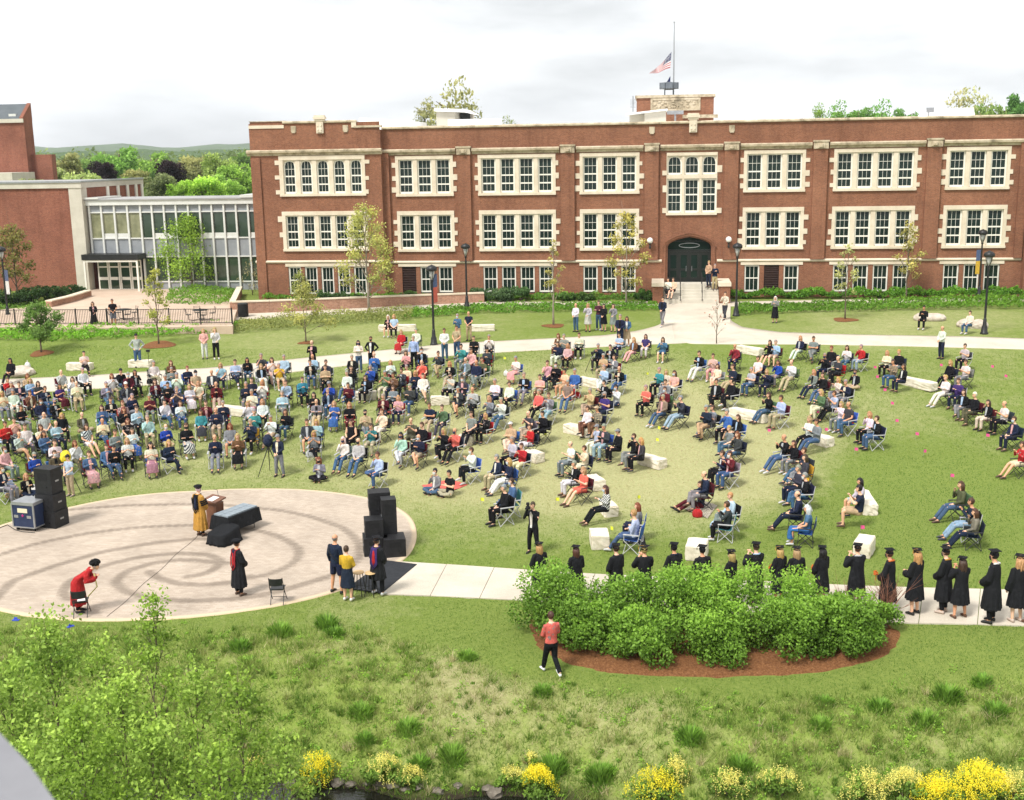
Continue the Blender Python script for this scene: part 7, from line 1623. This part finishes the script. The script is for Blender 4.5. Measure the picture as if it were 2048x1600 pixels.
for k in range(3): a = k*2.094; m.tube([(0, 0, .9), (math.cos(a)*.35, math.sin(a)*.35, 0)], .015, 5)
m.tube([(0, 0, .6), (0, 0, 2.3)], .014, 5); m.box(-.09, .09, -.05, .05, 2.3, 2.42); tag(m.build('phone_stand', D['metal_black'], loc=tuple(p)), 'tall thin black camera stand rising among the left audience', 'stand')
p = G(1185, 745); m = MB()
for k in range(3): a = k*2.094+.6; m.tube([(0, 0, 1.0), (math.cos(a)*.45, math.sin(a)*.45, 0)], .015, 5)
m.box(-.08, .08, -.1, .1, 1.0, 1.14); tag(m.build('phone_stand', D['metal_black'], loc=tuple(p)), 'low black tripod in the middle of the audience', 'stand')
# ---- stage equipment
def speaker_box(name, px, py, w_, d_, h_, z, rz, label, grille=True, off=(0, 0)):
    p = G(px, py); c_, s_ = math.cos(rz), math.sin(rz); x, y = off; r_ = empty(name, (p[0]+x*c_-y*s_, p[1]+x*s_+y*c_, .036+z), rz); tag(r_, label, 'speaker', 'stacked loudspeakers')
    m = MB(); b = .015; m.prism([(-w_/2+b, -d_/2), (w_/2-b, -d_/2), (w_/2, -d_/2+b), (w_/2, d_/2-b), (w_/2-b, d_/2), (-w_/2+b, d_/2), (-w_/2, d_/2-b), (-w_/2, -d_/2+b)], .001, h_, 'z'); m.build('cabinet', D['speaker'], r_)
    MB().box(-w_/2+.04, w_/2-.04, d_/2, d_/2+.012, .04, h_-.04).build('grille', D['grille'], r_)
    m = MB(); m.box(-w_*.28, w_*.28, -d_/2-.006, -d_/2, h_*.55, h_*.85); m.lathe([(.03, 0), (.035, .01), (.02, .015)], (w_*.2, -d_/2-.012, h_*.3), 10); m.build('connector_panel', D['grille'], r_)
    for s2 in (-1, 1): MB().box(s2*(w_/2)-.008, s2*(w_/2)+.008, -.09, .09, h_*.5-.03, h_*.5+.03).build('handle', D['metal_grey'], r_)
rzR = R(18)
speaker_box('speaker', 752, 1110, .80, .75, .62, 0, rzR, 'low square subwoofer at the left of the right speaker stack', off=(0, .15))
speaker_box('speaker', 790, 1112, .72, .78, .62, 0, rzR, 'low square subwoofer at the right of the right speaker stack', off=(.0, .15))
speaker_box('speaker', 752, 1110, .62, .6, .58, .622, rzR, 'cube speaker on the left subwoofer of the right stack', off=(-.02, .22))
speaker_box('speaker', 774, 1108, .50, .5, 1.2, .622, rzR, 'tall column speaker standing on the right subwoofers', off=(.14, .36))
speaker_box('speaker', 765, 1108, .72, .6, .62, 0, rzR, 'rear subwoofer under the back of the right speaker stack', off=(.05, 1.0))
speaker_box('speaker', 765, 1108, .72, .6, .66, .622, rzR, 'middle rear cabinet of the right speaker stack', off=(.05, 1.0))
speaker_box('speaker', 765, 1108, .74, .6, .62, 1.284, rzR, 'top rear cabinet of the right speaker stack', off=(.03, 1.0))
rzL = R(-12)
speaker_box('speaker', 108, 1052, .80, .75, .62, 0, rzL, 'bottom subwoofer of the left speaker stack')
speaker_box('speaker', 108, 1052, .80, .72, .62, .622, rzL, 'second cabinet up in the left speaker stack', off=(-.04, .02))
speaker_box('speaker', 108, 1052, .76, .60, .95, 1.244, rzL, 'tall top cabinet of the left speaker stack', off=(-.08, .04))
# road case
p = G(64, 1058); rc = empty('road_case', (p[0], p[1], .036), R(-10)); tag(rc, 'dark blue wheeled flight case with metal edges beside left speakers', 'case')
m = MB().box(-.46, .46, -.38, .38, .14, 1.02); m.build('shell', simple('case_blue', (.016, .026, .065), (.025, .038, .085), 5, .45), rc); MB().box(-.47, .47, -.39, .39, 1.02, 1.09).build('lid', D['metal_grey'], rc)
m = MB()
for x in (-.46, .46):
    for y in (-.38, .38): m.box(x-.025, x+.025, y-.025, y+.025, .14, 1.02)
for y in (-.38, .38):
    for z in (.15, 1.0): m.box(-.435, .435, y-.02, y+.02, z-.02, z+.02)
for x in (-.46, .46):
    for z in (.15, 1.0): m.box(x-.02, x+.02, -.355, .355, z-.02, z+.02)
m.build('edging', D['metal_grey'], rc); MB().box(-.22, .20, -.395, -.383, .70, .86).build('name_plate', simple('plate', (.62, .57, .4), None), rc)
for x in (-.3, .25): MB().box(x-.09, x+.09, -.395, -.383, .50, .60).build('handle', D['metal_grey'], rc)
MB().ell((-.02, -.39, .59), (.05, .01, .05), 10, 6).build('sticker', simple('sticker', (.35, .03, .16), None), rc)
for x in (-.36, .36):
    for y in (-.28, .28): MB().tube([(x-.03, y, .07), (x+.03, y, .07)], .065, 10).box(x-.04, x+.04, y-.03, y+.03, .08, .14).build('caster', D['metal_black'], rc)
# lectern
p = G(432, 1058); le = empty('lectern', (p[0], p[1], .036), R(-28)); tag(le, 'dark wooden lectern with slanted top in front of gold-gowned speaker', 'lectern')
MB().box(-.3, .3, -.22, .22, 0, .06).build('base', D['wood'], le); MB().prism([(-.24, .06), (.24, .06), (.30, 1.02), (-.30, 1.02)], -.16, .18, 'y').build('body', D['wood'], le)
m = MB(); m.prism([(-.28, 1.02), (.26, 1.12), (.26, 1.17), (-.28, 1.07)], -.36, .36, 'x'); m.build('desk', D['wood'], le); MB().prism([(-.20, 1.086), (.14, 1.148), (.14, 1.152), (-.20, 1.09)], -.16, .14, 'x').build('papers', simple('paper', (.75, .74, .72), None), le)
MB().tube([(.0, .22, 1.14), (.0, .18, 1.4), (.0, .02, 1.46)], .008, 5).build('microphone', D['metal_black'], le)
# table of folders under black cloth
p = G(474, 1064); tb = empty('diploma_table', (p[0], p[1], .036), R(-24)); tag(tb, 'folding table in black cloth beside the lectern', 'table')
TW, TD = .75, 1.5
MB().box(-TW/2, TW/2, -TD/2, TD/2, .70, .74).build('tabletop', D['wood'], tb)
m = MB(); rs = []
for f in (0, .3, .7, 1.0): rs.append([((TW/2+.03+.07*f*(1+.5*math.sin(j*1.3)))*(1 if math.cos(t) > 0 else -1)*min(1, abs(math.cos(t))*1.42), (TD/2+.03+.06*f*(1+.5*math.cos(j*1.7)))*(1 if math.sin(t) > 0 else -1)*min(1, abs(math.sin(t))*1.42), .752-.5*f) for j, t in enumerate(np.linspace(0, 2*math.pi, 40, endpoint=False))])
m.rings(rs); m.build('tablecloth', D['cloth_plain'], tb, color=(.014, .015, .017))
for x in (-.28, .28):
    for y in (-.6, .6): MB().tube([(x, y, 0), (x, y, .70)], .016, 6).build('leg', D['metal_black'], tb)
fm = MB().box(-.165, .165, -.115, .115, 0, .05).mesh('folder', D['tint']); k = 0
names = ['first', 'second', 'third', 'fourth', 'fifth', 'sixth', 'seventh']
for j in range(6):
    for i in range(2):
        q = tb.matrix_basis @ Vector((-.175+.35*i, -.62+.25*j, .757)); f_ = addobj('folder_stack', fm, loc=q, rz=R(-24)+random.uniform(-.03, .03), color=(.24, .28, .31)); tag(f_, 'grey diploma folder stack, %s row from front, %s side of table' % (names[j], ('left', 'right')[i]), 'folder', 'diploma folders on the table')
p = G(449, 1086); o = empty('covered_box', (p[0], p[1], .036), R(-24)); tag(o, 'low bench draped in black cloth at the front of the folder table', 'bench')
m = MB(); rs = []
for z, k in ((.01, 1.16), (.12, 1.09), (.30, 1.03), (.46, 1.0), (.475, .95), (.478, .5)):
    ring = []
    for j in range(44):
        t = 2*math.pi*j/44; cx_, sy_ = math.cos(t), math.sin(t); sq = 1/max(abs(cx_), abs(sy_))*.82+.18; w_ = 1+(.05*math.sin(j*2.3)+.03*math.sin(j*5.1))*(k-.95)*5
        ring.append((.40*k*cx_*sq*w_, .45*k*sy_*sq*w_, z+(.10*sy_ if z > .3 else 0)))
    rs.append(ring)
m.rings(rs); m.build('drape', D['cloth_plain'], o, color=(.013, .014, .016), smooth=True)
# metal folding chairs
def folding_chair(px, py, rz, label):
    p = G(px, py); r_ = empty('folding_chair', (p[0], p[1], .036), rz); tag(r_, label, 'chair')
    m = MB(); m.prism([(-.2, -.19), (.2, -.19), (.21, .19), (-.21, .19)], .44, .475, 'z'); m.build('seat', D['metal_black'], r_)
    V = [((-.2+.4*i/8), -.265+.05*math.sin(math.pi*i/8)*-1, z) for z in (.62, .84) for i in range(9)]
    m = MB(); 
    for i in range(8): a, b = V[i], V[i+1]; c, d = V[i+9], V[i+10]; m.add([a, b, d, c, (a[0], a[1]-.015, a[2]), (b[0], b[1]-.015, b[2]), (d[0], d[1]-.015, d[2]), (c[0], c[1]-.015, c[2])], [(0, 1, 2, 3), (7, 6, 5, 4), (0, 4, 5, 1), (3, 2, 6, 7)])
    m.build('backrest', D['metal_black'], r_)
    for s in (-1, 1):
        MB().tube([(s*.22, .25, 0), (s*.21, -.12, .46), (s*.20, -.27, .86)], .013, 6).build('leg', D['metal_black'], r_); MB().tube([(s*.19, -.26, 0), (s*.19, .10, .46)], .013, 6).build('leg', D['metal_black'], r_)
    MB().tube([(-.2, .18, .10), (.2, .18, .10)], .009, 5).build('stretcher', D['metal_black'], r_)
    return r_
f0 = folding_chair(164, 1232, R(18), 'black folding chair with white paper beside the scarlet-gowned person'); q = f0.matrix_basis @ Vector((.02, 0, .48)); tag(MB().box(-.11, .11, -.14, .14, 0, .006).build('paper', simple('white_paper', (.8, .8, .78), None), loc=q, rz=.5), 'white paper lying on the left folding chair', 'paper')
folding_chair(557, 1206, R(8), 'empty black folding chair at the front edge of the plaza')
def stool(px, py, label):
    p = G(px, py); r_ = empty('bar_stool', (p[0], p[1], .03)); tag(r_, label, 'stool'); MB().lathe([(.165, 0), (.18, .015), (.165, .035)], (0, 0, .72), 18).build('seat', D['wood_light'], r_)
    for k in range(4): a = k*math.pi/2+.6; MB().tube([(math.cos(a)*.12, math.sin(a)*.12, .72), (math.cos(a)*.22, math.sin(a)*.22, 0)], .013, 6).build('leg', D['metal_black'], r_)
    m = MB(); pts = [(math.cos(t)*.19, math.sin(t)*.19, .25) for t in np.linspace(0, 2*math.pi, 17)]; m.tube(pts, .008, 5); m.build('footrest', D['metal_black'], r_)
stool(719, 1192, 'light wood stool right of the mustard cardigan'); stool(743, 1193, 'light wood stool behind the person with purple-red hood')
# black mat, cable
mt = [G(*q)[:2] for q in ((771, 1123), (834, 1131), (764, 1189), (694, 1179))]
m = MB().prism(mt, .037, .052, 'z'); tag(m.build('floor_mat', simple('black_mat', (.018, .02, .024), (.03, .032, .036), 8, .9)), 'black floor mat where sidewalk meets plaza', 'mat')
a, b = G(397, 1072), G(216, 1236); m = MB().tube([(a[0]+(b[0]-a[0])*t+.03*math.sin(t*17), a[1]+(b[1]-a[1])*t, .046) for t in np.linspace(0, 1, 40)], .006, 5); tag(m.build('cable', simple('grey_cable', (.10, .085, .07), None)), 'thin dark cable running across the plaza to its front edge', 'cable')
pts = [G(*q) for q in ((-5, 1060), (15, 1052), (30, 1062), (45, 1066), (70, 1068))]; m = MB().tube([(q[0], q[1], q[2]+.05) for q in pts], .015, 5); tag(m.build('cable', D['metal_black']), 'dark cable bundle at the left end of the road case', 'cable')
for i, (px, py, col_) in enumerate(((32, 1241, (.05, .09, .5)), (141, 1254, (.05, .09, .5)))): p = G(px, py); tag(MB().box(-.05, .05, -.008, .008, .02, .10).box(-.10, .10, -.05, .05, 0, .03).build('marker', D['tint'], loc=tuple(p), rz=i, color=col_), 'small blue marker on the grass, %s of two' % ('left', 'right')[i], 'marker')
# ---- limestone benches
BEN = [((138, 739), (183, 739), 'long stone bench under the seated person in cream shirt'), ((261, 734), (303, 733), 'stone bench behind the standing person in plaid shirt'), ((760, 662), (830, 661), 'stone bench with two seated people left of tall lamp'), ((943, 662), (988, 661), 'stone bench behind the standing person in navy polo'), ((712, 799), (752, 797), 'stone bench in mid-audience below the royal blue tops'), ((863, 809), (898, 807), 'stone bench right of centre-left audience'), ((918, 887), (944, 889), 'small stone bench beside coral-topped masked person'),
  ((1160, 767), (1205, 778), 'slanting stone bench in the upper middle audience'), ((1134, 862), (1180, 874), 'stone bench before people in pale trousers'), ((1284, 925), (1325, 938), 'slanting stone bench with three dark-clothed people'), ((1056, 915), (1080, 926), 'stone bench behind the red top and cream trousers'), ((1182, 966), (1200, 982), 'short stone bench behind the person in striped top'), ((1478, 703), (1522, 712), 'stone bench at the top right of audience'), ((1465, 830), (1532, 846), 'long stone bench right of people in blue tops'), ((1805, 766), (1866, 784), 'long slanting stone bench in the right audience'), ((1634, 886), (1660, 894), 'stone bench under person in grey top and jeans'), ((1722, 1000), (1740, 1030), 'stone bench under two young people in shorts'), ((1212, 1022), (1224, 1034), 'small stone block under the striped top'), ((440/3.938*0+440, 825), (498, 833), 'stone bench hidden among the left audience')]
def bench(A_, B_, label, w_=.52, h_=.43):
    a, b = G(*A_), G(*B_); c = (a+b)/2; L_ = max(.7, np.linalg.norm((b-a)[:2])*1.06); rz = math.atan2(b[1]-a[1], b[0]-a[0])
    bm = bmesh.new(); bmesh.ops.create_cube(bm, size=1); bmesh.ops.scale(bm, vec=(L_, w_, h_), verts=bm.verts); bmesh.ops.bevel(bm, geom=bm.edges, offset=.03, segments=2, affect='EDGES'); bmesh.ops.subdivide_edges(bm, edges=[e for e in bm.edges if e.calc_length() > .2], cuts=4, use_grid_fill=True)
    for v in bm.verts: v.co += Vector((random.gauss(0, .009), random.gauss(0, .009), random.gauss(0, .006)))
    me = bpy.data.meshes.new('stone_bench'); bm.to_mesh(me); bm.free(); me.materials.append(D['bench']); tag(addobj('stone_bench', me, loc=(c[0], c[1], float(H(c[0], c[1]))+h_/2-.03), rz=rz), label, 'bench', 'limestone benches on the lawn')
for q in BEN: bench(*q)
for (px, py, L_, w_, rz, lb) in ((1198, 1097, .62, .95, 8, 'white stone block left of the first black-capped graduates'), (1394, 1119, .68, .95, -8, 'white stone block behind the graduates in mid line'), (1731, 1113, .55, .95, -20, 'white stone block beside the tall graduate with grey collar')):
    p = G(px, py); a_ = R(rz); bm = bmesh.new(); bmesh.ops.create_cube(bm, size=1); bmesh.ops.scale(bm, vec=(L_, w_, .5), verts=bm.verts); bmesh.ops.bevel(bm, geom=bm.edges, offset=.025, segments=2, affect='EDGES'); bmesh.ops.subdivide_edges(bm, edges=[e for e in bm.edges if e.calc_length() > .2], cuts=3, use_grid_fill=True)
    for v in bm.verts: v.co += Vector((random.gauss(0, .008), random.gauss(0, .008), random.gauss(0, .005)))
    me = bpy.data.meshes.new('stone_bench'); bm.to_mesh(me); bm.free(); me.materials.append(D['bench']); tag(addobj('stone_bench', me, loc=(p[0], p[1]+.3, p[2]+.24), rz=a_), lb, 'bench', 'limestone benches on the lawn')
for i, (px, py, sx, lb) in enumerate(((1845, 641, .5, 'left part of the boulder pair under person in black'), (1866, 641, .6, 'right boulder beside the seated person in black'), (1933, 654, .55, 'boulder under the seated person in cream top'), (1956, 656, .5, 'pale boulder left of the lamp base at right'), (40, 750, .75, 'long pale boulder under the person in black at left'))):
    p = G(px, py); bm = bmesh.new(); bmesh.ops.create_icosphere(bm, subdivisions=3, radius=1); rs = np.random.default_rng(600+i); ph = rs.uniform(0, 6, 6)
    for v in bm.verts: k = 1+.10*math.sin(3*v.co.x+ph[0])+.08*math.sin(4*v.co.y+ph[1])+.03*rs.normal(); v.co = Vector((v.co.x*sx*1.25, v.co.y*sx*.8, v.co.z*.36))*k
    me = bpy.data.meshes.new('boulder'); bm.to_mesh(me); bm.free(); me.materials.append(D['boulder']); tag(addobj('boulder', me, loc=(p[0], p[1], p[2]+.14)), lb, 'boulder', 'pale boulders on the lawn')
# ---- lamp posts
def lamp(px, yb, yt, label, banner=None):
    b, h, s = pxh(px, yb, yt); r_ = empty('lamp_post', tuple(b)); tag(r_, label, 'lamp post', 'black lamp posts')
    MB().lathe([(.24, -.05), (.24, .08), (.20, .12), (.17, .45), (.12, .55), (.10, .9), (.075, .98)], (0, 0, 0), 14).build('base', D['metal_black'], r_, smooth=True); MB().tube([(0, 0, .9), (0, 0, h*.5), (0, 0, h-.95)], [.075, .068, .055], 10).build('pole', D['metal_black'], r_)
    m = MB()
    for k in range(4): a = k*math.pi/2+.4; m.tube([(math.cos(a)*.03, math.sin(a)*.03, h-.98), (math.cos(a)*.20, math.sin(a)*.20, h-.62), (math.cos(a)*.25, math.sin(a)*.25, h-.32)], .016, 5)
    m.lathe([(.09, h-1.0), (.10, h-.93), (.05, h-.9)], (0, 0, 0), 10); m.build('arm', D['metal_black'], r_)
    MB().lathe([(.05, h-.88), (.13, h-.6), (.19, h-.34)], (0, 0, 0), 12).build('lens', simple('lamp_lens', (.45, .46, .44), (.5, .5, .48), 3, .2), r_, smooth=True)
    MB().lathe([(.30, h-.34), (.33, h-.30), (.32, h-.16), (.22, h-.06), (.06, h-.0), (.02, h+.03)], (0, 0, 0), 16).build('cap', D['metal_black'], r_, smooth=True)
    if banner:
        z1, c1, c2, ang, wd_ = banner; g = empty('banner', (0, 0, 0), R(ang), r_)
        g2 = MB(); g2.tube([(0, 0, z1), (wd_+.06, 0, z1)], .012, 5).tube([(0, 0, z1-1.75), (wd_+.06, 0, z1-1.75)], .012, 5).build('banner_rod', D['metal_black'], g)
        MB().box(.09, .09+wd_, -.006, .006, z1-.80, z1-.02).build('banner_cloth', D['cloth_plain'], g, color=c1); MB().box(.09, .09+wd_, -.006, .006, z1-1.73, z1-.803).build('banner_cloth', D['cloth_plain'], g, color=c2)
lamp(868, 690, 530, 'black lamp post with narrow blue and red banner on left lawn', (4.3, (.10, .14, .26), (.62, .14, .10), 75, .6)); lamp(934, 618, 487, 'thin black lamp post on the walk before left school windows'); lamp(1472, 632, 486, 'black lamp post right of the school entrance'); lamp(1957, 600, 459, 'black lamp post with yellow banner at the right', (3.6, (.10, .14, .26), (.75, .47, .06), 205, .35)); lamp(1968, 668, 502, 'black lamp post on the right lawn beside boulder'); lamp(17, 640, 493, 'black lamp post with white banner at the left edge', (3.6, (.10, .12, .2), (.65, .63, .6), -20, .35))
# ---- small flags stuck in the lawn
PF = [(1480, 310), (1825, 320), (1915, 385), (1050, 390), (1100, 480), (1150, 570), (1180, 690), (1315, 780), (1790, 790), (1370, 900), (905, 885), (945, 1420), (1550, 1065), (1035, 325), (650, 630), (320, 755), (705, 750), (450, 1190), (300, 465)]
YF_ = [(80/3.793+940, 395/3.793+900), (650/3.793+940, 395/3.793+900), (1270/3.793+940, 380/3.793+900), (1065/3.793+940, 615/3.793+900), (1310/3.938+960, 590/3.938+600), (1385/3.938+960, 1115/3.938+600), (1400/3.938+960, 1020/3.938+600), (185/3.938+960, 465/3.938+600), (500/3.938+960, 1070/3.938+600)]
allf = [(1440+x/3.368, 640+y/3.368, 'pink') for x, y in PF]+[(x, y, 'yellow') for x, y in YF_]
for cl_, colr in (('pink', (.75, .10, .28)), ('yellow', (.72, .75, .06))):
    L_ = sorted([q for q in allf if q[2] == cl_])
    for i, (px, py, _) in enumerate(L_):
        p = G(px, py+6); r_ = empty('marker_flag', tuple(p), random.uniform(-.8, .8)); tag(r_, 'small %s marker flag in the grass, %s from left' % (cl_, ordn(i)), 'flag', 'marker flags in the lawn')
        MB().tube([(0, 0, 0), (0, 0, .30)], .005, 4).build('wire', D['metal_grey'], r_); m = MB(); m.add([(0, 0, .17), (.07, .015, .165), (.14, -.01, .16), (.14, -.01, .285), (.07, .02, .29), (0, 0, .30)], [(0, 1, 4, 5), (1, 2, 3, 4)]); m.build('flag_cloth', D['tint'], r_, color=colr)
# ---- blankets and bags
def blanket(corners, col, label, pat='plain'):
    Q = [G(*q) for q in corners]; V = []; n = 12
    for j in range(n+1):
        for i in range(n+1):
            u, v_ = i/n, j/n; p = (Q[0]*(1-u)+Q[1]*u)*(1-v_)+(Q[3]*(1-u)+Q[2]*u)*v_; V.append((p[0], p[1], float(H(p[0], p[1]))+.03+.018*math.sin(i*1.9+j)*math.cos(j*1.4)))
    idn = np.arange((n+1)**2).reshape(n+1, n+1); F = np.stack([idn[:-1, :-1], idn[:-1, 1:], idn[1:, 1:], idn[1:, :-1]], -1).reshape(-1, 4); o = addobj('blanket', npmesh('blanket', V, F, D['cloth_'+pat], True), color=col); o.data.materials[0] = D['cloth_'+pat]; tag(o, label, 'blanket')
blanket([(843, 972), (878, 992), (936, 970), (900, 960)], CW['coral'], 'orange blanket under two young people on the grass'); blanket([(1368, 1020), (1415, 1038), (1435, 1012), (1400, 1000)], CW['cream'], 'striped blanket under the person in maroon trousers', 'stripe'); blanket([(1245, 1088), (1292, 1090), (1285, 1062), (1255, 1060)], CW['black'], 'black blanket spilling from the blue camp chair'); blanket([(0, 888), (32, 888), (34, 876), (0, 876)], CW['lightblue'], 'pale blue blanket at the far left of audience'); blanket([(42, 992), (76, 992), (80, 970), (50, 968)], CW['white'], 'white blanket beside the person in black on grass')
def bag(px, py, col, label, s=.3):
    p = G(px, py); r_ = empty('bag', tuple(p), random.uniform(0, 3)); tag(r_, label, 'bag'); m = MB(); rs = [hring((0, 0, z*s), s*.62*k, s*.4*k, 12, .05, z*3, 5) for z, k in ((0, .9), (.2, 1.05), (.6, 1.0), (.9, .7), (1.0, .35))]; m.rings(rs); m.build('bag_body', D['cloth_plain'], r_, color=col, smooth=True); MB().tube([(-s*.25, 0, s*.85), (-s*.15, 0, s*1.25), (s*.15, 0, s*1.25), (s*.25, 0, s*.85)], s*.035, 5).build('handle', D['cloth_plain'], r_, color=col)
for q in ((56, 737, CW['white'], 'white bag on the long pale boulder at left', .38), (620, 914, CW['lightgrey'], 'light grey bag under the chair of person in grey top'), (676, 930, CW['navy'], 'navy bag in front of person with white hair'), (800, 925, CW['lightgrey'], 'pale bag at the feet of person in mint top'), (1395, 1034, CW['red'], 'red bag on the striped blanket'), (1430, 1058, CW['lightblue'], 'pale blue bag left of the teal chair'), (1265, 695, CW['charcoal'], 'small dark bag near the purple top'), (543, 768, CW['black'], 'black bag beside person in yellow polo'), (780, 828, CW['coral'], 'coral bag beside the maroon top'), (1012, 752, CW['white'], 'white bag left of person in pink skirt'), (1155, 795, CW['red'], 'red bag behind the person in taupe top'), (1700, 848, CW['red'], 'red bag beneath the right pair of chairs'), (300, 768, CW['black'], 'black bag under the white-shirted person at left')): bag(*q)
# ---- patio furniture, bin
def patio_set(px, py, rz, label):
    p = GZ(px, py, PZ_); r_ = empty('patio_table', tuple(p), rz); tag(r_, label, 'table', 'patio tables with attached seats'); MB().lathe([(.48, .70), (.52, .72), (.48, .745)], (0, 0, 0), 20).build('tabletop', D['metal_black'], r_); MB().tube([(0, 0, 0), (0, 0, .72)], .045, 8).build('pedestal', D['metal_black'], r_)
    for k in range(4):
        a = k*math.pi/2+.5; c_, s_ = math.cos(a), math.sin(a); MB().tube([(c_*.03, s_*.03, .10), (c_*.5, s_*.5, .06), (c_*.82, s_*.82, .12), (c_*.80, s_*.80, .44)], .022, 6).build('seat_arm', D['metal_black'], r_)
        m = MB(); m.lathe([(.19, 0), (.21, .015), (.19, .03)], (c_*.80, s_*.80, .44), 12); m.build('seat', D['metal_black'], r_)
        m = MB()
        for z in (.55, .66, .78, .86): m.tube([(c_*1.0-s_*t*.21, s_*1.0+c_*t*.21, z) for t in (-1, -.5, 0, .5, 1)], .012, 5)
        for t in (-1, 1): m.tube([(c_*.92-s_*t*.19, s_*.92+c_*t*.19, .44), (c_*1.02-s_*t*.21, s_*1.02+c_*t*.21, .88)], .014, 5)
        m.build('backrest', D['metal_black'], r_)
patio_set(247, 640, .3, 'black metal patio table and seats beside person in black shirt'); patio_set(402, 641, .1, 'black metal patio table and seats at right end of patio')
p = G(487, 634); r_ = empty('trash_can', tuple(p)); tag(r_, 'black round trash can at the end of the retaining wall', 'trash can'); m = MB()
for k in range(22): a = k*2*math.pi/22; m.box(math.cos(a)*.33-.03, math.cos(a)*.33+.03, math.sin(a)*.33-.03, math.sin(a)*.33+.03, .05, .92)
m.build('slat', D['metal_black'], r_); MB().lathe([(.30, .02), (.31, .9)], (0, 0, 0), 18).build('liner', D['metal_black'], r_); MB().lathe([(.37, .90), (.38, .95), (.30, 1.0), (.18, 1.0)], (0, 0, 0), 18).build('lid', D['metal_black'], r_)
# ---- parapet ledge of the roof the photographer stands on (near left corner)
LZ = CAMZ-1.0
q = [GZ(px, py, LZ) for px, py in ((-900, 1250), (-300, 1372), (-90, 1425), (0, 1466), (58, 1528), (112, 1605), (190, 1740), (300, 2050), (-900, 2050))]
m = MB().prism([(a[0], a[1]) for a in q], LZ-.22, LZ, 'z'); tag(m.build('roof_ledge', simple('grey_ledge', (.20, .20, .215), (.24, .24, .255), 6, .7)), 'grey rounded roof ledge corner, out of focus in the near left corner', 'ledge')
# ---- tidy labels: at most sixteen words
for o in bpy.data.objects:
    if 'label' in o:
        w = o['label'].split()
        if len(w) > 16: o['label'] = o['label'].replace(' such from left', ' from left').replace('of the person', 'of person').replace(', masked', '').replace(' and ', ', ')

# ================================================================ HAZE
t = MT('haze_air'); pv_ = t.n('ShaderNodeVolumePrincipled'); pv_.inputs['Color'].default_value = (.86, .92, 1.0, 1); pv_.inputs['Density'].default_value = .00014; pv_.inputs['Anisotropy'].default_value = .2
t.l(pv_.outputs[0], t.o.inputs['Volume'])
tag(MB().box(-4800, 4800, -55, 3600, -4.0, 160).build('haze', t.m), 'thin pale haze over the whole campus and hills', 'haze', kind='stuff')
